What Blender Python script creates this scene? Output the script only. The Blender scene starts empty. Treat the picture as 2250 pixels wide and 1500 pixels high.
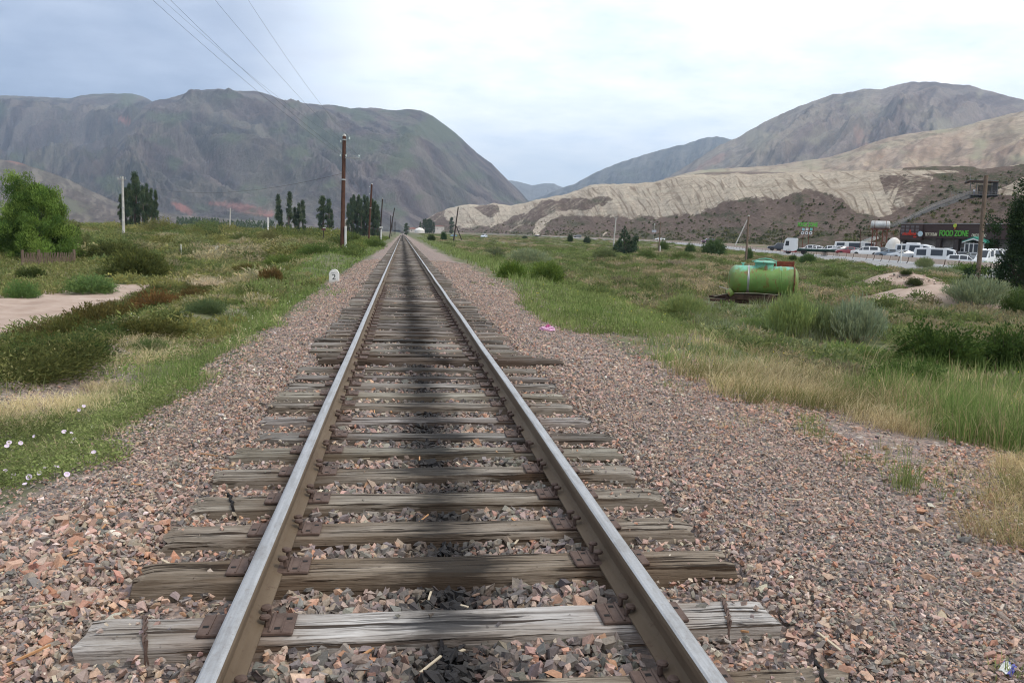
import bpy, bmesh, math, random
import numpy as np
from mathutils import Vector, Matrix

rad = math.radians
RNG = np.random.default_rng(11)
random.seed(11)
SC = bpy.context.scene
COL = SC.collection

# ------------------------------------------------------------------ camera
YAW, PITCH, ROLL = rad(7.72), rad(7.24), rad(1.75)
CAMH, FPX = 1.549, 1816.0          # eye height above the sleeper tops, focal length in photo pixels (2250 wide)
FW = np.array([math.sin(YAW)*math.cos(PITCH), math.cos(YAW)*math.cos(PITCH), -math.sin(PITCH)])
_r0 = np.array([math.cos(YAW), -math.sin(YAW), 0.0])
_u0 = np.cross(_r0, FW)
RT = math.cos(ROLL)*_r0 + math.sin(ROLL)*_u0
UP = np.cross(RT, FW)
cam_d = bpy.data.cameras.new('camera')
cam_d.sensor_width = 36.0
cam_d.lens = 36.0*FPX/2250.0
cam_d.clip_start, cam_d.clip_end = 0.05, 60000.0
cam = bpy.data.objects.new('camera', cam_d)
COL.objects.link(cam)
cam.matrix_world = Matrix(((RT[0], UP[0], -FW[0], 0), (RT[1], UP[1], -FW[1], 0), (RT[2], UP[2], -FW[2], CAMH), (0, 0, 0, 1)))
SC.camera = cam

# ------------------------------------------------------------------ world and sun
SUN_AZ, SUN_EL = rad(128), rad(52)      # clockwise from +Y (the track direction)
world = bpy.data.worlds.new('World')
SC.world = world
world.use_nodes = True
wt = world.node_tree
for n in list(wt.nodes):
    wt.nodes.remove(n)
def wn(t, **k):
    n = wt.nodes.new('ShaderNode'+t)
    for a, b in k.items():
        setattr(n, a, b)
    return n
def wmath(op, a, b=None, c=None, clamp=False):
    n = wn('Math', operation=op, use_clamp=clamp)
    for i, v in enumerate((a, b, c)):
        if v is None: continue
        if hasattr(v, 'links'): wt.links.new(v, n.inputs[i])
        else: n.inputs[i].default_value = v
    return n.outputs[0]
def wmix(f, a, b):
    n = wn('Mix', data_type='RGBA')
    for i, v in ((0, f), (6, a), (7, b)):
        if hasattr(v, 'links'): wt.links.new(v, n.inputs[i])
        elif i == 0: n.inputs[0].default_value = v
        else: n.inputs[i].default_value = (*v, 1)
    return n.outputs[2]
w_out = wn('OutputWorld'); w_bg = wn('Background')
w_bg.inputs['Strength'].default_value = 0.1
w_sky = wn('TexSky', sky_type='NISHITA', sun_disc=False, sun_elevation=SUN_EL, sun_rotation=SUN_AZ, altitude=1700, dust_density=1.5)
w_co = wn('TexCoord')
w_sep = wn('SeparateXYZ'); wt.links.new(w_co.outputs['Generated'], w_sep.inputs[0])
dx, dy, dz = w_sep.outputs
den = wmath('ADD', wmath('MAXIMUM', dz, 0.0), 0.16)
w_cmb = wn('CombineXYZ')
wt.links.new(wmath('DIVIDE', dx, den), w_cmb.inputs[0])
wt.links.new(wmath('DIVIDE', dy, den), w_cmb.inputs[1])
def wnoise(scale, detail, rough, off=0.0):
    m = wn('Mapping'); m.inputs['Location'].default_value = (off, off*1.7, off*.3)
    wt.links.new(w_cmb.outputs[0], m.inputs[0])
    n = wn('TexNoise'); n.inputs['Scale'].default_value = scale; n.inputs['Detail'].default_value = detail; n.inputs['Roughness'].default_value = rough
    wt.links.new(m.outputs[0], n.inputs['Vector'])
    return n.outputs[0]
n_big, n_mid = wnoise(0.8, 5, 0.55, 3.1), wnoise(2.6, 6, 0.6, 7.7)
# thick grey-blue cloud to the west (x < 0), thin bright overcast elsewhere
westness = wmath('MULTIPLY_ADD', dx, -5.0, -0.22)
westness = wmath('ADD', westness, wmath('MULTIPLY', wmath('SUBTRACT', n_big, 0.5), 2.2))
westness = wmath('ADD', westness, wmath('MULTIPLY', wmath('SUBTRACT', n_mid, 0.5), 1.0))
westness = wmath('MULTIPLY', wmath('MINIMUM', wmath('MAXIMUM', westness, 0.0), 1.0), wmath('MULTIPLY_ADD', dz, -0.9, 1.0))
lay = wmath('MULTIPLY_ADD', wmath('SUBTRACT', n_mid, 0.5), 1.5, 0.66)
lay = wmath('ADD', lay, wmath('MULTIPLY', wmath('SUBTRACT', n_big, 0.5), 1.1), clamp=True)
bright = wmix(lay, (5.2, 6.5, 8.2), (10.9, 11.0, 11.1))
lowband = wmath('SUBTRACT', 1.0, wmath('MULTIPLY', wmath('ABSOLUTE', dz), 5.5), clamp=True)
bright = wmix(wmath('MULTIPLY', lowband, 0.55), bright, (5.6, 6.8, 8.2))
dark = wmix(n_mid, (0.5, 1.0, 2.2), (3.9, 4.75, 6.4))
clouds = wmix(westness, bright, dark)
final = wmix(0.93, w_sky.outputs[0], clouds)
wt.links.new(final, w_bg.inputs['Color'])
wt.links.new(w_bg.outputs[0], w_out.inputs['Surface'])

sun_d = bpy.data.lights.new('sun', 'SUN')
sun_d.energy, sun_d.angle, sun_d.color = 1.3, rad(12), (1.0, 0.93, 0.83)
sun = bpy.data.objects.new('sun', sun_d); COL.objects.link(sun)
_sd = Vector((math.sin(SUN_AZ)*math.cos(SUN_EL), math.cos(SUN_AZ)*math.cos(SUN_EL), math.sin(SUN_EL)))
sun.rotation_euler = _sd.to_track_quat('Z', 'Y').to_euler()

SC.view_settings.view_transform = 'Standard'
SC.view_settings.look = 'None'
SC.view_settings.exposure = 0.66
SC.view_settings.gamma = 1.0
SC.view_settings.use_curve_mapping = False
SC.render.engine = 'CYCLES'
SC.cycles.max_bounces = 5
SC.cycles.diffuse_bounces = 3
SC.cycles.glossy_bounces = 3
SC.cycles.transmission_bounces = 3
SC.cycles.transparent_max_bounces = 6
SC.cycles.volume_bounces = 0
SC.cycles.use_denoising = True
SC.cycles.filter_width = 1.1

# ------------------------------------------------------------------ photo pixel <-> place
def ray(px, py):
    px, py = np.asarray(px, float), np.asarray(py, float)
    return FW*FPX + RT*(px-1125.0)[..., None] + UP*(750.0-py)[..., None]
def hor(px):
    return 750.0 + (FW[2]*FPX + RT[2]*(np.asarray(px, float)-1125.0))/UP[2]
def DZ(px, depth, z=0.0):               # a point seen in column px (at the horizon), DEPTH metres ahead, at height z
    r = ray(px, hor(px)); p = r*(np.asarray(depth, float)/FPX)[..., None]
    p[..., 2] = z
    return p
def DP(px, py, depth):                  # a point seen at (px, py), DEPTH metres ahead
    r = ray(px, py)
    p = r*(np.asarray(depth, float)/FPX)[..., None]
    p[..., 2] += CAMH
    return p
def to_px(P):
    q = np.asarray(P, float) - np.array([0, 0, CAMH])
    d = np.maximum(q@FW, 1e-3)
    return 1125+FPX*(q@RT)/d, 750-FPX*(q@UP)/d, q@FW

# ------------------------------------------------------------------ numpy noise
_prm = np.random.default_rng(5).permutation(256); _prm = np.concatenate([_prm, _prm])
_gr = np.array([[math.cos(a), math.sin(a)] for a in np.linspace(0, 2*math.pi, 16, endpoint=False)])
def pn(x, y, seed=0):
    x = np.asarray(x, float)+seed*17.31; y = np.asarray(y, float)+seed*9.77
    xi, yi = np.floor(x).astype(int), np.floor(y).astype(int)
    xf, yf = x-xi, y-yi
    u, v = xf*xf*xf*(xf*(xf*6-15)+10), yf*yf*yf*(yf*(yf*6-15)+10)
    def g(ix, iy, fx, fy):
        h = _gr[_prm[(_prm[ix & 255]+iy) & 255] & 15]
        return h[..., 0]*fx+h[..., 1]*fy
    a = g(xi, yi, xf, yf); b = g(xi+1, yi, xf-1, yf)
    c = g(xi, yi+1, xf, yf-1); d = g(xi+1, yi+1, xf-1, yf-1)
    return ((a*(1-u)+b*u)*(1-v)+(c*(1-u)+d*u)*v)*1.5
def fbm(x, y, o=4, seed=0, gain=.5):
    s, a, f = 0, 1, 1
    for i in range(o):
        s = s+a*pn(np.asarray(x)*f, np.asarray(y)*f, seed+i*3); a *= gain; f *= 2.03
    return s
def ridged(x, y, o=4, seed=0, gain=.5):
    s, a, f = 0, 1, 1
    for i in range(o):
        s = s+a*(1-2*np.abs(pn(np.asarray(x)*f, np.asarray(y)*f, seed+i*3))); a *= gain; f *= 2.03
    return s
def sm(a, b, x):
    t = np.clip((np.asarray(x, float)-a)/(b-a), 0, 1)
    return t*t*(3-2*t)
def itp(x, tab):
    t = sorted(tab)
    return np.interp(x, [p[0] for p in t], [p[1] for p in t])

# ------------------------------------------------------------------ materials
class Mt:
    def __init__(s, name):
        s.m = bpy.data.materials.new(name); s.m.use_nodes = True
        s.t = s.m.node_tree; s.t.nodes.clear()
        s.o = s.t.nodes.new('ShaderNodeOutputMaterial')
    def n(s, t, **k):
        n = s.t.nodes.new('ShaderNode'+t)
        for a, b in k.items(): setattr(n, a, b)
        return n
    def put(s, sock, v):
        if hasattr(v, 'links'): s.t.links.new(v, sock)
        elif isinstance(v, (tuple, list)):
            sock.default_value = (*v, 1.0) if len(v) == 3 and len(sock.default_value) == 4 else v
        else: sock.default_value = v
    def obj(s): return s.n('TexCoord').outputs['Object']
    def pos(s): return s.n('NewGeometry').outputs['Position']
    def map(s, v, scale=(1, 1, 1), rot=(0, 0, 0), loc=(0, 0, 0)):
        m = s.n('Mapping'); s.put(m.inputs[0], v)
        m.inputs['Scale'].default_value = scale; m.inputs['Rotation'].default_value = rot; m.inputs['Location'].default_value = loc
        return m.outputs[0]
    def noise(s, v, scale, detail=4, rough=.55, dist=0, col=False):
        n = s.n('TexNoise'); s.put(n.inputs['Vector'], v)
        n.inputs['Scale'].default_value = scale; n.inputs['Detail'].default_value = detail
        n.inputs['Roughness'].default_value = rough; n.inputs['Distortion'].default_value = dist
        return n.outputs['Color' if col else 0]
    def vor(s, v, scale, feature='F1', out='Color'):
        n = s.n('TexVoronoi', feature=feature); s.put(n.inputs['Vector'], v); n.inputs['Scale'].default_value = scale
        return n.outputs[out]
    def ramp(s, f, stops, interp='LINEAR'):
        n = s.n('ValToRGB'); s.put(n.inputs[0], f); cr = n.color_ramp; cr.interpolation = interp
        while len(cr.elements) < len(stops): cr.elements.new(.5)
        for e, (p, c) in zip(cr.elements, stops):
            e.position = p; e.color = (*c, 1) if not isinstance(c, (int, float)) else (c, c, c, 1)
        return n.outputs[0]
    def mix(s, f, a, b, mode='MIX'):
        n = s.n('Mix', data_type='RGBA', blend_type=mode)
        s.put(n.inputs[0], f); s.put(n.inputs[6], a); s.put(n.inputs[7], b)
        return n.outputs[2]
    def math(s, op, a, b=None, c=None, clamp=False):
        n = s.n('Math', operation=op, use_clamp=clamp)
        for i, v in enumerate((a, b, c)):
            if v is not None: s.put(n.inputs[i], v)
        return n.outputs[0]
    def xyz(s, v):
        n = s.n('SeparateXYZ'); s.put(n.inputs[0], v); return n.outputs
    def attr(s, name, out='Color'):
        return s.n('Attribute', attribute_name=name).outputs[out]
    def oinfo(s, out): return s.n('ObjectInfo').outputs[out]
    def bump(s, h, strength=.5, dist=.02, normal=None):
        n = s.n('Bump'); s.put(n.inputs['Height'], h); n.inputs['Strength'].default_value = strength; n.inputs['Distance'].default_value = dist
        if normal is not None: s.put(n.inputs['Normal'], normal)
        return n.outputs[0]
    def surf(s, col, rough=.8, metal=0, normal=None, spec=.3, **k):
        b = s.n('BsdfPrincipled'); s.put(b.inputs['Base Color'], col); s.put(b.inputs['Roughness'], rough); s.put(b.inputs['Metallic'], metal)
        b.inputs['Specular IOR Level'].default_value = spec
        if normal is not None: s.put(b.inputs['Normal'], normal)
        for a, v in k.items(): s.put(b.inputs[a], v)
        s.t.links.new(b.outputs[0], s.o.inputs[0]); return s.m

def plain(name, c, rough=.6, metal=0, var=.18, scale=3.0, spec=.4):
    m = Mt(name); nz = m.noise(m.obj(), scale, 5, .6)
    lo = tuple(x*(1-var) for x in c); hi = tuple(min(1, x*(1+var)) for x in c)
    return m.surf(m.ramp(nz, [(.3, lo), (.7, hi)]), rough, metal, spec=spec)

def foliage_mat(name, trans=.3):
    m = Mt(name)
    c = m.mix(1.0, m.attr('Col'), m.oinfo('Color'), 'MULTIPLY')
    c = m.mix(1.0, c, (1.30, 1.24, 1.12), 'MULTIPLY')
    d = m.n('BsdfDiffuse'); m.put(d.inputs[0], c)
    t = m.n('BsdfTranslucent'); m.put(t.inputs[0], c)
    x = m.n('MixShader'); x.inputs[0].default_value = trans
    m.t.links.new(d.outputs[0], x.inputs[1]); m.t.links.new(t.outputs[0], x.inputs[2])
    m.t.links.new(x.outputs[0], m.o.inputs[0]); return m.m
M_LEAF = foliage_mat('leaf', .35)

# ------------------------------------------------------------------ mesh builders
def mesh_np(name, V, F, mats=(), parent=None, col=None, smooth=False, link=True, midx=None, attrs=None):
    V = np.ascontiguousarray(V, np.float32); F = np.ascontiguousarray(F, np.int32)
    k = F.shape[1]; me = bpy.data.meshes.new(name)
    me.vertices.add(len(V)); me.vertices.foreach_set('co', V.ravel())
    me.loops.add(F.size); me.loops.foreach_set('vertex_index', F.ravel())
    me.polygons.add(len(F)); me.polygons.foreach_set('loop_start', np.arange(0, F.size, k, dtype=np.int32))
    me.polygons.foreach_set('use_smooth', np.full(len(F), bool(smooth)))
    for m in (mats if isinstance(mats, (list, tuple)) else [mats]): me.materials.append(m)
    if midx is not None: me.polygons.foreach_set('material_index', np.asarray(midx, np.int32))
    allc = dict(attrs or {})
    if col is not None: allc['Col'] = col
    for an, c in allc.items():
        a = me.color_attributes.new(an, 'FLOAT_COLOR', 'POINT')
        cc = np.ones((len(V), 4), np.float32); cc[:, :3] = c
        a.data.foreach_set('color', cc.ravel())
    me.update(calc_edges=True)
    if not link: return me
    o = bpy.data.objects.new(name, me); COL.objects.link(o)
    if parent is not None: o.parent = parent
    return o

def tag(o, label=None, cat=None, group=None, kind=None):
    if label: o['label'] = label
    if cat: o['category'] = cat
    if group: o['group'] = group
    if kind: o['kind'] = kind
    return o
def thing(name, label, cat, loc=(0, 0, 0), rz=0.0, group=None):
    o = bpy.data.objects.new(name, None); COL.objects.link(o)
    o.empty_display_size = .2
    o.location = [float(v) for v in loc]; o.rotation_euler = (0, 0, rz)
    return tag(o, label, cat, group)
def dup(src, parent=None, loc=None, rz=None, scale=None, kids=True):
    c = src.copy(); COL.objects.link(c)
    if parent is not None: c.parent = parent
    if loc is not None: c.location = [float(v) for v in loc]
    if rz is not None: c.rotation_euler = (0, 0, rz)
    if scale is not None: c.scale = scale
    if kids:
        for ch in list(src.children):
            dup(ch, c)
    return c

class MB:
    """collects shapes and links them as one mesh"""
    def __init__(s): s.v = []; s.f = []; s.mi = []; s.cur = 0
    def add(s, V, F):
        b = len(s.v); s.v += [tuple(float(c) for c in v) for v in V]
        s.f += [tuple(b+i for i in f) for f in F]; s.mi += [s.cur]*len(F); return s
    def box(s, c, d, bev=0.0, taper=(1, 1), rz=0.0, rx=0.0, ry=0.0):
        hx, hy, hz = d[0]/2, d[1]/2, d[2]/2
        R = Matrix.Rotation(rz, 3, 'Z')@Matrix.Rotation(ry, 3, 'Y')@Matrix.Rotation(rx, 3, 'X')
        if bev <= 0:
            V = [(x*hx*(taper[0] if z > 0 else 1), y*hy*(taper[1] if z > 0 else 1), z*hz) for z in (-1, 1) for x, y in ((-1, -1), (1, -1), (1, 1), (-1, 1))]
            F = [(3, 2, 1, 0), (4, 5, 6, 7), (0, 1, 5, 4), (1, 2, 6, 5), (2, 3, 7, 6), (3, 0, 4, 7)]
        else:
            b = min(bev, hx*.9, hy*.9, hz*.9); V = []; F = []
            for z, ins in ((-hz, b), (-hz+b, 0), (hz-b, 0), (hz, b)):
                tx, ty = (taper if z > 0 else (1, 1))
                X, Y = hx*tx-ins, hy*ty-ins; c2 = b if ins == 0 else b*.5
                V += [(x, y, z) for x, y in ((-X+c2, -Y), (X-c2, -Y), (X, -Y+c2), (X, Y-c2), (X-c2, Y), (-X+c2, Y), (-X, Y-c2), (-X, -Y+c2))]
            for k in range(3):
                for i in range(8):
                    j = (i+1) % 8; F.append((k*8+i, k*8+j, k*8+8+j, k*8+8+i))
            F += [tuple(range(7, -1, -1)), tuple(range(24, 32))]
        return s.add([tuple(R@Vector(v)+Vector(c)) for v in V], F)
    def tube(s, pts, r, n=8, cap=True):
        pts = [Vector(p) for p in pts]; rr = r if isinstance(r, (list, tuple)) else [r]*len(pts)
        V = []; F = []
        d0 = (pts[1]-pts[0]).normalized(); ref = Vector((0, 0, 1)) if abs(d0.z) < .9 else Vector((1, 0, 0))
        for i, p in enumerate(pts):
            d = (pts[min(i+1, len(pts)-1)]-pts[max(i-1, 0)]).normalized()
            a = d.cross(ref).normalized(); b = d.cross(a)
            V += [tuple(p+(a*math.cos(2*math.pi*k/n)+b*math.sin(2*math.pi*k/n))*rr[i]) for k in range(n)]
        for i in range(len(pts)-1):
            F += [(i*n+k, i*n+(k+1) % n, (i+1)*n+(k+1) % n, (i+1)*n+k) for k in range(n)]
        if cap: F += [tuple(range(n-1, -1, -1)), tuple(range((len(pts)-1)*n, len(pts)*n))]
        return s.add(V, F)
    def prism(s, poly, axis='y', a=0.0, b=1.0, scale_b=1.0):
        n = len(poly); cx = sum(p[0] for p in poly)/n; cy = sum(p[1] for p in poly)/n
        def at(p, t):
            if t == 1: p = (cx+(p[0]-cx)*scale_b, cy+(p[1]-cy)*scale_b)
            w = b if t else a
            return {'y': (p[0], w, p[1]), 'x': (w, p[0], p[1]), 'z': (p[0], p[1], w)}[axis]
        V = [at(p, 0) for p in poly]+[at(p, 1) for p in poly]
        F = [tuple(range(n)), tuple(range(2*n-1, n-1, -1))]+[(i, n+i, n+(i+1) % n, (i+1) % n) for i in range(n)]
        return s.add(V, F)
    def loft(s, rings, cap=True, closed=True):
        n = len(rings[0]); V = [p for r in rings for p in r]; F = []
        for i in range(len(rings)-1):
            for k in range(n if closed else n-1):
                F.append((i*n+k, i*n+(k+1) % n, (i+1)*n+(k+1) % n, (i+1)*n+k))
        if cap: F += [tuple(range(n-1, -1, -1)), tuple(range((len(rings)-1)*n, len(rings)*n))]
        return s.add(V, F)
    def lathe(s, prof, c=(0, 0, 0), n=16, axis='z'):
        rings = []
        for r, h in prof:
            ring = []
            for k in range(n):
                a = 2*math.pi*k/n; x, y = r*math.cos(a), r*math.sin(a)
                p = {'z': (x, y, h), 'x': (h, x, y), 'y': (y, h, x)}[axis]
                ring.append((p[0]+c[0], p[1]+c[1], p[2]+c[2]))
            rings.append(ring)
        return s.loft(rings)
    def build(s, name, mats, parent=None, smooth=False):
        me = bpy.data.meshes.new(name); me.from_pydata(s.v, [], s.f)
        for m in (mats if isinstance(mats, (list, tuple)) else [mats]): me.materials.append(m)
        me.polygons.foreach_set('material_index', np.array(s.mi, np.int32))
        bm = bmesh.new(); bm.from_mesh(me); bmesh.ops.recalc_face_normals(bm, faces=bm.faces[:]); bm.to_mesh(me); bm.free()
        if smooth:
            me.polygons.foreach_set('use_smooth', np.ones(len(me.polygons), bool))
            try: me.set_sharp_from_angle(angle=rad(40))
            except Exception: pass
        o = bpy.data.objects.new(name, me); COL.objects.link(o)
        if parent is not None: o.parent = parent
        return o
# ------------------------------------------------------------------ the lie of the land
TX = 0.216                                    # centre line of the track
BAR = [(2700, 45), (2553, 60), (2215, 86), (2000, 113), (1885, 139), (1751, 182), (1667, 222), (1586, 272), (1500, 335), (1440, 385), (1310, 500), (1200, 640), (1120, 800), (1040, 1000)]
BARW = np.array([DZ(a, b)[:2] for a, b in BAR])
_s0 = BARW[0]-(BARW[1]-BARW[0])*6
_e0 = BARW[-1]+(BARW[-1]-BARW[-2])*6
BARX = np.concatenate([[_s0], BARW, [_e0]])
ROADZ = [(-100, -.85), (60, -.8), (113, -.5), (182, -.45), (227, -.25), (275, .3), (330, .8), (385, 1.0), (500, 1.3), (640, 2.4), (800, 3.2), (1000, 4.2), (3000, 12)]
LOTZ = [(60, -1.0), (130, -.9), (180, -.1), (260, .8), (500, 2.2), (1000, 5), (3000, 12)]
FIELDZ = [(0, -.95), (100, -.95), (250, -.5), (500, .5), (1000, 2.6), (3000, 6)]
LEFTZ = [(0, -1.15), (40, -1.15), (80, -.7), (130, -.45), (200, -.3), (400, .0), (1000, 1.5), (3000, 6)]
def fdepth(x, y): return x*math.sin(YAW)+y*math.cos(YAW)
def bar_x(y): return np.interp(y, BARX[:, 1], BARX[:, 0])
def terrain(x, y, bumps=True):
    x = np.asarray(x, float); y = np.asarray(y, float); d = fdepth(x, y); dx_ = x-TX
    # right of the track
    zr = itp(d, ROADZ); s = x-bar_x(y)
    zf = itp(d, FIELDZ)
    z = zf*(1-sm(-24, -11, s))+(zr-.06)*sm(-24, -11, s)
    z = z*(1-sm(10, 18, s))+itp(d, LOTZ)*sm(10, 18, s)
    flat = sm(-16, -10, s)*(1-sm(40, 60, s))
    right = -.16+(z+.16)*sm(3.3, 10.5, dx_)
    # left of the track
    zl = itp(d, LEFTZ)
    near = 1-sm(45, 75, y)
    crest = .16*np.exp(-((dx_+5.1)/.8)**2)*near
    width = 6.5*near+14*(1-near)
    left = -.13+(zl+.13)*(.42*sm(2.2, 3.6, -dx_)+.58*sm(4.9, 4.9+width*.45, -dx_))+crest
    left = left+.38*np.exp(-((dx_+5.6)/2.2)**2)*sm(44, 58, y)*(1-sm(140, 165, y))
    r = np.where(dx_ > 0, right, left)
    bed = np.where(np.abs(dx_) < 1.45, -.075, -.05)
    edge_r, edge_l = sm(2.0, 3.3, dx_), sm(1.6, 2.3, -dx_)
    z = np.where(dx_ > 0, bed*(1-edge_r)+r*edge_r, bed*(1-edge_l)+r*edge_l)
    # spoil heaps
    for (px, dep, rx, ry, h, px2) in ((2045, 37, 2.3, 2.2, .62, 0), (2185, 36, 3.4, 1.9, .34, 0), (2010, 50, 2.6, 2.6, .75, 0), (1955, 51, 2.0, 2.4, .35, 0)):
        c = DZ(px, dep)
        z = z+h*np.exp(-(((x-c[0])/rx)**2+((y-c[1])/ry)**2)**1.3)*(1+.18*pn(x*.9, y*.9, 21))
    if bumps:
        off = sm(3.4, 6.5, dx_)*(1-flat)+sm(2.4, 3.6, -dx_)
        z = z+off*(.05*fbm(x*.8, y*.8, 3, 2)+.10*np.clip(np.abs(dx_)/25, 0, 1)*fbm(x*.12, y*.12, 3, 6))
        z = z+(np.abs(dx_) < 6)*.012*fbm(x*3.1, y*3.1, 3, 9)
    return z
def GT(px, py):                               # where the ray through a pixel meets the ground
    px = np.asarray(px, float); py = np.asarray(py, float)
    r = ray(px, py)/FPX
    t = np.full(px.shape, 1.5); done = np.zeros(px.shape, bool)
    for i in range(420):
        X, Y, Z = r[..., 0]*t, r[..., 1]*t, CAMH+r[..., 2]*t
        hit = Z <= terrain(X, Y, False)
        done = done | hit
        t = np.where(done, t, t*1.015+.02)
    return np.stack([r[..., 0]*t, r[..., 1]*t, terrain(r[..., 0]*t, r[..., 1]*t)], -1)
def in_poly(x, y, P):
    P = np.asarray(P); c = np.zeros(np.shape(x), bool); n = len(P)
    for i in range(n):
        x1, y1 = P[i]; x2, y2 = P[(i+1) % n]
        k = ((y1 > y) != (y2 > y))
        c ^= k & (x < (x2-x1)*(y-y1)/((y2-y1) if y2 != y1 else 1e-9)+x1)
    return c
def wpoly(pp): return GT(np.array([p[0] for p in pp]), np.array([p[1] for p in pp]))[:, :2]

DIRT = [wpoly([(-260, 760), (-260, 670), (0, 652), (100, 640), (290, 624), (350, 622), (330, 650), (200, 694), (0, 737)]),
        wpoly([(445, 551), (520, 544), (600, 545), (560, 554), (470, 556)]),
        wpoly([(380, 549), (405, 546), (412, 556), (385, 556)]),
        wpoly([(610, 536), (660, 536), (668, 543), (620, 543)]),
        wpoly([(1230, 600), (1290, 610), (1270, 622), (1215, 612)]),
        wpoly([(1320, 655), (1420, 668), (1400, 682), (1340, 676)]),
        wpoly([(1700, 818), (1760, 818), (1760, 838), (1700, 836)])]
def covers(x, y):
    """gravel, green, bare earth at a place on the ground"""
    dx_ = x-TX
    e = .35*fbm(x*.5, y*.28, 4, 31)+.16*fbm(x*3, y*3, 2, 33)
    gr = (1-sm(3.0, 3.5, dx_+e+.35*fbm(x*.2, y*.12, 2, 36)-1.9*(1-sm(8, 12.5, y))))*(1-sm(2.0, 2.5, -dx_+e-.5*(1-sm(5, 7, y))))
    # the gravelly shoulder of the old bank
    gr = np.maximum(gr, .9*(1-sm(.35, .8, np.abs(dx_+4.75+.4*pn(y*.35, x*.1, 4))))*(1-sm(13.5, 17, y))*sm(5, 6.5, y))
    xe, ye = x+.5*fbm(x*.7, y*.7, 3, 41), y+.5*fbm(x*.7, y*.7, 3, 44)
    di = np.zeros(np.shape(x))
    for P in DIRT: di = np.maximum(di, in_poly(xe, ye, P)*1.0)
    for (px, dep, rr) in ((2045, 37, 3.0), (2185, 36, 3.8), (2010, 50, 3.0)):
        c = DZ(px, dep); di = np.maximum(di, 1-sm(.75, 1.05, np.hypot((x-c[0])/rr, (y-c[1])/(rr*.8))+.25*fbm(x, y, 3, 12)))
    g = np.clip(.55+.55*fbm(x*.11, y*.11, 4, 51)+.25*fbm(x*.9, y*.9, 3, 55), 0, 1)
    # lusher strip along the ballast, drier middle of the fields
    g = np.clip(g+.3*np.exp(-((np.abs(dx_)-5)/4)**2)-.1*sm(12, 40, np.abs(dx_)), 0, 1)
    return gr, g*(1-di), di

# ------------------------------------------------------------------ ground sheet
m = Mt('ground')
P_ = m.pos()
cv = m.attr('cover'); cx = m.xyz(cv)
soil = m.ramp(m.noise(P_, .55, 8, .65), [(.25, (.15, .105, .078)), (.5, (.215, .155, .115)), (.75, (.28, .21, .16))])
soil = m.mix(m.ramp(m.noise(P_, 7, 5, .7), [(.45, 0.0), (.7, .6)]), soil, (.13, .10, .078))
gfine = m.noise(P_, 9, 6, .75); gmid = m.noise(P_, .6, 5, .6)
green = m.ramp(gmid, [(.25, (.085, .110, .045)), (.45, (.135, .155, .068)), (.6, (.20, .18, .105)), (.78, (.28, .225, .16))])
green = m.mix(m.ramp(gfine, [(.35, .75), (.65, 0.0)]), green, (.055, .062, .032))
base = m.mix(m.ramp(m.math('ADD', m.math('MULTIPLY', cx[1], .8), m.math('MULTIPLY', gfine, .5)), [(.40, 0.0), (.72, 1.0)]), soil, green)
bare = m.ramp(m.noise(P_, 1.1, 8, .65), [(.3, (.30, .215, .165)), (.55, (.40, .305, .245)), (.75, (.47, .375, .31))])
base = m.mix(cx[2], base, bare)
st = m.xyz(m.vor(P_, 30, out='Color')); st2 = m.xyz(m.vor(P_, 17, out='Color'))
pal = [(0.0, (.11, .10, .10)), (.2, (.17, .15, .145)), (.38, (.25, .20, .175)), (.6, (.32, .245, .205)), (.8, (.36, .25, .20)), (.93, (.40, .34, .29)), (1.0, (.55, .5, .45))]
gv = m.mix(m.ramp(st2[1], [(.5, 0.0), (.55, 1.0)]), m.ramp(st[0], pal), m.ramp(st2[0], pal))
big = m.noise(P_, .35, 4, .6)
gv = m.mix(m.ramp(big, [(.45, 0.0), (.75, .35)]), gv, (.31, .19, .145))
gapd = m.vor(P_, 30, out='Distance')
gv = m.mix(m.ramp(gapd, [(.5, 0.0), (.85, .4)]), gv, (.13, .105, .09))  # dirt between the stones, with crevice shade painted into the colour
px_ = m.xyz(P_)
oil = m.math('ABSOLUTE', m.math('SUBTRACT', m.math('ADD', px_[0], m.math('MULTIPLY', m.math('SUBTRACT', m.noise(P_, 1.6, 3, .5), .5), .35)), TX+.02))
oilf = m.ramp(oil, [(.06, .85), (.24, 0.0)])
gv = m.mix(oilf, gv, (.03, .028, .028))
inner = m.ramp(m.math('ABSOLUTE', m.math('SUBTRACT', px_[0], TX)), [(.7, .35), (1.2, 0.0)])
gv = m.mix(inner, gv, (.10, .085, .075))
base = m.mix(cx[0], base, gv)
hgt = m.math('ADD', m.math('MULTIPLY', m.math('SUBTRACT', 1.0, gapd), cx[0]), m.math('MULTIPLY', m.noise(P_, 14, 6, .7), .6))
M_GROUND = m.surf(base, .92, normal=m.bump(hgt, .8, .03), spec=.12)

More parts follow.
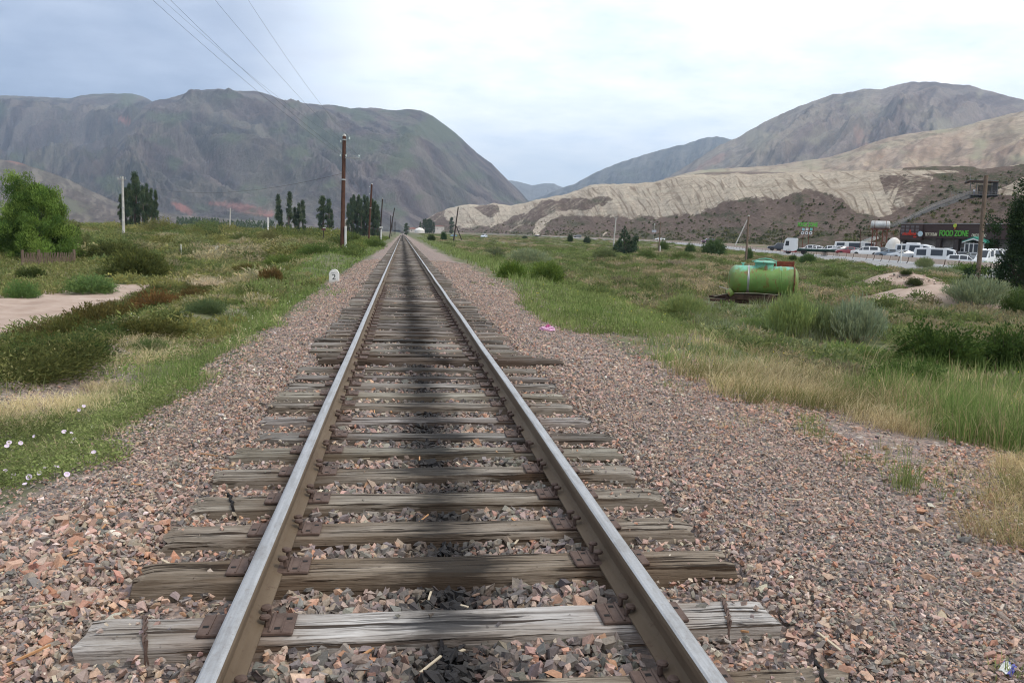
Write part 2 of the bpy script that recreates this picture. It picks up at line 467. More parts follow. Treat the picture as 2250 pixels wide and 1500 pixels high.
rr = np.concatenate([np.geomspace(.6, 60, 300), np.geomspace(61.2, 13000, 150)])
aa = np.concatenate([np.linspace(-44, 50, 560), np.linspace(51, 315, 120)])
aa = np.radians(aa)
A, R = np.meshgrid(aa, rr)
GX, GY = R*np.sin(A), R*np.cos(A)
GZ = terrain(GX, GY)
cg, cgreen, cd = covers(GX, GY)
na, nr = len(aa), len(rr)
V = np.stack([GX, GY, GZ], -1).reshape(-1, 3)
i, j = np.meshgrid(np.arange(na), np.arange(nr-1))
k = (j*na+i).ravel(); k2 = (j*na+(i+1) % na).ravel()
F = np.stack([k, k2, k2+na, k+na], 1)[:, ::-1]
C = np.stack([cg, cgreen, cd], -1).reshape(-1, 3)
V = np.vstack([V, [[0, 0, float(terrain(0., 0.))]]]); C = np.vstack([C, [[1, 0, 0]]])
g = mesh_np('ground', V, F, M_GROUND, smooth=True, attrs={'cover': C})
# close the sheet under the camera
bm = bmesh.new(); bm.from_mesh(g.data); bm.verts.ensure_lookup_table()
c0 = bm.verts[len(V)-1]
for q in range(na):
    bm.faces.new((bm.verts[q], c0, bm.verts[(q+1) % na]))
bm.normal_update(); bm.to_mesh(g.data); bm.free()
tag(g, kind='structure')

# ------------------------------------------------------------------ the road
def ribbon(name, s0, s1, lift, mat, d0=46, d1=2200, dash=None):
    ys = np.geomspace(d0+60, d1+60, 170)-60
    V = []; F = []
    xs = bar_x(ys)
    for q in range(len(ys)):
        z = float(itp(fdepth(xs[q], ys[q]), ROADZ))+lift
        V += [(xs[q]+s0, ys[q], z), (xs[q]+s1, ys[q], z)]
        if q: F.append((2*q-2, 2*q-1, 2*q+1, 2*q))
    me = bpy.data.meshes.new(name); me.from_pydata(V, [], F); me.materials.append(mat)
    o = bpy.data.objects.new(name, me); COL.objects.link(o); return tag(o, kind='structure')
m = Mt('asphalt'); q = m.noise(m.pos(), 2.2, 6, .65)
M_ASPH = m.surf(m.ramp(q, [(.3, (.20, .195, .19)), (.7, (.28, .27, .255))]), .85, normal=m.bump(m.noise(m.pos(), 60, 2), .3, .004))
M_PAINT = plain('road_paint', (.72, .72, .7), .6, var=.12)
ribbon('road', -10.2, 10.0, 0.0, M_ASPH)
ribbon('road_marking', -9.75, -9.55, .004, M_PAINT)
ribbon('road_marking', -1.35, -1.15, .004, M_PAINT)
ribbon('road_marking', 9.3, 9.5, .004, M_PAINT)

# ------------------------------------------------------------------ mountains and hills
RELIEF = []
def relief(name, prof, rc, rb, mat, nx=420, nt=110, shape=((0, 0), (1, 1)), amp=.07, wl=260., seed=1, zb=0.0, back=.45, jag=.0, mask=None, px0=None, px1=None, ani=3.0, shear=0.0, fine=.35, smooth_r=True, warp=1.0):
    P = sorted(prof); px = np.linspace(px0 if px0 is not None else P[0][0], px1 if px1 is not None else P[-1][0], nx)
    py = itp(px, P)+jag*fbm(px*.05, px*0, 4, seed+2)
    r = ray(px, py); fh = np.array([math.sin(YAW), math.cos(YAW), 0])
    hf = r@fh
    dirx, diry = r[:, 0]/hf, r[:, 1]/hf; el = r[:, 2]/hf
    Rc, Rb = itp(px, rc), itp(px, rb)
    kw = max(3, nx//9); ker = np.hanning(kw+2)[1:-1]; ker /= ker.sum()
    if smooth_r:
        Rc, Rb = [np.convolve(np.pad(q, (kw//2, kw-1-kw//2), 'edge'), ker, 'valid') for q in (Rc, Rb)]
    Zb = itp(px, zb) if isinstance(zb, (list, tuple)) else np.full(nx, float(zb))
    Zc = CAMH+el*Rc
    T = np.concatenate([np.linspace(0, 1, nt), 1+np.linspace(0, 1, nt//4)[1:]*back])
    t = T[:, None]
    D = Rb+(Rc-Rb)*t
    sh = np.interp(np.minimum(t, 1), [p[0] for p in shape], [p[1] for p in shape])
    bk = np.clip((t-1)/back, 0, 1)
    h = (Zc-Zb)*(sh-.9*bk**1.3)
    X, Y = dirx*D, diry*D
    arc = np.concatenate([[0], np.cumsum(np.hypot(np.diff(dirx*Rc), np.diff(diry*Rc)))])[None, :]+0*t
    sl = t*np.mean(np.abs(Rc-Rb))
    sl0 = sl; wu = arc+shear*sl+warp*wl*.55*fbm(arc/wl/2, sl/wl/2, 3, seed+5)
    sl = sl+warp*wl*.4*fbm(arc/wl/2+9, sl/wl/2, 3, seed+6)
    nz = .65*(ridged(wu/wl, sl/(wl*ani), 6, seed, .55)-.6)+fine*(ridged(wu/wl*3.1, sl/(wl*ani)*3.1, 5, seed+9, .6)-.6)
    env = np.clip(np.sin(np.pi*np.clip(t, 0, 1))**.7*(1-.75*sm(.8, 1.0, t))+.008*(t > .5), 0, 1)*(1-.5*bk)
    Z = Zb+h+np.maximum(Zc-Zb, 0)*amp*nz*env
    Z = np.where(t == 0, np.minimum(Z, Zb)-4.0, Z)
    V = np.stack([X, Y, Z], -1)
    RELIEF.append(V[:nt])
    n_t = len(T)
    i, j = np.meshgrid(np.arange(nx-1), np.arange(n_t-1)); k = (j*nx+i).ravel()
    F = np.stack([k, k+1, k+1+nx, k+nx], 1)
    at = None
    if mask is not None:
        st_ = ridged((arc+shear*sl0)/(wl*.16)+.5*fbm(arc/wl*1.5, sl0/wl, 3, seed+20), sl0/(wl*1.9), 3, seed+31)
        qx, qy, _ = to_px(V); at = {'streak': np.repeat(np.clip(st_[..., None]/1.75, 0, 1), 3, -1).reshape(-1, 3), 'cover': np.stack(mask(qx, qy, t+0*qx, nz), -1).reshape(-1, 3)}
    o = mesh_np(name, V.reshape(-1, 3), F, mat, smooth=True, attrs=at)
    return tag(o, kind='structure')

def rock_mat(name, cols, scale, rock, rockmix, ani=(1, 1, .4), bump=.6, bdist=8., red=None, alt=None):
    m = Mt(name); p = m.map(m.pos(), ani)
    a = m.noise(p, scale, 9, .62, .6); b = m.noise(p, scale*5, 7, .65, .4); c = m.noise(p, scale*26, 8, .75); e = m.noise(p, scale*75, 5, .75)
    col = m.ramp(a, cols)
    col = m.mix(m.ramp(b, [(.50, 0.0), (.64, rockmix)]), col, rock)
    col = m.mix(m.ramp(c, [(.38, .62), (.6, 0.0)]), col, m.mix(.6, col, (.0, .0, .0)))
    col = m.mix(m.ramp(e, [(.52, 0.0), (.68, .45)]), col, m.mix(.35, col, (.5, .47, .42)))
    sk = m.xyz(m.attr('streak'))[0]
    skm = m.math('ADD', sk, m.math('MULTIPLY', m.math('SUBTRACT', c, .5), .5))
    col = m.mix(m.ramp(skm, [(.58, 0.0), (.82, .62)]), col, m.mix(.52, col, (.02, .016, .022)))
    col = m.mix(m.ramp(skm, [(.22, .45), (.42, 0.0)]), col, m.mix(.30, col, (.48, .42, .34)))
    cv = m.xyz(m.attr('cover'))
    if red: col = m.mix(m.math('MULTIPLY', cv[0], m.ramp(b, [(.35, .35), (.6, 1.0)])), col, red)
    if alt: col = m.mix(m.math('MULTIPLY', cv[1], m.ramp(c, [(.25, .55), (.6, 1.0)])), col, alt)
    nb = m.bump(m.math('ADD', m.math('MULTIPLY', b, 1.0), m.math('ADD', m.math('MULTIPLY', c, .45), m.math('MULTIPLY', e, .16))), bump, bdist)
    return m.surf(col, .95, normal=nb, spec=.05)

def spots(*S):
    def f(qx, qy, t, nz):
        r = np.zeros(qx.shape)
        w = 6*fbm(qx*.05, qy*.08, 3, 77)
        for (x, y, a, b, ang) in S:
            ca, sa = math.cos(rad(ang)), math.sin(rad(ang))
            u, v = ((qx-x)*ca+(qy-y)*sa)/a, (-(qx-x)*sa+(qy-y)*ca)/b
            r = np.maximum(r, 1-sm(.6, 1.15, np.hypot(u, v)+.25*fbm(qx*.12, qy*.12, 3, 78)))
        gz = np.clip(sm(-.05, .5, fbm(qx*.010, qy*.02, 4, 80)+.5*sm(450, 800, qx)*(1-sm(280, 420, qy))*(qx < 1250)-.25), 0, 1)
        return r, gz, t*0
    return f
M_MTL = rock_mat('mountain_rock', [(.36, (.105, .085, .090)), (.45, (.158, .122, .118)), (.54, (.125, .116, .100)), (.64, (.190, .162, .138))], .0022, (.092, .082, .092), .75, bump=.8, bdist=30., red=(.33, .155, .13), alt=(.112, .126, .084))
BACK_P = [(-520, 230), (-300, 222), (-120, 214), (0, 210), (60, 212), (120, 215), (155, 216), (180, 210), (205, 207), (250, 206), (292, 206), (312, 212), (335, 223), (370, 236), (440, 262), (520, 300)]
relief('mountain', BACK_P, [(-520, 5600), (520, 5200)], [(-520, 2700), (200, 2600), (520, 2600)], M_MTL, nx=420, nt=200,
       shape=((0, 0), (.2, .10), (.45, .34), (.7, .64), (1, 1)), amp=.20, wl=950., seed=3, zb=4., jag=1.0, ani=1.15, shear=-.5, fine=.26, mask=spots((275, 265, 18, 6, 20)))
LEFT_P = [(120, 500), (165, 472), (200, 430), (232, 372), (258, 318), (285, 274), (310, 240), (335, 223), (370, 216), (400, 208), (440, 198), (480, 196), (520, 200), (560, 200), (590, 208), (620, 220), (660, 226), (700, 230), (740, 232), (770, 238), (800, 237), (830, 238), (870, 243), (900, 240), (925, 243), (950, 255), (975, 272), (1000, 292), (1025, 315), (1050, 338), (1080, 360), (1100, 380), (1120, 400), (1140, 418), (1160, 440), (1185, 458), (1230, 480)]
relief('mountain', LEFT_P, [(120, 2500), (335, 4300), (700, 4300), (925, 4000), (1230, 4300)], [(120, 2100), (335, 2150), (600, 2000), (900, 2100), (1050, 3000), (1230, 3900)], M_MTL, nx=900, nt=260,
       shape=((0, 0), (.2, .10), (.45, .34), (.7, .64), (1, 1)), amp=.20, wl=1000., seed=4, zb=4., jag=1.1, ani=1.15, shear=.9, fine=.26, mask=spots((402, 458, 30, 9, 28), (545, 460, 60, 11, 12), (480, 448, 26, 5, 5), (590, 470, 16, 8, 0)))
M_FOOT = rock_mat('foothill_soil', [(.36, (.112, .094, .088)), (.5, (.135, .116, .105)), (.64, (.145, .132, .108))], .004, (.10, .085, .08), .5, bump=.4, bdist=6., red=(.24, .13, .11), alt=(.128, .128, .095))
relief('foothill', [(-520, 322), (-200, 336), (0, 350), (40, 357), (100, 376), (150, 394), (200, 420), (260, 446), (320, 462), (400, 473), (500, 480), (600, 488), (700, 497), (800, 503)], [(-520, 1900), (0, 1700), (300, 1500), (800, 1500)], [(-520, 800), (0, 760), (300, 820), (800, 1150)], M_FOOT, nx=300, nt=70,
       shape=((0, 0), (.3, .16), (.7, .6), (1, 1)), amp=.06, wl=150., seed=8, zb=1.0, jag=.8, mask=spots((405, 462, 28, 8, 25), (40, 356, 30, 5, 10)))
M_BLUE = rock_mat('far_mountain_rock', [(.3, (.10, .10, .105)), (.7, (.15, .145, .14))], .001, (.09, .09, .09), .4, bdist=40.)
relief('mountain', [(1040, 440), (1080, 408), (1118, 396), (1135, 399), (1152, 403), (1168, 408), (1185, 405), (1200, 402), (1218, 404), (1235, 411), (1262, 420), (1330, 450)], [(1040, 9300), (1330, 9300)], [(1040, 7600), (1330, 7600)], M_BLUE, nx=160, nt=50, amp=.12, wl=700., seed=12, zb=10., jag=1.2)
M_MID = rock_mat('ridge_rock', [(.28, (.095, .09, .085)), (.5, (.125, .115, .10)), (.72, (.17, .155, .12))], .0014, (.082, .078, .078), .6, bump=.8, bdist=28., alt=(.12, .125, .085))
relief('mountain', [(1130, 452), (1190, 432), (1230, 415), (1262, 404), (1300, 384), (1350, 361), (1400, 345), (1450, 330), (1500, 318), (1550, 303), (1575, 300), (1610, 307), (1660, 312), (1740, 300), (1900, 300)], [(1130, 7400), (1900, 7000)], [(1130, 5200), (1900, 4800)], M_MID, nx=300, nt=80,
       shape=((0, 0), (.3, .15), (1, 1)), amp=.13, wl=520., seed=15, zb=8., jag=1.6, mask=spots())
M_MTR = rock_mat('sunlit_mountain_rock', [(.34, (.165, .132, .128)), (.45, (.25, .195, .172)), (.56, (.24, .20, .165)), (.66, (.34, .285, .22))], .0019, (.14, .125, .12), .6, bump=.6, bdist=18., red=(.32, .20, .16), alt=(.265, .235, .18))
relief('mountain', [(1400, 430), (1480, 382), (1530, 350), (1580, 320), (1625, 300), (1680, 268), (1740, 240), (1800, 218), (1830, 207), (1855, 206), (1900, 195), (1918, 195), (1935, 197), (1955, 191), (1980, 185), (2005, 180), (2055, 180), (2080, 184), (2105, 187), (2130, 188), (2170, 200), (2210, 210), (2250, 220), (2400, 240), (2700, 300), (3000, 330)], [(1400, 4200), (2000, 3900), (3000, 3600)], [(1400, 3000), (1800, 2300), (3000, 1900)], M_MTR, nx=720, nt=210,
       shape=((0, 0), (.2, .10), (.5, .42), (1, 1)), amp=.16, wl=800., seed=19, zb=20., jag=1.4, ani=1.2, shear=-.5, fine=.26, mask=spots((1560, 360, 50, 10, -30), (1900, 330, 60, 14, 70)))
M_TAN = rock_mat('tan_hill_soil', [(.36, (.33, .235, .18)), (.48, (.40, .31, .23)), (.62, (.385, .34, .235))], .0032, (.24, .185, .145), .6, bump=.35, bdist=6., alt=(.30, .275, .185))
relief('hill', [(1460, 392), (1540, 374), (1620, 369), (1700, 364), (1760, 354), (1820, 346), (1870, 331), (1910, 316), (1950, 303), (2000, 293), (2060, 286), (2110, 279), (2150, 268), (2190, 258), (2250, 243), (2400, 225), (2700, 230), (3000, 250)], [(1460, 1900), (2250, 1700), (3000, 1600)], [(1460, 1150), (2250, 760), (3000, 700)], M_TAN, nx=380, nt=100,
       shape=((0, 0), (.35, .40), (.7, .76), (1, 1)), amp=.05, wl=260., seed=23, zb=12., jag=1.0, mask=spots())
M_TAN2 = rock_mat('dark_hill_soil', [(.3, (.13, .092, .078)), (.5, (.17, .122, .10)), (.7, (.20, .15, .115))], .004, (.10, .075, .065), .5, bump=.5, bdist=6.)
relief('hill', [(1490, 388), (1560, 378), (1640, 377), (1690, 378), (1750, 381), (1830, 384), (1900, 388)], [(1490, 1150), (1900, 1050)], [(1490, 950), (1900, 800)], M_TAN2, nx=120, nt=40, amp=.08, wl=90., seed=25, zb=12.)

# ---- the pale badlands cliff beyond the road
def badland_mask(qx, qy, t, nz):
    wob = 5*fbm(qx*.03, qy*.05, 4, 61)
    y = qy+wob
    lower = itp(qx, [(900, 400), (1000, 499), (1080, 498), (1120, 486), (1160, 470), (1200, 466), (1230, 474), (1280, 475), (1350, 476), (1450, 477), (1535, 468), (1560, 455), (1590, 442), (1640, 436), (1690, 436), (1730, 424), (1765, 416), (1800, 422), (1850, 436), (1862, 452), (1885, 468), (1930, 474), (1965, 470), (1995, 455), (2015, 430), (2040, 405), (2065, 395), (2110, 384), (2300, 384)])
    pale = 1-sm(-7, 7, y-lower)
    # brown caps and bands inside the pale cliff
    for P in ([(1192, 440), (1330, 431), (1350, 436), (1310, 458), (1260, 463), (1200, 470), (1160, 486), (1165, 462)],
              [(1105, 486), (1140, 470), (1168, 470), (1165, 498), (1140, 510), (1105, 508)],
              [(900, 520), (900, 430), (985, 452), (978, 470), (960, 488), (950, 520)],
              [(1040, 455), (1095, 452), (1100, 468), (1075, 478), (1060, 470)]):
        pale = np.where(in_poly(qx+.8*wob, y, P), .28, pale)
    for P in ([(1168, 518), (1178, 492), (1205, 470), (1232, 462), (1236, 470), (1205, 488), (1190, 505), (1184, 519)],
              [(1318, 515), (1330, 506), (1336, 508), (1324, 518)],
              [(1690, 432), (1760, 412), (1792, 394), (1800, 398), (1765, 418), (1700, 440)]):
        pale = np.where(in_poly(qx+.5*wob, y, P), 1, pale)
    # grassy top to the north-east
    top = in_poly(qx, qy+wob, [(1980, 362), (2130, 364), (2260, 362), (2300, 440), (2180, 425), (2070, 440), (2020, 470), (2005, 455), (2040, 420), (2066, 396), (2020, 384), (1985, 384)])
    pale = np.where(top, .05, pale)
    pale = np.where(in_poly(qx, qy, [(1860, 376), (2000, 373), (2100, 375), (2110, 379), (1990, 384)]) , .9, pale)
    gully = sm(.15, .55, ridged(qx*.045+.02*qy, qy*.006, 4, 66))*in_poly(qx, qy, [(1930, 384), (2070, 390), (2030, 470), (1960, 470)])
    band = np.clip(sm(.25, .6, fbm(qx*.004, qy*.16+.01*qx, 3, 64)), 0, 1)
    green = np.clip(.25+.7*fbm(qx*.02, qy*.06, 4, 69)+.5*sm(485, 530, qy)+.4*top, 0, 1)
    return pale*(1-.6*gully), green, band
m = Mt('badland')
P_ = m.pos(); cv = m.xyz(m.attr('cover'))
nb_ = m.noise(m.map(P_, (1, 1, 1.0)), .05, 8, .62); nf = m.noise(P_, .35, 8, .7); nff = m.noise(P_, 1.6, 6, .7)
pale = m.ramp(nb_, [(.28, (.55, .455, .345)), (.48, (.63, .535, .415)), (.7, (.68, .595, .475))])
pale = m.mix(m.ramp(nf, [(.40, .50), (.57, 0.0)]), pale, (.36, .28, .21))
sk = m.xyz(m.attr('streak'))[0]
pale = m.mix(m.ramp(m.math('ADD', sk, m.math('MULTIPLY', m.math('SUBTRACT', nf, .5), .35)), [(.62, 0.0), (.82, .85)]), pale, (.28, .21, .155))
gl = m.noise(m.map(P_, (.16, .16, .035), rot=(0, .5, 0)), 1.0, 6, .65, .6)
pale = m.mix(m.ramp(gl, [(.36, .6), (.46, 0.0)]), pale, (.25, .185, .135))
pale = m.mix(m.ramp(m.noise(P_, 1.3, 4, .7), [(.62, 0.0), (.70, .55)]), pale, (.16, .14, .09))
pale = m.mix(m.math('MULTIPLY', cv[2], .30), pale, (.52, .47, .36))
brown = m.ramp(nf, [(.3, (.125, .088, .070)), (.5, (.185, .134, .108)), (.72, (.245, .185, .148))])
scrub = m.ramp(nff, [(.3, (.058, .064, .034)), (.7, (.125, .122, .070))])
dots = m.ramp(m.math('ADD', m.noise(P_, .55, 5, .75), m.math('MULTIPLY', m.math('SUBTRACT', cv[1], .5), .26)), [(.50, 0.0), (.58, .9)])
brown = m.mix(dots, brown, scrub)
strat = m.noise(m.map(P_, (.01, .01, .55)), 1.0, 3, .5)
pale = m.mix(m.ramp(strat, [(.55, 0.0), (.64, .40)]), pale, (.34, .26, .19))
rag = m.math('ADD', m.math('MULTIPLY', m.math('SUBTRACT', nf, .5), 1.5), m.math('MULTIPLY', m.math('SUBTRACT', nb_, .5), 1.6))
pd = m.ramp(m.math('ADD', cv[0], rag), [(.30, 0.0), (.72, 1.0)])
col = m.mix(pd, brown, pale)
M_BAD = m.surf(col, .95, normal=m.bump(m.math('ADD', nf, m.math('MULTIPLY', nff, .5)), 1.0, 2.6), spec=.05)
BAD_P = [(890, 512), (915, 500), (935, 482), (960, 468), (985, 458), (1010, 452), (1035, 448), (1060, 452), (1085, 446), (1100, 448), (1120, 452), (1150, 447), (1175, 440), (1200, 435), (1225, 430), (1250, 425), (1275, 416), (1295, 407), (1330, 404), (1365, 404), (1400, 403), (1440, 399), (1470, 392), (1500, 385), (1540, 383), (1580, 385), (1620, 380), (1650, 384), (1690, 381), (1740, 380), (1790, 379), (1810, 382), (1840, 376), (1880, 375), (1930, 374), (1980, 370), (2020, 366), (2070, 366), (2120, 364), (2160, 372), (2250, 360), (2400, 345), (2700, 350)]
relief('hill', BAD_P, [(890, 1500), (1000, 1350), (1200, 1020), (1400, 820), (1640, 640), (1990, 470), (2250, 430), (2700, 420)], [(890, 1330), (1000, 1080), (1200, 700), (1400, 520), (1640, 350), (1800, 285), (1990, 260), (2250, 262), (2700, 260)], M_BAD, nx=1000, nt=230,
       shape=((0, 0), (.25, .10), (.45, .30), (.62, .58), (.85, .9), (1, 1)), amp=.03, wl=75., seed=29, shear=.45, fine=.16, warp=.3, zb=[(890, 4), (1200, 2.4), (1500, 1.0), (1750, .4), (2000, .2), (2700, .2)], jag=1.3, mask=badland_mask, ani=2.6)
# nearer brown spur that carries the stairway
def spur_mask(qx, qy, t, nz):
    pale = in_poly(qx+3*fbm(qx*.05, qy*.05, 2, 5), qy, [(2178, 424), (2222, 404), (2262, 380), (2400, 340), (2700, 330), (2700, 440), (2300, 428), (2200, 428)])*1.0
    return pale, np.clip(.30+.35*fbm(qx*.03, qy*.05, 3, 9)+.35*(1-sm(1880, 1990, qx)), 0, 1), 0*t
SPUR_P = [(1700, 545), (1760, 528), (1820, 518), (1880, 510), (1930, 503), (1960, 494), (2000, 478), (2040, 458), (2080, 443), (2110, 432), (2140, 424), (2175, 421), (2200, 413), (2230, 398), (2262, 378), (2400, 338), (2700, 328)]
relief('hill', SPUR_P, [(1700, 236), (1960, 250), (2140, 262), (2250, 260), (2700, 262)], [(1700, 215), (1900, 190), (2000, 186), (2700, 180)], M_BAD, nx=300, nt=90,
       shape=((0, 0), (.3, .22), (.7, .68), (1, 1)), amp=.045, wl=17., seed=35, zb=[(1700, -.2), (2000, -.6), (2700, -.8)], back=.3, jag=.8, mask=spur_mask)
# ------------------------------------------------------------------ sleepers, rails and ballast
def wood_mat(name):
    m = Mt(name); ob = m.obj(); rnd = m.oinfo('Random')
    off = m.n('CombineXYZ'); m.put(off.inputs[0], m.math('MULTIPLY', rnd, 37.0)); m.put(off.inputs[1], m.math('MULTIPLY', rnd, 13.0)); m.put(off.inputs[2], m.math('MULTIPLY', rnd, 7.0))
    va = m.n('VectorMath', operation='ADD'); m.put(va.inputs[0], ob); m.put(va.inputs[1], off.outputs[0]); p = va.outputs[0]
    grain = m.noise(m.map(p, (1.3, 34, 34)), 1.0, 7, .65, .5)
    fine = m.noise(m.map(p, (4, 120, 120)), 1.0, 4, .6, .3)
    patch = m.noise(m.map(p, (1.6, 6, 6)), 1.0, 5, .6)
    col = m.ramp(grain, [(.28, (.085, .074, .066)), (.42, (.19, .170, .150)), (.56, (.285, .262, .238)), (.75, (.41, .388, .36))])
    col = m.mix(m.ramp(patch, [(.38, .6), (.60, 0.0)]), col, (.125, .098, .072))
    crack = m.ramp(m.noise(m.map(p, (.9, 26, 26)), 1.0, 4, .6, .8), [(.39, 1.0), (.43, 0.0)])
    crack2 = m.ramp(fine, [(.34, .65), (.45, 0.0)])
    col = m.mix(m.math('MAXIMUM', crack, crack2), col, (.035, .026, .02))
    nail = m.ramp(m.noise(p, 26, 2, .5), [(.70, 0.0), (.76, .6)])
    col = m.mix(nail, col, (.05, .04, .035))
    x = m.xyz(ob)
    ax = m.math('ABSOLUTE', m.math('ADD', x[0], m.math('MULTIPLY', m.math('SUBTRACT', m.noise(p, 3.0, 4, .6), .5), .42)))
    ax = m.math('ADD', ax, m.math('MULTIPLY', m.math('SUBTRACT', grain, .5), .9))
    ax = m.math('ADD', ax, m.math('MULTIPLY', m.math('SUBTRACT', rnd, .65), .12))
    oilm = m.ramp(m.math('MULTIPLY', m.math('SUBTRACT', .30, ax), 4.2), [(0.0, 0.0), (1.0, 1.0)])
    col = m.mix(m.math('MULTIPLY', oilm, m.ramp(patch, [(.3, .78), (.7, 1.0)])), col, (.020, .019, .019))
    rust = m.math('ABSOLUTE', m.math('SUBTRACT', m.math('ABSOLUTE', x[0]), .80))
    col = m.mix(m.ramp(rust, [(.12, .30), (.28, 0.0)]), col, (.13, .075, .045))
    # sides browner than the weathered top, their shade partly painted into the colour
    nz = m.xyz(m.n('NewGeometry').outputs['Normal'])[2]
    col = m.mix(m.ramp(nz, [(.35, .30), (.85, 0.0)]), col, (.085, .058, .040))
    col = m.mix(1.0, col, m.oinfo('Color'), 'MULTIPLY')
    h = m.math('SUBTRACT', m.math('ADD', grain, m.math('MULTIPLY', fine, .5)), m.math('MULTIPLY', crack, 1.2))
    return m.surf(col, .9, normal=m.bump(h, .9, .012), spec=.12)
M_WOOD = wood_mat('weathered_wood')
m = Mt('rusty_plate'); q = m.noise(m.obj(), 14, 6, .7)
M_PLATE = m.surf(m.ramp(q, [(.3, (.075, .048, .038)), (.55, (.125, .083, .066)), (.8, (.165, .115, .092))]), .75, .2, m.bump(q, .4, .004), spec=.3)
M_HOLE = plain('spike_hole', (.012, .010, .009), .9)
m = Mt('rail_web'); q = m.noise(m.map(m.obj(), (6, .8, 6)), 1, 6, .65); q2 = m.noise(m.obj(), 22, 5, .7)
z_ = m.xyz(m.obj())[2]
c = m.ramp(q, [(.3, (.10, .068, .042)), (.55, (.145, .105, .068)), (.75, (.185, .14, .095))])
c = m.mix(m.ramp(q2, [(.58, 0.0), (.68, .5)]), c, (.075, .04, .022))
M_RUSTR = m.surf(c, .78, .1, m.bump(q2, .35, .003), spec=.3)
m = Mt('rail_head'); p = m.obj(); q = m.noise(m.map(p, (60, 1.2, 1)), 1, 5, .6); q2 = m.noise(p, 70, 4, .7); q3 = m.noise(m.map(p, (10, 3, 1)), 1.5, 6, .7)
c = m.ramp(q, [(.3, (.30, .295, .29)), (.6, (.43, .425, .42)), (.8, (.52, .515, .51))])
c = m.mix(m.ramp(q2, [(.60, 0.0), (.72, .55)]), c, (.26, .22, .17))
c = m.mix(m.ramp(q3, [(.48, 0.0), (.66, .65)]), c, (.24, .22, .20))
M_STEEL = m.surf(c, m.ramp(q2, [(.3, .36), (.7, .60)]), .6, m.bump(q2, .12, .001), spec=.5)

RAILTOP = .175
def rail(side, label):
    cxr = TX+side*.795
    h = [(-.066, .016), (-.066, .024), (-.024, .040), (-.008, .056), (-.008, .122), (-.034, .135), (-.035, .158), (-.031, .169), (-.023, .1738), (-.010, .175)]
    prof = h+[(-x, z) for x, z in reversed(h)]
    top = {8, 9, 10}   # running surface strips
    ys = list(np.arange(-4, 60, 2.0))+list(np.geomspace(60, 900, 60))
    V = []; F = []; mi = []; n = len(prof)
    for y in ys:
        wob = .004*math.sin(y*.9+side)+.0025*math.sin(y*2.3)
        V += [(cxr+wob-TX-side*.795+px, y, pz) for px, pz in prof]
    for a in range(len(ys)-1):
        for k in range(n):
            F.append((a*n+k, a*n+(k+1) % n, (a+1)*n+(k+1) % n, (a+1)*n+k)); mi.append(1 if 7 <= k <= 11 else 0)
    o = mesh_np('rail', V, np.array(F)[:, ::-1], [M_RUSTR, M_STEEL], midx=mi, smooth=False)
    o.location = (TX+side*.795, 0, 0)
    tag(o, label, 'rail', 'rails of the railway track')
    for jy in (25.4, 50.4):
        j = MB()
        j.box((-.017, jy, .088), (.018, .82, .066), .006); j.box((.017, jy, .088), (.018, .82, .066), .006)
        for b in range(4):
            for sx in (-1, 1):
                j.tube([(sx*.024, jy-.3+.2*b, .088), (sx*.046, jy-.3+.2*b, .088)], .017, 6)
        j.build('joint_bar', M_RUSTR, o)
    return o
rail(-1, 'steel rail on the pole-and-kilometre-stone side of the track')
rail(1, 'steel rail on the green-tank side of the track')

def tie_mesh(seed, L=2.75, W=.225, H=.175, rough=1.0):
    nx = 56; ring = [(-.5, -1), (-.5, -.5), (-.485, -.08), (-.44, 0), (-.25, 0), (0, 0), (.25, 0), (.44, 0), (.485, -.08), (.5, -.5), (.5, -1)]
    V = []; n = len(ring)
    for i in range(nx+1):
        x = (i/nx-.5)*L
        ex = max(0, abs(x)/(L/2)-.94)/.06
        for k, (a, b) in enumerate(ring):
            w = W*(1.12 if b < -.4 else 1.0)
            yy = a*w+.007*rough*float(pn(x*3, a*7+k*.3, seed))+.004*float(pn(x*9, a*5, seed+3))
            zz = b*H
            if b > -.3:
                zz += .006*rough*float(pn(x*1.6, a*4, seed+5))+.004*float(pn(x*7, a*18, seed+7))-.004
                zz -= .016*ex*ex*(.6+.8*float(pn(a*6, seed*1.0, 3)))
            xx = x+ex*.035*rough*float(pn(a*8, b*3, seed+11))*(1 if x > 0 else -1)
            V.append((xx, yy, zz))
    F = []
    for i in range(nx):
        for k in range(n):
            F.append((i*n+k, i*n+(k+1) % n, (i+1)*n+(k+1) % n, (i+1)*n+k))
    me = bpy.data.meshes.new('sleeper'); me.from_pydata(V, [], F+[tuple(range(n)), tuple(range(nx*n+n-1, nx*n-1, -1))])
    bm = bmesh.new(); bm.from_mesh(me); bmesh.ops.recalc_face_normals(bm, faces=bm.faces[:]); bm.to_mesh(me); bm.free()
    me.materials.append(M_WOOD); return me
TIES = [tie_mesh(s, 2.75, w, .175, r) for s, w, r in ((1, .225, 1.0), (2, .21, 1.3), (3, .235, .8), (4, .20, 1.6), (5, .22, 1.2), (6, .215, 1.9))]
TIES_LONG = tie_mesh(9, 2.95, .21, .18, 1.2)
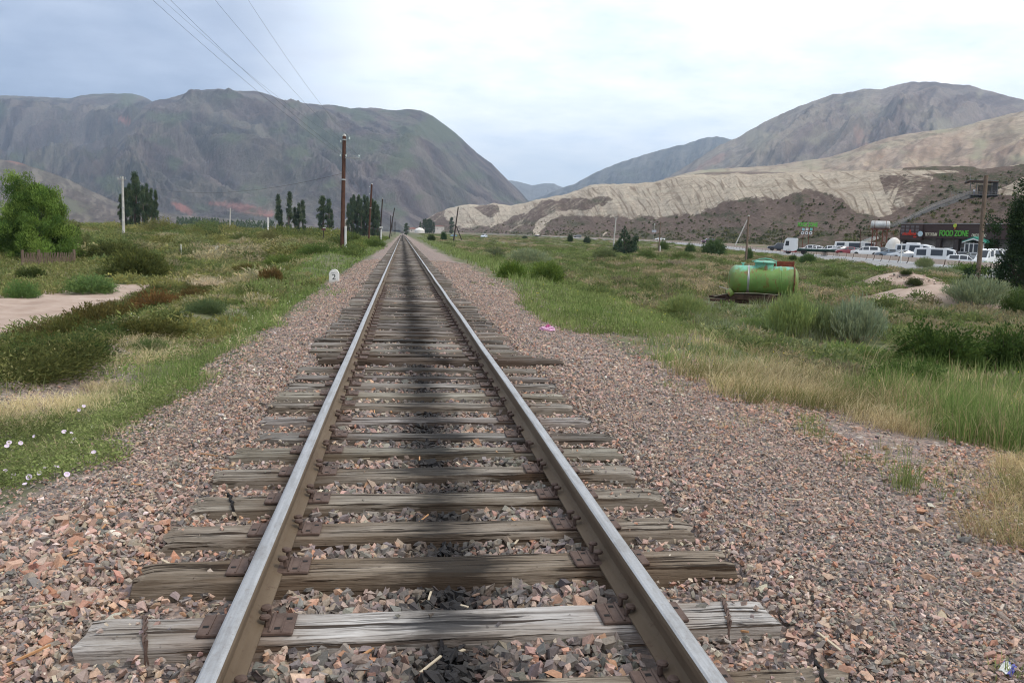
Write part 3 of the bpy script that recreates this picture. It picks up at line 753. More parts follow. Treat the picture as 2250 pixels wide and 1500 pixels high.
# a tie plate and its spikes, modelled once (track inside at +x)
pb = MB()
pb.box((0, 0, .008), (.36, .17, .016), .004)
pb.box((-.093, 0, .0195), (.012, .165, .009), .003); pb.box((.093, 0, .0195), (.012, .165, .009), .003)
pb.box((-.137, 0, .0175), (.006, .165, .004)); pb.box((.137, 0, .0175), (.006, .165, .004))
pb.cur = 1
for hx, hy in ((.155, .03), (-.155, -.02), (.118, -.05)):
    pb.box((hx, hy, .0168), (.022, .018, .0012))
PLATE_O = pb.build('tie_plate', [M_PLATE, M_HOLE]); COL.objects.unlink(PLATE_O)
sb_ = MB()
sb_.box((0, 0, .012), (.018, .018, .034), .003)
sb_.lathe([(.006, .026), (.020, .028), (.023, .036), (.019, .043), (.008, .046)], (-.010, 0, 0), 8)
SPIKE_O = sb_.build('spike', M_PLATE, smooth=True); COL.objects.unlink(SPIKE_O)
def plates(tie, shown, y_off=0.0):
    for side in (-1, 1):
        p = PLATE_O.copy(); COL.objects.link(p); p.parent = tie
        p.location = (side*.795-tie['dx'], y_off, -.002); p.rotation_euler = (0, 0, 0 if side < 0 else math.pi)
        spots_ = [(.074, .045, 0), (.078, -.040, .3), (-.078, .03, math.pi), (-.076, -.05, math.pi+.2)]
        for q, (sx, sy, a) in enumerate(spots_[:4 if shown else 2]):
            k = SPIKE_O.copy(); COL.objects.link(k); k.parent = p
            k.location = (sx, sy+random.uniform(-.012, .012), .018+random.uniform(0, .012)); k.rotation_euler = (random.uniform(-.12, .12), random.uniform(-.2, .1), a+random.uniform(-.35, .35))
SP, T0 = .5323, 2.7579-.11
tie_spec = {   # index: (variant, dx, dy, rz, dz, tint, label)
    0: (3, .05, -.01, .004, -.004, (.95, .86, .74), 'split brown sleeper closest to the camera with rough torn end grain'),
    1: (2, -.02, 0, .002, .0, (1.60, 1.62, 1.66), 'pale silver-grey sleeper with wire twisted round both ends'),
    2: (0, .02, .01, .009, .018, (.88, .78, .66), 'brown sleeper standing proud with a deep dark front face'),
    3: (4, .0, 0, .007, .004, (1.0, .92, .82), 'tan-brown sleeper just beyond the proud dark-faced one'),
    4: (5, .0, 0, .012, .0, (.98, .93, .84), 'sleeper with a dark strap bound round its pole-side end'),
    5: (1, -.01, 0, .006, .004, (1.05, 1.0, .92), 'grey sleeper just beyond the strapped one'),
    14: (6, .30, 0, .004, .03, (.50, .44, .40), 'dark sleeper whose black end juts out past its neighbours'),
    9: (1, 0, 0, 0, .008, (1.15, 1.12, 1.06), 'bleached sleeper with a deep dark shadow gap in front'),
    15: (0, .12, 0, 0, .0, (.6, .55, .5), 'dark brown sleeper just beyond the jutting black-ended one'),
    31: (2, 0, 0, 0, .006, (1.25, 1.22, 1.18), 'whitish sleeper near the rail joints'),
}
NT_ = 300
tie_pos = []
LAB_FAR = 'weathered grey-brown wooden sleeper among the many under the rails'
for i in range(NT_):
    if i in tie_spec:
        vr, ddx, ddy, rz, dz_, tint, lab = tie_spec[i]; me = TIES_LONG if vr == 6 else TIES[vr]
    else:
        me = TIES[random.randrange(6)]; ddx, ddy, rz, dz_ = random.gauss(0, .035), random.gauss(0, .012), random.gauss(.003, .006), random.gauss(.002, .006)
        v = random.uniform(.62, 1.2); tint = (v, v*random.uniform(.95, 1.0), v*random.uniform(.90, 1.0)); lab = LAB_FAR
        if i > 5: dz_ -= .014
        if 33 < i < 44: dz_ -= .03
    o = bpy.data.objects.new('sleeper', me); COL.objects.link(o)
    y = T0+SP*i+ddy
    o.location = (TX+ddx, y, dz_); o.rotation_euler = (random.gauss(0, .008), random.gauss(0, .002), rz)
    o.color = (*tint, 1); tag(o, lab, 'sleeper', 'sleepers of the track'); o['dx'] = ddx
    tie_pos.append((TX+ddx, y, rz, .12))
    if i < 42: plates(o, i < 16)
    del o['dx']
    if i in (1, 4, 0):
        for sx, wv in {1: ((-1.16, 1), (1.19, 1)), 4: ((-1.17, 0),), 0: ((1.27, 0),)}[i]:
            w = MB()
            for tw in ((0, 1) if wv else (0,)):
                pts = []
                for t in np.linspace(0, 1, 22):
                    a = t*math.pi; yy = -.128*math.cos(a)*1.0
                    prof_z = .007 if abs(yy) < .108 else .007-.11*(abs(yy)-.108)/.02
                    pts.append((sx+.05*(t-.5)*(1 if sx > 0 else -1)*2+.007*math.sin(t*22+tw*math.pi), yy, prof_z+.005*math.cos(t*22+tw*math.pi)))
                w.tube(pts, .0055 if wv else .008, 5)
            w.build('wire_binding', M_PLATE if wv else M_HOLE, o)
# the rest of the sleepers, too far to count
fb = MB()
for i in range(NT_, 1250):
    y = T0+SP*i
    fb.box((TX+random.gauss(0, .04), y, -.06), (2.75, .22, .12+.01*random.random()))
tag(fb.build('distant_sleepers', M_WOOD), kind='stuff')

# ------------------------------------------------------------------ ballast stones
def rot_mats(n, rng, tilt=1.0):
    a, b, c = rng.uniform(0, 2*math.pi, n), rng.normal(0, .9*tilt, n), rng.normal(0, .9*tilt, n)
    ca, sa, cb, sb, cc, sc = np.cos(a), np.sin(a), np.cos(b), np.sin(b), np.cos(c), np.sin(c)
    Rz = np.zeros((n, 3, 3)); Rz[:, 0, 0] = ca; Rz[:, 0, 1] = -sa; Rz[:, 1, 0] = sa; Rz[:, 1, 1] = ca; Rz[:, 2, 2] = 1
    Ry = np.zeros((n, 3, 3)); Ry[:, 0, 0] = cb; Ry[:, 0, 2] = sb; Ry[:, 2, 0] = -sb; Ry[:, 2, 2] = cb; Ry[:, 1, 1] = 1
    Rx = np.zeros((n, 3, 3)); Rx[:, 1, 1] = cc; Rx[:, 1, 2] = -sc; Rx[:, 2, 1] = sc; Rx[:, 2, 2] = cc; Rx[:, 0, 0] = 1
    return Rz@Ry@Rx
CUBE = np.array([(x, y, z) for z in (-1, 1) for y in (-1, 1) for x in (-1, 1)], float)
CUBEF = np.array([(0, 2, 3, 1), (4, 5, 7, 6), (0, 1, 5, 4), (1, 3, 7, 5), (3, 2, 6, 7), (2, 0, 4, 6)])
def stones(P, size, flat, colour, rng, tilt=.35):
    n = len(P); K = 60; vs = []
    for k in range(K):
        w = CUBE*rng.uniform(.25, 1.05, (8, 3))
        w[:4, :2] *= rng.uniform(.8, 1.1); w[4:, :2] *= rng.uniform(.55, .95)
        q = rng.uniform(0, math.pi); c, s_ = math.cos(q), math.sin(q)
        w = w*np.array([rng.uniform(.85, 1.6), rng.uniform(.5, .95), rng.uniform(.6, 1.0)])
        sh = rng.normal(0, .22, 2); w[:, 0] += sh[0]*w[:, 2]; w[:, 1] += sh[1]*w[:, 2]
        vs.append(w)
    vs = np.array(vs)*.85
    W = vs[rng.integers(0, K, n)]*size[:, None, None]*.5
    W[:, :, 2] *= flat[:, None]
    W = np.einsum('nij,nkj->nki', rot_mats(n, rng, tilt), W)+P[:, None, :]
    Fc = CUBEF[None]+(np.arange(n)*8)[:, None, None]
    return W.reshape(-1, 3), Fc.reshape(-1, 4), np.repeat(colour, 8, 0)
PAL = np.array([(0.143, 0.127, 0.121), (0.203, 0.178, 0.163), (0.248, 0.216, 0.195), (0.309, 0.255, 0.217), (0.360, 0.274, 0.226), (0.420, 0.303, 0.245), (0.461, 0.317, 0.249), (0.481, 0.308, 0.230), (0.441, 0.245, 0.167), (0.441, 0.355, 0.286), (0.522, 0.423, 0.345), (0.683, 0.595, 0.518)])
PW = np.array([.04, .09, .13, .15, .15, .14, .10, .06, .03, .07, .03, .010]); PW /= PW.sum()
PW_IN = np.array([.11, .19, .19, .16, .12, .07, .05, .04, .035, .02, .01, .002]); PW_IN /= PW_IN.sum()
PW_RED = np.array([.03, .05, .06, .07, .10, .12, .18, .17, .15, .04, .02, .01]); PW_RED /= PW_RED.sum()
M_STONE = None
m = Mt('stone'); q = m.noise(m.pos(), 90, 4, .7); q2 = m.noise(m.pos(), 300, 3, .6)
c = m.mix(1.0, m.attr('Col'), m.ramp(q, [(.3, (.75, .74, .73)), (.7, (1.18, 1.16, 1.13))]), 'MULTIPLY')
M_STONE = m.surf(c, .85, normal=m.bump(m.math('ADD', q, m.math('MULTIPLY', q2, .4)), .5, .004), spec=.2)
def on_tie(x, y, pad=0.0):
    k = np.clip(np.round((y-T0)/SP), 0, NT_-1).astype(int); tp = np.array(tie_pos)
    hit = np.zeros(x.shape, bool)
    for dk in (-1, 0, 1):
        kk = np.clip(k+dk, 0, NT_-1); t = tp[kk]
        hit |= (np.abs(x-t[:, 0]) < 1.39+pad) & (np.abs(y-t[:, 1]-(x-t[:, 0])*t[:, 2]) < t[:, 3]+pad)
    return hit
VV, FF, CC = [], [], []; base_v = 0
def put(P, s, fl, c, tilt=.35):
    global base_v
    a, b, cc = stones(P, s, fl, c, RNG, tilt); VV.append(a); FF.append(b+base_v); CC.append(cc); base_v += len(a)
def colours(x, y, pw, oil=True, warm=0.0):
    n = len(x); c = PAL[RNG.choice(len(PAL), n, p=pw)]*RNG.uniform(.78, 1.22, (n, 1))*RNG.uniform(.93, 1.07, (n, 3))
    if oil:
        o = np.exp(-((x-TX-.03+.10*pn(y*.8, y*.1, 14))/.23)**2)*np.clip(1.1+.5*pn(y*1.3, x*2, 15), .6, 1)
        c = c*(1-o[:, None])+np.array([.025, .024, .025])*o[:, None]
    return c
def field(n, x0, x1, y0, y1, smin, smax, pw, flat, zoff, keep, falloff=None, tilt=.5, oil=True):
    x = RNG.uniform(x0, x1, n); u = RNG.uniform(0, 1, n)
    y = y0+(y1-y0)*(u**falloff if falloff else u)
    k = keep(x, y); x, y = x[k], y[k]
    s = smin+(smax-smin)*RNG.beta(1.1, 3.4, len(x))
    z = terrain(x, y)+zoff+RNG.normal(0, .006, len(x))
    put(np.stack([x, y, z], 1), s, RNG.uniform(*flat, len(x)), colours(x, y, pw, oil), tilt)
def rails_clear(x): return (np.abs(np.abs(x-TX)-.795) > .085)
# between the sleepers: coarse angular stones, two layers
crib = lambda x, y: ~on_tie(x, y, .004) & rails_clear(x)
for zo in (-.02, .016, .040):
    field(9000, TX-.80, TX+.80, 2.35, 12, .038, .105, PW_IN, (.7, 1.0), zo-.008+.0, crib, 1.5, .5)
field(9000, TX-.80, TX+.80, 11, 26, .05, .10, PW_IN, (.7, 1.0), .005, crib, 1.3, .5)
out = lambda x, y: (np.abs(x-TX) > .80) & (~on_tie(x, y, .002)) & rails_clear(x)
for zo in (-.008, .016):
    field(15000, TX-1.75, TX+1.75, 2.35, 10, .026, .066, PW, (.55, .9), zo+.012, out, 1.4)
field(14000, TX-1.75, TX+1.75, 9, 24, .035, .07, PW, (.5, .85), .016, out, 1.3)
# a few stones lying on the timber
field(9000, TX-1.36, TX+1.4, 2.5, 16, .018, .05, PW, (.6, .9), .085, lambda x, y: on_tie(x, y, -.03) & rails_clear(x) & (RNG.uniform(0, 1, len(x)) < np.where(np.abs(x-TX) > 1.0, np.where(x > TX, .62, .30), .02)), 1.3)
# the broad shoulders
def edge_keep(x, y):
    d = x-TX; e = .3*pn(y*.4, x*.2, 31)
    return (RNG.uniform(0, 1, len(x)) < np.where(d > 0, 1-.85*sm(2.7, 3.7, d+e), 1-.85*sm(2.0, 2.8, -d+e)))
for lay in range(2):
    field(34000, TX+1.45, TX+4.6, 2.2, 9, .018, .052, PW, (.42, .75), .002+.010*lay, edge_keep, 1.35)
    field(23000, TX-3.2, TX-1.45, 2.2, 9, .018, .052, PW, (.42, .75), .002+.010*lay, edge_keep, 1.35)
field(22000, TX+1.45, TX+4.4, 8.5, 24, .032, .07, PW, (.45, .8), .008, edge_keep, 1.3)
field(12000, TX-2.9, TX-1.45, 8.5, 24, .032, .07, PW, (.45, .8), .008, edge_keep, 1.3)
field(16000, TX+1.3, TX+4.4, 22, 50, .05, .10, PW, (.4, .7), .008, edge_keep, 1.2)
field(9000, TX-2.9, TX-1.3, 22, 50, .05, .10, PW, (.4, .7), .008, edge_keep, 1.2)
# bigger salmon stones beside the nearest sleeper ends, and scattered larger lumps
field(1100, TX-2.6, TX-1.25, 2.7, 4.9, .035, .13, PW_RED, (.65, .95), .018, lambda x, y: ~on_tie(x, y, .03), None, .6, False)
field(420, TX-.78, TX+.78, 2.4, 7, .07, .15, PW_IN, (.7, .95), .02, lambda x, y: ~on_tie(x, y, .035) & rails_clear(x), None, .6)
field(700, TX+1.4, TX+4.2, 2.3, 12, .05, .10, PW_RED, (.6, .9), .014, lambda x, y: ~on_tie(x, y, .02), 1.2, .5, False)
# red gravel below the shoulder by the tall grass
field(12000, TX+3.2, TX+5.4, 4.0, 10, .03, .07, PW_RED, (.5, .85), .006, lambda x, y: fbm(x*.8, y*.5, 3, 71) > -.25, None, .4, False)
field(4200, TX-6.0, TX-4.1, 6, 17, .025, .06, PW, (.5, .8), .006, lambda x, y: np.abs(x-TX+4.85+.4*pn(y*.35, x*.1, 4)) < .8, None, .4, False)
# rubble on the spoil heap
c_ = DZ(2010, 50)
field(1500, c_[0]-2.6, c_[0]+2.6, c_[1]-2.4, c_[1]+2.4, .05, .22, PW, (.6, .9), .02, lambda x, y: fbm(x*.9, y*.9, 3, 5) > .1, None, .5, False)
o = mesh_np('ballast', np.vstack(VV), np.vstack(FF), M_STONE, col=np.vstack(CC))
tag(o, 'crushed pink and grey stone ballast along the track', 'ballast', kind='stuff')
# chips of wood, straw and twigs lying on the stones
cb = MB()
for i in range(150):
    x = TX+random.choice((random.uniform(-2.1, -1.0), random.uniform(-2.1, -1.0), random.uniform(-.7, .7), random.uniform(1.0, 2.4))); y = 2.6+6.0*random.random()**1.5
    z = float(terrain(x, y))+.045; a = random.uniform(0, math.pi); L = random.uniform(.02, .08) if random.random() < .85 else random.uniform(.1, .22)
    cb.cur = random.randrange(3)
    cb.box((x, y, z), (L, random.uniform(.004, .014), random.uniform(.003, .008)), rz=a, ry=random.uniform(-.3, .3))
tag(cb.build('wood_chip_litter', [plain('chip_orange', (.42, .22, .10), .8), plain('chip_pale', (.46, .38, .27), .8), plain('chip_dark', (.16, .10, .07), .8)]), 'splinters of orange and pale wood scattered over the ballast', 'wood chips', kind='stuff')
# ------------------------------------------------------------------ poles and wires
def wood_pole_mat(name, a, b):
    m = Mt(name); p = m.map(m.obj(), (14, 14, .7)); q = m.noise(p, 1, 6, .65, .4); q2 = m.noise(m.map(m.obj(), (40, 40, 1.5)), 1, 4, .6)
    c = m.ramp(q, [(.3, a), (.7, b)]); c = m.mix(m.ramp(q2, [(.32, .7), (.45, 0.0)]), c, (.02, .014, .012))
    return m.surf(c, .85, normal=m.bump(q, .5, .01), spec=.15)
M_POLE = wood_pole_mat('creosoted_pole', (.045, .024, .018), (.12, .058, .038))
M_POLEB = wood_pole_mat('black_pole', (.028, .022, .02), (.065, .048, .04))
M_POLEG = wood_pole_mat('weathered_pole', (.12, .085, .06), (.21, .155, .115))
M_CONC = plain('concrete', (.42, .40, .36), .85, var=.2, scale=2)
M_CONCW = plain('whitewashed_concrete', (.62, .61, .57), .8, var=.15, scale=3)
M_GALV = plain('galvanised_steel', (.33, .33, .32), .5, .6, var=.2)
M_GLASSI = plain('insulator_glass', (.55, .62, .60), .15, var=.1, spec=.6)
def V3(a): return Vector([float(q) for q in a])
def pole(name, base, top, depth, r0, r1, mat, label, cat, group=None, bury=.6, stub=None, ins=(), arms=(), cap=False, band=None):
    b, t = V3(DP(*base, depth)), V3(DP(*top, depth))
    o = thing(name, label, cat, b, 0, group); L = t-b
    ax = L.normalized()
    m_ = MB(); n = 9
    m_.tube([-ax*bury]+[L*(k/n) for k in range(n+1)], [r0]+[r0+(r1-r0)*k/n for k in range(n+1)], 12)
    m_.build('post', mat, o, smooth=True)
    rt = Vector(_r0)
    if cap:
        c = MB(); c.lathe([(r1*1.05, -.12), (r1*1.08, -.02), (r1*.75, .05), (r1*.3, .08)], tuple(L), 12); c.build('cap', M_CONCW, o, smooth=True)
    if band:
        for f in band:
            c = MB(); p = L*f; c.tube([p-ax*.05, p+ax*.05], r0*1.12, 12); c.build('binding_band', M_GALV, o)
    if stub:
        c = MB(); sx = r0+.09; p0 = rt*sx
        c.box(tuple(p0+Vector((0, 0, stub*.5-.3))), (.16, .20, stub+.6), .02); c.build('concrete_stub', M_CONCW, o)
    for f, side, ln in ins:
        c = MB(); p = L*f; e = p+rt*(side*(r0+ln))
        c.tube([p, e, e+Vector((0, 0, .10))], .014, 6)
        c.build('bracket', M_GALV, o)
        c = MB(); c.lathe([(.02, .06), (.06, .08), (.07, .13), (.045, .16), (.055, .20), (.03, .25)], tuple(e), 10); c.build('insulator', M_GLASSI, o, smooth=True)
    for f, a, b2, th in arms:
        c = MB(); p = L*f
        c.box(tuple(p+rt*((a+b2)/2)+Vector((0, -r0-.05, 0))), (b2-a, .09, th), .01, rz=-YAW); ar = c.build('crossarm', mat if th > .07 else M_GALV, o)
        for q in (a+.08, b2-.08):
            c = MB(); c.lathe([(.02, .0), (.02, .08), (.055, .10), (.06, .16), (.03, .22)], tuple(p+rt*q+Vector((0, -r0-.05, th/2))), 8); c.build('insulator', M_GLASSI, ar, smooth=True)
    return o, b, t
P1, p1b, p1t = pole('telegraph_pole', (752, 543), (756.5, 297), 64, .165, .135, M_POLE, 'tall red-brown telegraph pole with a pale cap and side arm, standing nearest of the row', 'telegraph pole', 'telegraph poles along the line', stub=1.6, cap=True, band=(.60, .955),
     ins=((.925, -1, .10), (.80, -1, .12), (.955, 1, .22)), arms=((.795, .10, 1.25, .06),))
P2, p2b, p2t = pole('telegraph_pole', (810, 528), (817, 404), 127, .165, .13, M_POLE, 'red-brown telegraph pole leaning in front of the dense poplar clump', 'telegraph pole', 'telegraph poles along the line', cap=True, band=(.57,), ins=((.93, -1, .12), (.80, -1, .12)))
P3, p3b, p3t = pole('telegraph_pole', (834.5, 531), (840.5, 436), 171, .15, .12, M_POLEB, 'black telegraph pole beside the white post with a small plate', 'telegraph pole', 'telegraph poles along the line', cap=True)
LBP = 'dark telegraph pole far along the line where the row closes up'
P4, p4b, p4t = pole('telegraph_pole', (855, 526), (867, 457), 232, .16, .13, M_POLEB, 'dark telegraph pole just past the pole with the white post', 'telegraph pole', 'telegraph poles along the line')
for bs, tp, d in (((857, 519), (858.7, 473), 345), ((861, 518), (862.7, 475.5), 375), ((865.6, 515), (866.3, 488), 560), ((868, 514), (868.8, 487.5), 600)):
    pole('telegraph_pole', bs, tp, d, .17, .15, M_POLEB, LBP, 'telegraph pole', 'telegraph poles along the line')
# concrete line across the scrub
pole('concrete_pole', (272, 531), (269, 388), 111, .20, .14, M_CONC, 'pale concrete power pole before the first poplar clump, crossarm on top', 'power pole', ins=((.97, -1, .05),), arms=((.955, -.6, .6, .09),), cap=False, band=(.52,))
pole('concrete_pole', (504.5, 514), (506, 457), 280, .24, .17, M_CONC, 'thin concrete pole with a crossarm among the olive bushes', 'power pole', arms=((.90, -1.1, 1.1, .12),), bury=1.5)
pole('concrete_pole', (589, 516), (588.5, 478), 280, .30, .26, M_CONCW, 'short white stump-like pole next to the slim poplars', 'power pole', bury=1.5)
# poles on the road side
PB, pbb, pbt = pole('leaning_pole', (997, 527), (1007, 455), 224, .20, .15, M_POLEB, 'leaning dark pole propped by a strut near the distant road', 'telegraph pole', bury=.6)
c = MB(); c.tube([V3(DP(1002.5, 497, 224))-pbb, V3(DP(1014.5, 527, 224))-pbb], .13, 8); c.build('strut', M_POLEB, PB)
pole('telegraph_pole', (1447.3, 555), (1451.3, 488), 150, .13, .11, M_POLEG, 'thin brown pole on a white stub in the dry scrub', 'telegraph pole', stub=1.2)
pole('concrete_pole', (1348, 541), (1353.7, 478), 230, .22, .16, M_CONC, 'pale concrete pole rising behind the dark spruce-like tree', 'power pole', arms=((.985, -.5, .5, .08),))
pole('telegraph_pole', (1638.5, 580), (1645, 474), 110, .15, .12, M_POLEG, 'brown wooden pole standing behind the green tank', 'telegraph pole', cap=True)
pole('leaning_pole', (1611, 548), (1642.5, 482), 262, .20, .15, M_CONC, 'pale slanting pole behind the road barrier', 'telegraph pole', bury=.8)
PR, prb, prt = pole('telegraph_pole', (2147, 630), (2167, 386), 55, .155, .125, M_POLEG, 'tall brown wooden pole in front of the restaurant building', 'telegraph pole', bury=.5)
pole('lamp_post', (1978.8, 580), (1981.8, 532), 111, .075, .06, M_CONCW, 'slender white post between the yurt and the minibuses', 'post')
pole('lamp_post', (1888.8, 556), (1891.3, 505), 150, .07, .055, M_POLE, 'thin rusty post in front of the white coach', 'post')
pole('lamp_post', (1716.8, 540), (1719, 503), 185, .08, .06, M_POLEB, 'thin dark post above the two dark pickups', 'post')

M_WIRE = plain('wire', (.035, .035, .04), .5, .5)
def wire(pts, r, label, group='overhead wires of the telegraph line'):
    c = MB(); c.tube(pts, r, 5); return tag(c.build('overhead_wire', M_WIRE), label, 'wire', group)
def sag(a, b, s, n=26):
    a, b = Vector(a), Vector(b)
    return [a.lerp(b, t)+Vector((0, 0, -4*s*t*(1-t))) for t in np.linspace(0, 1, n)]
L1 = p1t-p1b
ATT = [p1b+L1*.80+Vector((-.32, 0, .2)), p1b+L1*.795+Vector((.1, -.2, .2)), p1b+L1*.925+Vector((-.3, 0, .2)), p1b+L1*.955+Vector((.38, 0, .2)), p1b+L1*.795+Vector((1.15, -.25, .2))]
def wire_from(att, px0, mid, lab, r=.0065):
    """a span from the pole to its neighbour behind the camera, passing the frame top in column PX0 and the point MID"""
    a = V3(att)
    best = None
    for zc in np.arange(5.5, 12.0, .1):                 # height at which the wire crosses the top of the frame
        q = ray(np.array(px0), np.array(0.)); t = (zc-CAMH)/q[2]; p = Vector([q[0]*t, q[1]*t, zc])
        for s_ in np.arange(.0, 3.0, .05):
            # parabola in y from pole through p with sag curvature
            Y0, Y1 = a.y, -6.0
            xs = lambda y: a.x+(p.x-a.x)*(y-a.y)/(p.y-a.y)
            def zs(y, s_=s_):
                tt = (y-Y0)/(Y1-Y0); tp_ = (p.y-Y0)/(Y1-Y0)
                lin_end = (p.z+4*s_*tp_*(1-tp_)-a.z)/tp_
                return a.z+lin_end*tt-4*s_*tt*(1-tt)
            end = zs(Y1)
            if abs(end-a.z) > .8: continue
            ys = np.linspace(a.y, p.y, 40); P = np.stack([[xs(y) for y in ys], ys, [zs(y) for y in ys]], 1)
            u, v, _ = to_px(P)
            er = abs(np.interp(mid[1], v[::-1], u[::-1])-mid[0])
            if best is None or er < best[0]: best = (er, xs, zs, Y1)
    er, xs, zs, Y1 = best
    return wire([(xs(y), y, zs(y)) for y in np.linspace(a.y, Y1, 40)], r, lab)
wire_from(ATT[0], 335, (510, 190), 'lowest dark overhead wire of the close-set three')
wire_from(ATT[2], 357, (512, 185), 'thin grey wire between the two darker overhead wires', .0045)
wire_from(ATT[1], 374, (535, 200), 'dark overhead wire, innermost of the close-set three')
wire_from(ATT[4], 472, (618, 218), 'single overhead wire between the close-set three and the outermost one', .0055)
wire_from(ATT[3], 545, (668, 224), 'outermost overhead wire, crossing the bright cloud', .0055)
L2 = p2t-p2b
wire(sag(ATT[0], p2b+L2*.80+Vector((-.32, 0, .2)), .7), .008, 'wire from the tall pole to the next pole, lower side')
wire(sag(ATT[2], p2b+L2*.93+Vector((-.32, 0, .2)), .7), .008, 'wire from the tall pole to the next pole, upper side')
wire(sag(p2b+L2*.93+Vector((-.32, 0, .2)), p3t, .5), .01, 'wire between the pole at the poplar clump and the black pole')
wire(sag(p1b+L1*.66, V3(DP(269.5, 396, 111)), 1.6), .010, 'service wire slanting from the tall pole to the concrete pole')
wire(sag(prt+Vector((0, 0, -.6)), V3(DP(2420, 432, 50)), .25), .012, 'service wire leaving the brown pole before the restaurant')

# ------------------------------------------------------------------ words
def text(body, w, h, mat, parent, loc, name='lettering', extr=.05, rz=0.0, bold=0.0):
    cu = bpy.data.curves.new(name, 'FONT'); cu.body = body; cu.extrude = extr; cu.offset = bold; cu.align_x = 'CENTER'
    to = bpy.data.objects.new(name, cu); COL.objects.link(to)
    dg = bpy.context.evaluated_depsgraph_get(); me = bpy.data.meshes.new_from_object(to.evaluated_get(dg))
    bpy.data.objects.remove(to)
    co = np.zeros(len(me.vertices)*3, np.float32); me.vertices.foreach_get('co', co); co = co.reshape(-1, 3)
    mn, mx = co.min(0), co.max(0)
    out = np.zeros_like(co)
    out[:, 0] = ((co[:, 0]-mn[0])/(mx[0]-mn[0])-.5)*w; out[:, 2] = (co[:, 1]-mn[1])/(mx[1]-mn[1])*h; out[:, 1] = -co[:, 2]
    me.vertices.foreach_set('co', out.ravel()); me.update(); me.materials.clear(); me.materials.append(mat)
    o = bpy.data.objects.new(name, me); COL.objects.link(o); o.parent = parent; o.location = [float(q) for q in loc]; o.rotation_euler = (0, 0, rz)
    return o

# ------------------------------------------------------------------ kilometre stone, litter
kp = GT(np.array(734.5), np.array(620.5)); sc_ = fdepth(kp[0], kp[1])/FPX
ks = thing('kilometre_stone', 'small white round-topped stone with a black 2 beside the track', 'kilometre stone', kp, -.12)
m = Mt('limewash'); q = m.noise(m.obj(), 7, 6, .7); zz = m.xyz(m.obj())[2]
cw = m.mix(m.ramp(q, [(.42, .0), (.75, .55)]), (.74, .72, .68), (.40, .36, .31)); cw = m.mix(m.ramp(m.math('ADD', zz, m.math('MULTIPLY', q, .12)), [(.05, .6), (.16, 0.0)]), cw, (.36, .27, .21))
M_LIME = m.surf(cw, .85, normal=m.bump(q, .4, .006), spec=.15)
w2, hh = 10.2*sc_, 28.5*sc_
b = MB(); pr = [(-w2*1.03, -.25), (w2*1.03, -.25), (w2, hh*.62)]+[(w2*math.cos(a), hh*.62+(hh*.38)*math.sin(a)) for a in np.linspace(.15, math.pi-.15, 9)]+[(-w2, hh*.62)]
b.prism(pr, 'y', -.07, .07); slab = b.build('slab', M_LIME, ks, smooth=False)
M_BLACK = plain('black_paint', (.02, .02, .02), .6)
text('2', 8.0*sc_, 11.5*sc_, M_BLACK, slab, (0, -.072, hh*.22), 'numeral', .003)
b = MB()
for k in range(5): b.box((-w2*.5+k*w2*.24, -.0715, hh*.70+.006*((k*7) % 3)), (w2*.14, .004, .022))
b.build('faded_mark', plain('grey_paint', (.25, .24, .23), .8), slab)

bp = GT(np.array(1203.), np.array(728.))
bag = thing('plastic_bag', 'crumpled pink plastic bag lying on the ballast shoulder', 'plastic bag', bp, .3)
def crumple(rx, ry, rz, seed, amp=.5):
    V = []; F = []; nu, nv = 30, 16
    for j in range(nv+1):
        for i in range(nu):
            th, ph = 2*math.pi*i/nu, math.pi*j/nv
            k = 1+amp*float(ridged(th*.9+seed, ph*1.3, 3, seed))*.5+.25*float(pn(th*2.3, ph*3, seed+4))
            V.append((rx*k*math.sin(ph)*math.cos(th), ry*k*math.sin(ph)*math.sin(th), max(-.4*rz, rz*k*math.cos(ph))+.4*rz))
    for j in range(nv):
        for i in range(nu): F.append((j*nu+i, j*nu+(i+1) % nu, (j+1)*nu+(i+1) % nu, (j+1)*nu+i))
    return V, F
M_PINK = plain('pink_plastic', (.52, .27, .40), .35, var=.35, scale=30, spec=.5); M_PINK2 = plain('magenta_plastic', (.42, .06, .20), .35, var=.3, scale=25, spec=.5)
b = MB(); b.add(*crumple(.105, .08, .045, 4, .8)); b.build('bag', M_PINK, bag)
b = MB(); b.add(*[(lambda V, F: ([(x+.01, y, z+.05) for x, y, z in V], F))(*crumple(.035, .03, .032, 9, .9))][0]); b.build('knot', M_PINK2, bag)
wp = GT(np.array(2208.), np.array(1483.))
b = MB(); n = 9
Vw = [((i/n-.5)*.13, (j/n-.5)*.045, .022+.02*float(pn(i*.5, j*.6, 3))+.012*abs(i/n-.5)) for j in range(n+1) for i in range(n+1)]
b.add(Vw, [(j*(n+1)+i, j*(n+1)+i+1, (j+1)*(n+1)+i+1, (j+1)*(n+1)+i) for j in range(n) for i in range(n)])
b.mi = [1 if (q//n) < 3 or 6 < (q % n) else 0 for q in range(n*n)]
o = b.build('sweet_wrapper', [plain('white_foil', (.62, .62, .58), .35, spec=.6), plain('blue_foil', (.08, .08, .33), .35, spec=.6)]); o.location = [float(q) for q in wp]; o.rotation_euler = (.25, .1, .75)
sol = o.modifiers.new('thickness', 'SOLIDIFY'); sol.thickness = .002
tag(o, 'torn white and blue wrapper on the gravel in the corner', 'wrapper')

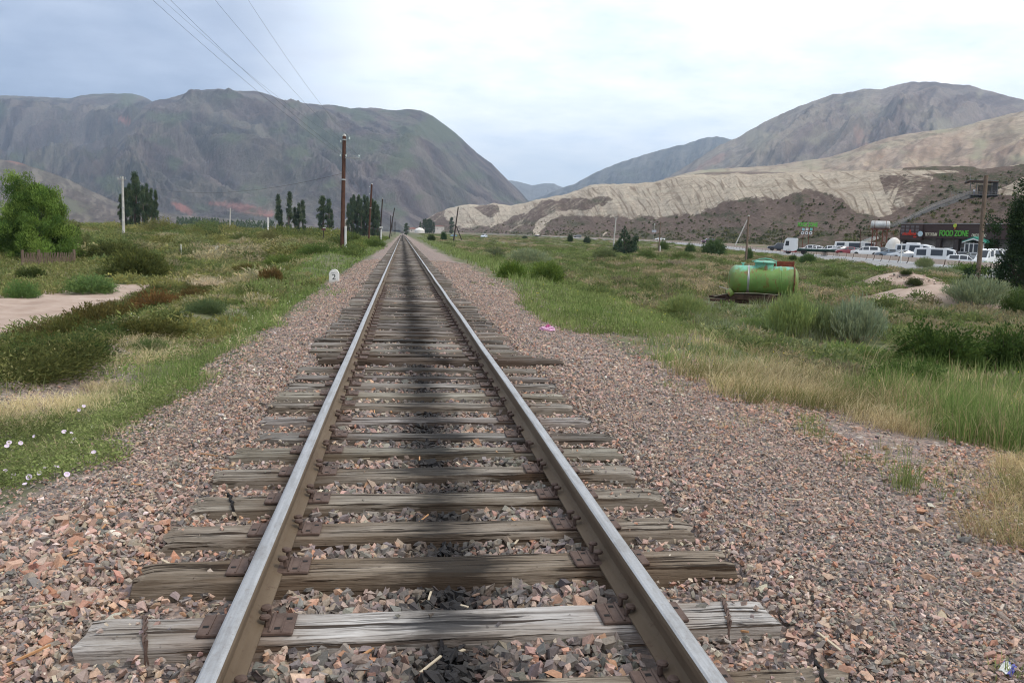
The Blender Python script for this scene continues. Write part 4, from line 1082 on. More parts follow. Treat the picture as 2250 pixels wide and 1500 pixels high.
# ------------------------------------------------------------------ the old green tank
TD = 35.0
tb = DZ(1682, TD); tb[2] = -1.02
TK = thing('water_tank_trailer', 'derelict green tank on a wheelless trailer frame in tall grass', 'tank trailer', tb, -YAW-.34+.10)
m = Mt('flaking_green_paint'); ob = m.obj(); q = m.noise(ob, 1.9, 6, .7, .8); qf = m.noise(ob, 9, 6, .75); zo = m.xyz(ob)[2]
c = m.ramp(m.noise(ob, 1.2, 4, .6), [(.3, (.105, .195, .042)), (.55, (.150, .265, .058)), (.75, (.20, .285, .085))])
turq = m.math('ADD', m.math('MULTIPLY', zo, .95), m.math('MULTIPLY', q, 1.0))
c = m.mix(m.ramp(turq, [(1.83, 0.0), (1.96, 1.0)] if False else [(.0, 0.0), (1.0, 1.0)]), c, c)
tf = m.math('MULTIPLY', m.math('SUBTRACT', turq, 1.93), 7.0, clamp=True)
c = m.mix(tf, c, m.ramp(qf, [(.3, (.10, .34, .24)), (.7, (.20, .48, .36))]))
c = m.mix(m.ramp(m.noise(m.map(ob, (2.6, 2.6, .6)), 1.7, 7, .8), [(.545, 0.0), (.60, .9)]), c, (.20, .085, .03))
c = m.mix(m.ramp(qf, [(.60, 0.0), (.64, .85)]), c, (.16, .07, .03))
c = m.mix(m.ramp(m.noise(ob, 2.6, 6, .7), [(.54, 0.0), (.68, .40)]), c, (.24, .34, .13))
xa = m.math('ABSOLUTE', m.xyz(ob)[0])
c = m.mix(m.ramp(m.math('ADD', xa, m.math('MULTIPLY', m.math('SUBTRACT', qf, .5), .5)), [(1.02, 0.0), (1.26, .7)] if False else [(.985, 0.0), (1.0, .22)]), c, (.19, .11, .05))
M_TANK = m.surf(c, .5, normal=m.bump(qf, .35, .01), spec=.4)
M_RUST = plain('rust', (.14, .058, .028), .85, var=.5, scale=8)
M_RUSTD = plain('dark_rust', (.065, .036, .024), .9, var=.5, scale=8)
M_REDP = plain('rusty_red_paint', (.20, .045, .022), .75, var=.5, scale=6)
r_, Lh, zc_ = .605, 1.22, 1.04
b = MB(); b.lathe([(.02, -Lh-.22), (.18, -Lh-.215), (.36, -Lh-.18), (.50, -Lh-.11), (.585, -Lh-.02), (r_, -Lh+.06)]+[(r_, x) for x in np.linspace(-Lh+.2, Lh-.2, 8)]+[(r_, Lh-.06), (.585, Lh+.02), (.50, Lh+.11), (.36, Lh+.18), (.02, Lh+.22)], (0, 0, zc_), 36, 'x')
body = b.build('tank_shell', M_TANK, TK, smooth=True)
for x in (-.62, .68):
    b = MB(); b.lathe([(r_+.001, x-.045), (r_+.014, x-.04), (r_+.014, x-.012), (r_+.004, x), (r_+.014, x+.012), (r_+.014, x+.04), (r_+.001, x+.045)], (0, 0, zc_), 36, 'x'); b.build('strap', M_TANK if x > 0 else M_GALV, TK, smooth=True)
b = MB(); b.lathe([(r_-.01, Lh-.02), (r_+.03, Lh-.02), (r_+.03, Lh+.03), (r_-.03, Lh+.03)], (0, 0, zc_), 36, 'x'); b.build('end_rim', M_RUST, TK)
b = MB(); b.lathe([(.40, zc_+.40), (.385, zc_+.60), (.385, zc_+.70), (.40, zc_+.72), (.40, zc_+.745), (.30, zc_+.765)], (0.02, -.02, 0), 28); hatch = b.build('hatch_neck', M_TANK, TK, smooth=True)
b = MB(); b.lathe([(.445, zc_+.735), (.455, zc_+.755), (.44, zc_+.785), (.30, zc_+.83), (.10, zc_+.85), (.01, zc_+.852)], (0.02, -.02, 0), 28); lid = b.build('hatch_lid', M_TANK, TK, smooth=True)
b = MB(); b.tube([(-.50, -.02, zc_+.79), (-.36, -.02, zc_+.82), (-.16, -.02, zc_+.90), (.05, -.02, zc_+.925), (.26, -.02, zc_+.90), (.42, -.02, zc_+.83), (.52, -.02, zc_+.81)], .022, 8); b.build('clamp_bar', M_TANK, lid, smooth=True)
b = MB(); b.box((.49, -.02, zc_+.70), (.035, .05, .22), .008); b.build('hinge', M_TANK, lid)
b = MB(); b.tube([(-.86, 0, zc_+.56), (-.86, 0, zc_+.70)], .045, 10); b.tube([(-.95, 0, zc_+.70), (-.77, 0, zc_+.70)], .02, 8); b.build('valve', M_TANK, TK, smooth=True)
b = MB(); b.box((.80, .66, zc_+.50), (.92, .035, .62), .004); b.box((.345, .66, zc_+.50), (.05, .06, .66), .006); b.box((1.25, .66, zc_+.50), (.05, .06, .66), .006)
for k in range(4): b.box((.47+.2*k, .635, zc_+.50), (.04, .02, .60))
b.build('rusty_board', M_REDP, TK)
b = MB()
for y in (-.36, .36):
    b.box((-.1, y, .30), (2.75, .09, .22), .012)
for x in (-1.3, -.55, .1, .75, 1.2): b.box((x, 0, .34), (.08, .70, .10), .01)
for y in (-.30, .30):
    for x in (-.62, .68): b.box((x, y, .44), (.16, .22, .18), .02, rx=.5*(1 if y > 0 else -1))
b.build('chassis', M_RUSTD, TK)
b = MB()
b.tube([(-1.2, -.36, .34), (-2.12, -.05, .26)], .05, 6); b.tube([(-1.2, .36, .34), (-2.12, .05, .26)], .05, 6); b.box((-1.46, 0, .24), (.10, .86, .14), .01)
b.box((-1.55, -.10, .10), (.8, .6, .16), .02); b.box((-1.0, 0, .2), (.5, .6, .36), .03); b.box((-.2, 0, .14), (1.2, .5, .26), .03)
b.box((-1.62, -.50, .12), (1.05, .05, .14), .01, ry=.02); b.box((-1.75, .42, .2), (.9, .05, .10), .01, ry=.05)
b.build('drawbar', M_RUSTD, TK)
b = MB(); b.tube([(.35, -.72, .26), (.35, .72, .26)], .05, 8)
for y in (-.62, .62):
    b.lathe([(.05, y-.07), (.20, y-.07), (.22, y-.04), (.22, y+.04), (.20, y+.07), (.05, y+.07)], (.26, .35, 0)[:0] or (.35, 0, .26), 16, 'y')
b.build('axle', M_RUSTD, TK)
b = MB(); b.tube([(-1.25, -.48, .56), (-1.42, -.50, .42)], .16, 10); b.build('drain_box', M_TANK, TK)
b = MB(); b.box((-1.58, -.42, .66), (.42, .22, .03), .004, rz=.25, ry=.28); b.build('footplate', M_CONC, TK)
b = MB(); b.tube([(-2.0, -.42, .28), (-1.55, -.46, .42), (-1.0, -.47, .48), (-.2, -.47, .50), (.6, -.47, .47)], .014, 6); b.build('hose', plain('hose', (.42, .38, .26), .6), TK)

# ------------------------------------------------------------------ concrete road barrier
M_BARP = plain('barrier_pink', (.56, .43, .335), .85, var=.10, scale=1.5)
M_BARW = plain('barrier_white', (.70, .66, .60), .85, var=.12, scale=2)
M_BARD = plain('barrier_joint', (.10, .065, .045), .9)
def barrier_mesh(L=3.78):
    prof = [(-.30, 0), (-.30, .08), (-.17, .27), (-.105, .88), (.105, .88), (.17, .27), (.30, .08), (.30, 0)]
    V = [(-L/2, y, z) for y, z in prof]+[(L/2, y, z) for y, z in prof]; n = len(prof)
    F = [(i, (i+1) % n, n+(i+1) % n, n+i) for i in range(n)]+[tuple(range(n-1, -1, -1)), tuple(range(n, 2*n))]
    me = bpy.data.meshes.new('road_barrier'); me.from_pydata(V, [], F); me.materials.append(M_BARP); me.materials.append(M_BARW); me.materials.append(M_BARD)
    for i, p in enumerate(me.polygons): p.material_index = 2 if i >= n else (1 if i in (0, 1, 5, 6) else 0)
    return me
BM = barrier_mesh(); 
seg = np.concatenate([[0], np.cumsum(np.hypot(*np.diff(BARX, axis=0).T))])
s_start = np.interp(72, [fdepth(*p) for p in BARX], seg); s_end = np.interp(520, [fdepth(*p) for p in BARX], seg)
for q in np.arange(s_start, s_end, 4.02):
    x, y = np.interp(q, seg, BARX[:, 0]), np.interp(q, seg, BARX[:, 1]); x2, y2 = np.interp(q+1, seg, BARX[:, 0]), np.interp(q+1, seg, BARX[:, 1])
    o = bpy.data.objects.new('road_barrier', BM); COL.objects.link(o)
    o.location = (x, y, float(itp(fdepth(x, y), ROADZ))-.005); o.rotation_euler = (random.gauss(0, .006), 0, math.atan2(y2-y, x2-x)+random.gauss(0, .006))
    tag(o, 'pinkish concrete barrier block in the long row along the road', 'road barrier', 'barrier blocks along the road')
# ------------------------------------------------------------------ vehicles
M_CGLASS = plain('car_glass', (.025, .028, .032), .12, var=.1, spec=.8)
M_TYRE = plain('tyre', (.022, .021, .02), .85)
M_RIM = plain('wheel_rim', (.36, .36, .37), .35, .7)
M_LAMP = plain('headlight', (.62, .63, .65), .15, spec=.8)
M_TAIL = plain('tail_light', (.30, .02, .015), .3, spec=.6)
M_TRIM = plain('black_trim', (.03, .03, .032), .6)
_paint = {}
def paint(c):
    if c not in _paint:
        m = Mt('car_paint'); q = m.noise(m.obj(), 2.0, 4, .6)
        cc = m.mix(m.ramp(q, [(.35, 0.0), (.8, .25)]), c, tuple(x*.72+.03 for x in c))
        _paint[c] = m.surf(cc, .28, 0, spec=.5, **{'Coat Weight': .4})
    return _paint[c]
ST = {
 'sedan': (4.6, 1.78, [(-.5, .42, .80, .86, .86, .80), (-.47, .26, .92, .98, .96, .90), (-.34, .22, .95, 1.0, 1, .90), (-.17, .22, .95, 1.42, 1, .72), (.07, .22, .93, 1.45, 1, .74), (.25, .22, .90, .96, 1, .90), (.43, .26, .76, .82, .96, .86), (.5, .36, .60, .66, .84, .78)], (2, 3, 4), 4, 2, (-.30, .31), .32),
 'suv': (4.7, 1.9, [(-.5, .45, 1.0, 1.06, .90, .86), (-.49, .3, 1.06, 1.40, .97, .84), (-.42, .26, 1.08, 1.70, 1, .78), (-.12, .26, 1.06, 1.76, 1, .79), (.10, .26, 1.04, 1.70, 1, .78), (.25, .26, 1.02, 1.08, 1, .92), (.45, .3, .92, .98, .96, .88), (.5, .42, .74, .80, .86, .80)], (2, 3, 4), 4, 1, (-.30, .31), .37),
 'minibus': (6.9, 2.0, [(-.5, .45, 1.30, 2.30, .96, .86), (-.485, .35, 1.30, 2.60, 1, .88), (-.2, .34, 1.30, 2.68, 1, .88), (.15, .34, 1.30, 2.68, 1, .88), (.33, .34, 1.25, 2.40, 1, .84), (.42, .34, 1.15, 1.25, 1, .94), (.485, .38, .95, 1.0, .96, .88), (.5, .45, .70, .75, .9, .84)], (1, 2, 3, 4), 4, 0, (-.27, .32), .36),
 'bus': (8.6, 2.4, [(-.5, .5, 1.45, 2.7, .96, .88), (-.49, .38, 1.45, 2.92, 1, .9), (-.2, .36, 1.45, 2.98, 1, .9), (.2, .36, 1.45, 2.98, 1, .9), (.47, .36, 1.40, 2.90, 1, .88), (.495, .38, 1.25, 1.40, 1, .94), (.5, .45, .8, .85, .94, .9)], (1, 2, 3), 4, 0, (-.26, .30), .46),
 'pickup': (5.2, 1.85, [(-.5, .5, .95, 1.0, .95, .9), (-.49, .35, 1.0, 1.05, 1, .96), (-.14, .35, 1.0, 1.06, 1, .94), (-.11, .35, 1.02, 1.72, 1, .78), (.10, .35, 1.02, 1.74, 1, .79), (.24, .35, 1.0, 1.08, 1, .92), (.45, .4, .92, .98, .96, .9), (.5, .5, .75, .8, .9, .84)], (3, 4), 4, 2, (-.31, .31), .38),
}
def car(kind, col, loc, rz, label, cat, group=None, extra=None, name=None):
    L, W, st, side, fr, re_, wx, wr = ST[kind]
    o = thing(name or {'sedan': 'parked_car', 'suv': 'parked_car', 'minibus': 'minibus', 'bus': 'coach', 'pickup': 'pickup'}[kind], label, cat, loc, rz, group)
    rings = []
    for f, zb, zl, zt, wb, wt_ in st:
        x = f*L; h = W/2
        rings.append([(x, -h*wb*.86, zb), (x, -h*wb, zb+.14), (x, -h*wb, zl), (x, -h*wt_, zt-.05*(zt-zl > .2)), (x, -h*wt_*.86, zt), (x, h*wt_*.86, zt), (x, h*wt_, zt-.05*(zt-zl > .2)), (x, h*wb, zl), (x, h*wb, zb+.14), (x, h*wb*.86, zb)])
    b = MB(); b.loft(rings); body = b.build('body', paint(col), o, smooth=True)
    def inset(q, k, off):
        q = [Vector(v) for v in q]; c = sum(q, Vector())/4; n = (q[1]-q[0]).cross(q[3]-q[0]).normalized()
        out = [c+(v-c)*k for v in q]; return [v+n*off for v in out]
    def pane(q, nm, k=None, off=.012):
        k = k or (.70 if kind in ('minibus', 'bus') else .86)
        Q = inset(q, k, off); Q2 = inset(q, k, -off)
        c = MB(); c.add(Q+Q2, [(0, 1, 2, 3), (7, 6, 5, 4), (0, 4, 5, 1), (1, 5, 6, 2), (2, 6, 7, 3), (3, 7, 4, 0)]); c.build(nm, M_CGLASS, o)
    for s in side:
        A, B = rings[s], rings[s+1]
        for (lo, hi, flip) in ((2, 3, 0), (7, 6, 1)):
            q = [A[lo], B[lo], B[hi], A[hi]]
            if flip: q = q[::-1]
            pane(q, 'side_window')
    pane([rings[fr][4], rings[fr+1][4], rings[fr+1][5], rings[fr][5]], 'windscreen', .92)
    if kind in ('minibus', 'bus'):
        A = rings[0]; pane([A[7], A[6], A[3], A[2]][::-1] if False else [A[2], A[3], A[6], A[7]], 'rear_window', .8)
    else:
        pane([rings[re_][4], rings[re_+1][4], rings[re_+1][5], rings[re_][5]], 'rear_window', .9)
    for f in wx:
        for s in (-1, 1):
            c = MB(); y0, y1 = s*(W/2-.20), s*(W/2+.01)
            c.lathe([(.02, y0), (wr*.95, y0), (wr, y0+s*.03), (wr, y1-s*.03), (wr*.93, y1), (wr*.66, y1)], (f*L, 0, wr)[:1]+(0, wr) if False else (wr, 0, f*L)[:0] or (0, 0, 0), 16, 'y')
            c.cur = 1; c.lathe([(wr*.66, y1-s*.01), (wr*.60, y1-s*.03), (wr*.15, y1-s*.015), (.02, y1)], (0, 0, 0), 12, 'y')
            w = c.build('wheel', [M_TYRE, M_RIM], o); w.location = (f*L, 0, wr)
    e = st[-1]
    for s in (-1, 1):
        c = MB(); c.box((L*.488, s*W*.5*e[4]*.80, (e[2]+st[-2][2])/2-.06), (.10, .30, .13), .03, rz=-s*.25); c.build('headlight', M_LAMP, o)
        c = MB(); c.box((-L*.5+.01, s*W*.5*st[0][4]*.84, (st[0][2])-.08), (.05, .16, .26), .02); c.build('tail_light', M_TAIL, o)
    if extra: extra(o, L, W, st)
    return o
def look(px): # azimuth of a pixel column at the horizon, clockwise from +Y
    r = ray(px, hor(px)); return math.atan2(r[0], r[1])
def place(px, depth, roof_y, H):
    p = DP(px, roof_y, depth); return (p[0], p[1], p[2]-H)
def face(px, to='left', turn=0.0):
    a = -look(px); return (a+math.pi if to == 'left' else a)+turn
WHITE, SILV, DARK, NAVY = (.72, .72, .71), (.30, .31, .33), (.035, .036, .04), (.03, .04, .07)
def roofbox(o, L, W, st):
    b = MB(); b.box((-.12*L, 0, 2.77), (1.9, 1.3, .24), .08); b.build('roof_unit', paint(WHITE), o)
G1 = 'vehicles parked before the restaurant'
def rear(o, L, W, st):
    roofbox(o, L, W, st)
def P(kind, px, d, ry, col, lab, cat, to='left', turn=0.0, H=None, extra=None, group=G1, name=None):
    H = H or {'sedan': 1.45, 'suv': 1.76, 'minibus': 2.68, 'bus': 2.98, 'pickup': 1.74}[kind]
    return car(kind, col, place(px, d, ry, H), face(px, to, turn), lab, cat, group, extra, name)
P('pickup', 1714, 182, 533.5, (.03, .035, .045), 'dark pickup parked ahead of the white lorry cab', 'pickup', 'left', .1)
P('pickup', 1728, 190, 534.5, (.028, .028, .03), 'second dark pickup, half hidden by the white lorry cab', 'pickup', 'left', .2)
P('suv', 1779, 178, 538, WHITE, 'white off-roader parked just behind the lorry cab under the roadside sign', 'car', 'left', .1)
P('sedan', 1797, 172, 540.5, (.66, .67, .68), 'low white saloon between two white off-roaders', 'car', 'left', .1)
P('suv', 1824, 166, 539, WHITE, 'white off-roader with silver trim above the flatbed tail', 'car', 'left', -.05)
P('sedan', 1845, 160, 539.6, SILV, 'silver car showing its open windscreen pillar beside the white coach', 'car', 'left', .5)
P('bus', 1878, 182, 531.0, (.70, .70, .68), 'white coach with a dark window band behind the maroon car', 'coach', 'left', .05)
P('sedan', 1866, 150, 542.3, (.22, .022, .03), 'maroon red hatchback parked among white cars', 'car', 'left', .15)
P('suv', 1902, 143, 540.6, WHITE, 'white off-roader behind the thin rusty post', 'car', 'left', .08)
P('sedan', 1934, 146, 543.0, (.035, .045, .05), 'black saloon beyond the grey-blue one', 'car', 'left', .15)
P('sedan', 1957, 134, 546.6, (.15, .19, .23), 'grey-blue saloon parked at the low kerb planting', 'car', 'left', .1)
P('sedan', 1983, 132, 549.0, (.42, .45, .48), 'pale silver car partly hidden by the slender white post', 'car', 'left', .5)
P('minibus', 2018, 138, 536.5, WHITE, 'white minibus with a roof unit, rear doors towards the yurt', 'minibus', 'right', -.42, extra=rear)
P('minibus', 2065, 128, 545.2, WHITE, 'white minibus with a long dark side window, nearest the barrier', 'minibus', 'right', -.20)
P('suv', 2120, 121, 559.8, WHITE, 'white car with a dark window line right behind the barrier', 'car', 'right', -.10)
P('sedan', 2120, 142, 552.6, (.04, .042, .05), 'black car parked below the gabled entrance', 'car', 'right', -.2)
P('sedan', 2141, 139, 554.4, (.20, .22, .24), 'dark grey car beside the brown pole and entrance', 'car', 'right', .3)
P('minibus', 2180, 128, 546.3, WHITE, 'white van half hidden by the dark tree', 'minibus', 'left', 1.1)
G2 = 'vehicles on the road'
P('sedan', 1450, 385, 521.5, WHITE, 'white saloon driving beyond the start of the barrier', 'car', 'left', .25, group=G2, name='car')
P('suv', 1556, 290, 523.5, (.14, .07, .10), 'purple-red estate car above the dark bush on the road', 'car', 'left', .2, group=G2, name='car')
P('sedan', 1181, 610, 515.5, (.03, .03, .035), 'small black car far along the road at the cliff foot', 'car', 'left', .4, group=G2, name='car')
P('suv', 1269, 505, 515.8, (.14, .145, .15), 'grey car far along the road between two round bushes', 'car', 'left', .3, group=G2, name='car')
P('suv', 1063.5, 400, 514.5, (.62, .68, .74), 'pale blue-white car where the road meets the scrub', 'car', 'left', 1.2, group=G2, name='car')
P('sedan', 997, 430, 514.5, (.10, .22, .30), 'small teal car near the leaning propped pole', 'car', 'left', 1.0, group=G2, name='car')

# flatbed lorry
fl = place(1749, 160, 523.0, 3.1)
lo = thing('flatbed_lorry', 'white lorry cab pulling a long empty dark green flatbed', 'lorry', fl, face(1749, 'left', -.04))
b = MB(); b.prism([(2.15, .55), (2.2, 1.3), (1.95, 2.75), (1.55, 3.1), (-.25, 3.1), (-.4, 2.9), (-.4, .75), (.2, .55)], 'y', -1.2, 1.2, .97); b.build('cab', paint(WHITE), lo)
b = MB(); b.prism([(2.13, 1.55), (1.93, 2.6), (1.95, 2.62), (2.19, 1.55)], 'y', -1.05, 1.05); b.build('windscreen', M_CGLASS, lo)
for s in (-1, 1):
    b = MB(); b.prism([(1.85, 1.6), (1.72, 2.5), (1.15, 2.5), (1.15, 1.6)], 'y', s*1.19, s*1.225); b.build('side_window', M_CGLASS, lo)
    b = MB(); b.box((2.2, s*.85, .9), (.06, .4, .2), .02); b.build('headlight', M_LAMP, lo)
b = MB(); b.box((.9, 0, .55), (2.4, 2.3, .35), .05); b.build('bumper_skirt', plain('red_chassis', (.28, .03, .025), .6), lo)
b = MB(); b.box((-6.0, 0, 1.02), (11.0, 2.45, .22), .03)
for k in range(11): b.box((-1.0-k, 0, 1.15), (.10, 2.42, .05))
b.box((-5.5, -.45, .75), (10.5, .14, .34)); b.box((-5.5, .45, .75), (10.5, .14, .34)); b.build('flatbed', plain('dark_green_bed', (.03, .075, .06), .7), lo)
for x in (1.2, -1.6, -8.2, -9.5):
    for s in (-1, 1):
        c = MB(); y0, y1 = s*.85, s*1.2
        c.lathe([(.02, y0), (.48, y0), (.5, y0+s*.04), (.5, y1-s*.04), (.46, y1), (.3, y1), (.27, y1-s*.06), (.02, y1-s*.04)], (0, 0, 0), 16, 'y'); w = c.build('wheel', M_TYRE, lo); w.location = (x, 0, .5)

# ------------------------------------------------------------------ restaurant
A_, B_ = DZ(1980, 165), DZ(2190, 149)
bdir = Vector((B_[0]-A_[0], B_[1]-A_[1], 0)); BL = bdir.length; bdir.normalize()
BZ = -.9
RS = thing('restaurant_building', 'long low brown-fronted restaurant with big green lettering beside the road', 'restaurant', (A_[0], A_[1], BZ), math.atan2(bdir.y, bdir.x))
def fx(px):
    r = ray(px, hor(px)); a = np.array([[bdir.x, -r[0]], [bdir.y, -r[1]]])
    return float(np.linalg.solve(a, [-A_[0], -A_[1]])[0])
def fz(px, py):
    x = fx(px); p = Vector(A_[:2]).to_3d()+bdir*x; d = float(np.dot([p.x, p.y, 0], FW)/math.cos(PITCH)); 
    r = ray(px, py); k = (p.x*FW[0]+p.y*FW[1])/(r[0]*FW[0]+r[1]*FW[1]); return CAMH+r[2]*k-BZ
TOT = BL*1.9
m = Mt('brown_cladding'); ob = m.obj(); z_ = m.xyz(ob)
ln = m.math('FRACT', m.math('MULTIPLY', z_[2], 6.0)); q = m.noise(m.map(ob, (.6, .6, 8)), 1, 5, .6)
c = m.ramp(q, [(.3, (.050, .028, .024)), (.7, (.085, .048, .040))]); c = m.mix(m.ramp(ln, [(.05, .6), (.12, 0.0)]), c, (.02, .012, .01))
M_CLAD = m.surf(c, .6, spec=.3)
M_WALLS = plain('grey_stone_wall', (.21, .185, .165), .85, var=.3, scale=1.5)
M_DCOL = plain('dark_column', (.055, .040, .036), .7)
M_WFR = plain('white_frame', (.72, .72, .70), .5)
M_WGL = plain('window_glass', (.06, .065, .07), .1, spec=.7)
M_CURT = plain('curtain', (.42, .41, .39), .8)
ztop = fz(2050, 492.3); zfb = fz(2050, 523.5)
b = MB(); b.box((TOT/2, 7.5, (ztop-.4)/2-.4), (TOT, 13.6, ztop-.4+.8)); b.build('wall', M_WALLS, RS)
b = MB(); b.box((TOT/2, 0, (ztop+zfb)/2), (TOT, .9, ztop-zfb), .03); fas = b.build('fascia', M_CLAD, RS)
b = MB(); b.box((TOT/2, 0, ztop+.06), (TOT+.2, 1.1, .11), .02); b.build('parapet_cap', M_GALV, RS)
xb = fx(2028)
b = MB(); b.box((xb/2, -.45, (ztop+zfb)/2-.25), (xb, .7, ztop-zfb+.35), .03); b.build('corner_panel', M_CLAD, RS)
m_grid = MB()
for ix in range(4):
    for iz in range(3): m_grid.box((xb*(.12+.22*ix), -.82, ztop-.55-.62*iz), (xb*.15, .03, .42), .01)
m_grid.build('lattice_panel', plain('grey_lattice', (.14, .12, .12), .7), RS)
for px in (1984, 2062, 2101, 2140, 2185, 2225):
    b = MB(); x = fx(px); b.box((x, .05, zfb/2-.02), (.95, .8, zfb+.0), .03); b.build('column', M_DCOL, RS)
for p0, p1_ in ((2072, 2093), (2107, 2133)):
    x0, x1 = fx(p0), fx(p1_); n = max(3, int((x1-x0)/.8))
    b = MB(); b.box(((x0+x1)/2, .62, 1.55), (x1-x0+.16, .12, 2.55)); w = b.build('window', M_WFR, RS)
    for k in range(n):
        b = MB(); b.box((x0+(k+.5)*(x1-x0)/n, .55, 1.55), ((x1-x0)/n-.14, .04, 2.35)); b.build('pane', M_CURT if k % 2 else M_WGL, w)
for p0, p1_ in ((2034, 2040), (2044, 2050)):
    x0, x1 = fx(p0), fx(p1_); b = MB(); b.box(((x0+x1)/2, .62, 1.9), (x1-x0+.12, .12, 1.7)); w = b.build('window', M_WFR, RS)
    b = MB(); b.box(((x0+x1)/2, .55, 1.9), (x1-x0-.1, .05, 1.5)); b.build('pane', M_WGL, w)
# gabled glass porch
x0, x1 = fx(2137), fx(2178); xm = fx(2156); PD = 2.6
b = MB(); b.prism([(x0-.5, fz(2140, 533.5)), (xm, fz(2156, 523.8)), (x1+.4, fz(2176, 535)), (x1+.4, fz(2176, 535)+.22), (xm, fz(2156, 523.8)+.25), (x0-.5, fz(2140, 533.5)+.22)], 'y', -PD-.3, -.5); b.build('porch_roof', plain('green_roof_sheet', (.045, .26, .18), .5), RS)
ez = fz(2140, 534.5)
b = MB()
for x in (x0, x0+(xm-x0)*.5, xm, xm+(x1-xm)*.5, x1): b.box((x, -PD, ez/2), (.16, .16, ez+.1), .01)
for z in (2.0, ez-.08, .1): b.box(((x0+x1)/2, -PD+.01, z), (x1-x0, .13, .14), .01)
b.prism([(x0-.45, ez-.02), (x0-.45, ez+.16), (xm, fz(2156, 523.8)-.02), (x1+.35, ez+.16), (x1+.35, ez-.02), (xm, fz(2156, 523.8)-.28)], 'y', -PD-.34, -PD-.22)
pw = b.build('porch_frame', M_WFR, RS)
b = MB(); b.box(((x0+x1)/2, -PD+.06, ez/2), (x1-x0, .03, ez-.2)); b.build('porch_glass', M_WGL, RS)
M_NEON = plain('green_letters', (.115, .44, .05), .45, spec=.4); M_CRM = plain('cream_letters', (.74, .66, .50), .5); M_RED = plain('red_letters', (.55, .04, .015), .5)
yL = -.50
def word(body, p0, p1_, yt, yb, mat, nm='lettering', y=yL, bold=.02):
    x0, x1 = fx(p0), fx(p1_); zb, zt = fz((p0+p1_)/2, yb), fz((p0+p1_)/2, yt)
    text(body, x1-x0, zt-zb, mat, RS, ((x0+x1)/2, y, zb), nm, .06, bold=bold)
word('FOOD ZONE', 2064.5, 2127.5, 506, 519.5, M_NEON, bold=.03)
word('ТЕЗ ТАТЫМ', 2033, 2059, 511.5, 518.5, M_CRM)
word('ЭКСПРЕСС', 2135, 2167, 514, 520.5, M_CRM)
b = MB(); 
for k in range(11):
    x = fx(1987+2.75*k); b.box((x, -.84, fz(2000, 514.5)+.03*((k*5) % 3)), (.17, .06, .46))
b.box(((fx(1987)+fx(2016))/2, -.84, fz(2000, 514.8)), (fx(2016)-fx(1987), .05, .10)); b.box((fx(2013.5), -.84, fz(2012, 520.6)), (fx(2017)-fx(2010), .06, .30), .05)
b.build('red_emblem_script', M_RED, RS)
b = MB(); c0 = (fx(2002), fz(2002, 511))
b.prism([(c0[0]-.30, c0[1]-.25), (c0[0]-.18, c0[1]+.25), (c0[0], c0[1]+.62), (c0[0]+.18, c0[1]+.25), (c0[0]+.30, c0[1]-.25), (c0[0]+.12, c0[1]-.25), (c0[0], c0[1]+.18), (c0[0]-.12, c0[1]-.25)], 'y', -.90, -.82); b.build('flame_emblem', M_RED, RS)
b = MB(); ex, ez2 = fx(2025), fz(2025, 514)
b.lathe([(.30, 0), (.52, 0), (.54, .03), (.52, .06), (.30, .06)], (0, 0, 0), 20, 'y'); b.box((0, .02, .08), (.5, .05, .10)); b.box((0, .02, -.12), (.4, .05, .10)); em = b.build('round_emblem', plain('pale_blue', (.50, .62, .66), .5), RS); em.location = (ex, -.92, ez2)
pn_x, zt, zb = fx(2097.5), fz(2097, 491.3), fz(2097, 504.5); hh = zt-zb
b = MB(); pts = [(.30*hh*math.cos(a), hh*.66+.34*hh*math.sin(a)) for a in np.linspace(-.35, math.pi+.35, 18)]+[(0, 0)]
b.prism(pts, 'y', -.60, -.50); pin = b.build('map_pin_emblem', plain('orange_enamel', (.50, .16, .03), .5), RS); pin.location = (pn_x, 0, zb)
b = MB(); b.lathe([(.14*hh, 0), (.30*hh, 0), (.31*hh, .05), (.14*hh, .05)], (0, 0, 0), 20, 'y'); rg = b.build('pin_ring', plain('lime_enamel', (.42, .55, .06), .5), pin); rg.location = (0, -.66, hh*.66)

# ------------------------------------------------------------------ yurt, water tower, stairs, pavilion, signs
yb = DP(1963, 549, 172); yb[2] = -.55
YT = thing('yurt', 'round white felt yurt between the water tower and the restaurant', 'yurt', yb, 0)
M_FELT = plain('white_felt', (.66, .63, .58), .9, var=.15, scale=1.2)
R_ = 18.5*172/FPX; zt_ = float(DP(1963, 521.5, 172)[2]-yb[2])
b = MB(); b.lathe([(R_*.98, 0), (R_, .3), (R_*.99, zt_*.44)], (0, 0, 0), 28); b.build('wall', M_FELT, YT, smooth=True)
b = MB(); b.lathe([(R_*1.04, zt_*.41), (R_*1.0, zt_*.47), (R_*.80, zt_*.72), (R_*.55, zt_*.88), (R_*.28, zt_*.97), (R_*.05, zt_)], (0, 0, 0), 28); b.build('roof', M_FELT, YT, smooth=True)
b = MB(); b.box((-.2*R_, -R_*.98, zt_*.2), (.8, .14, zt_*.40), .02, rz=-.2); b.build('door', plain('dark_door', (.07, .05, .04), .7), YT)
b = MB(); b.lathe([(R_*1.02, zt_*.385), (R_*1.045, zt_*.40), (R_*1.02, zt_*.43)], (0, 0, 0), 28); b.build('patterned_band', plain('grey_band', (.36, .33, .30), .9), YT)

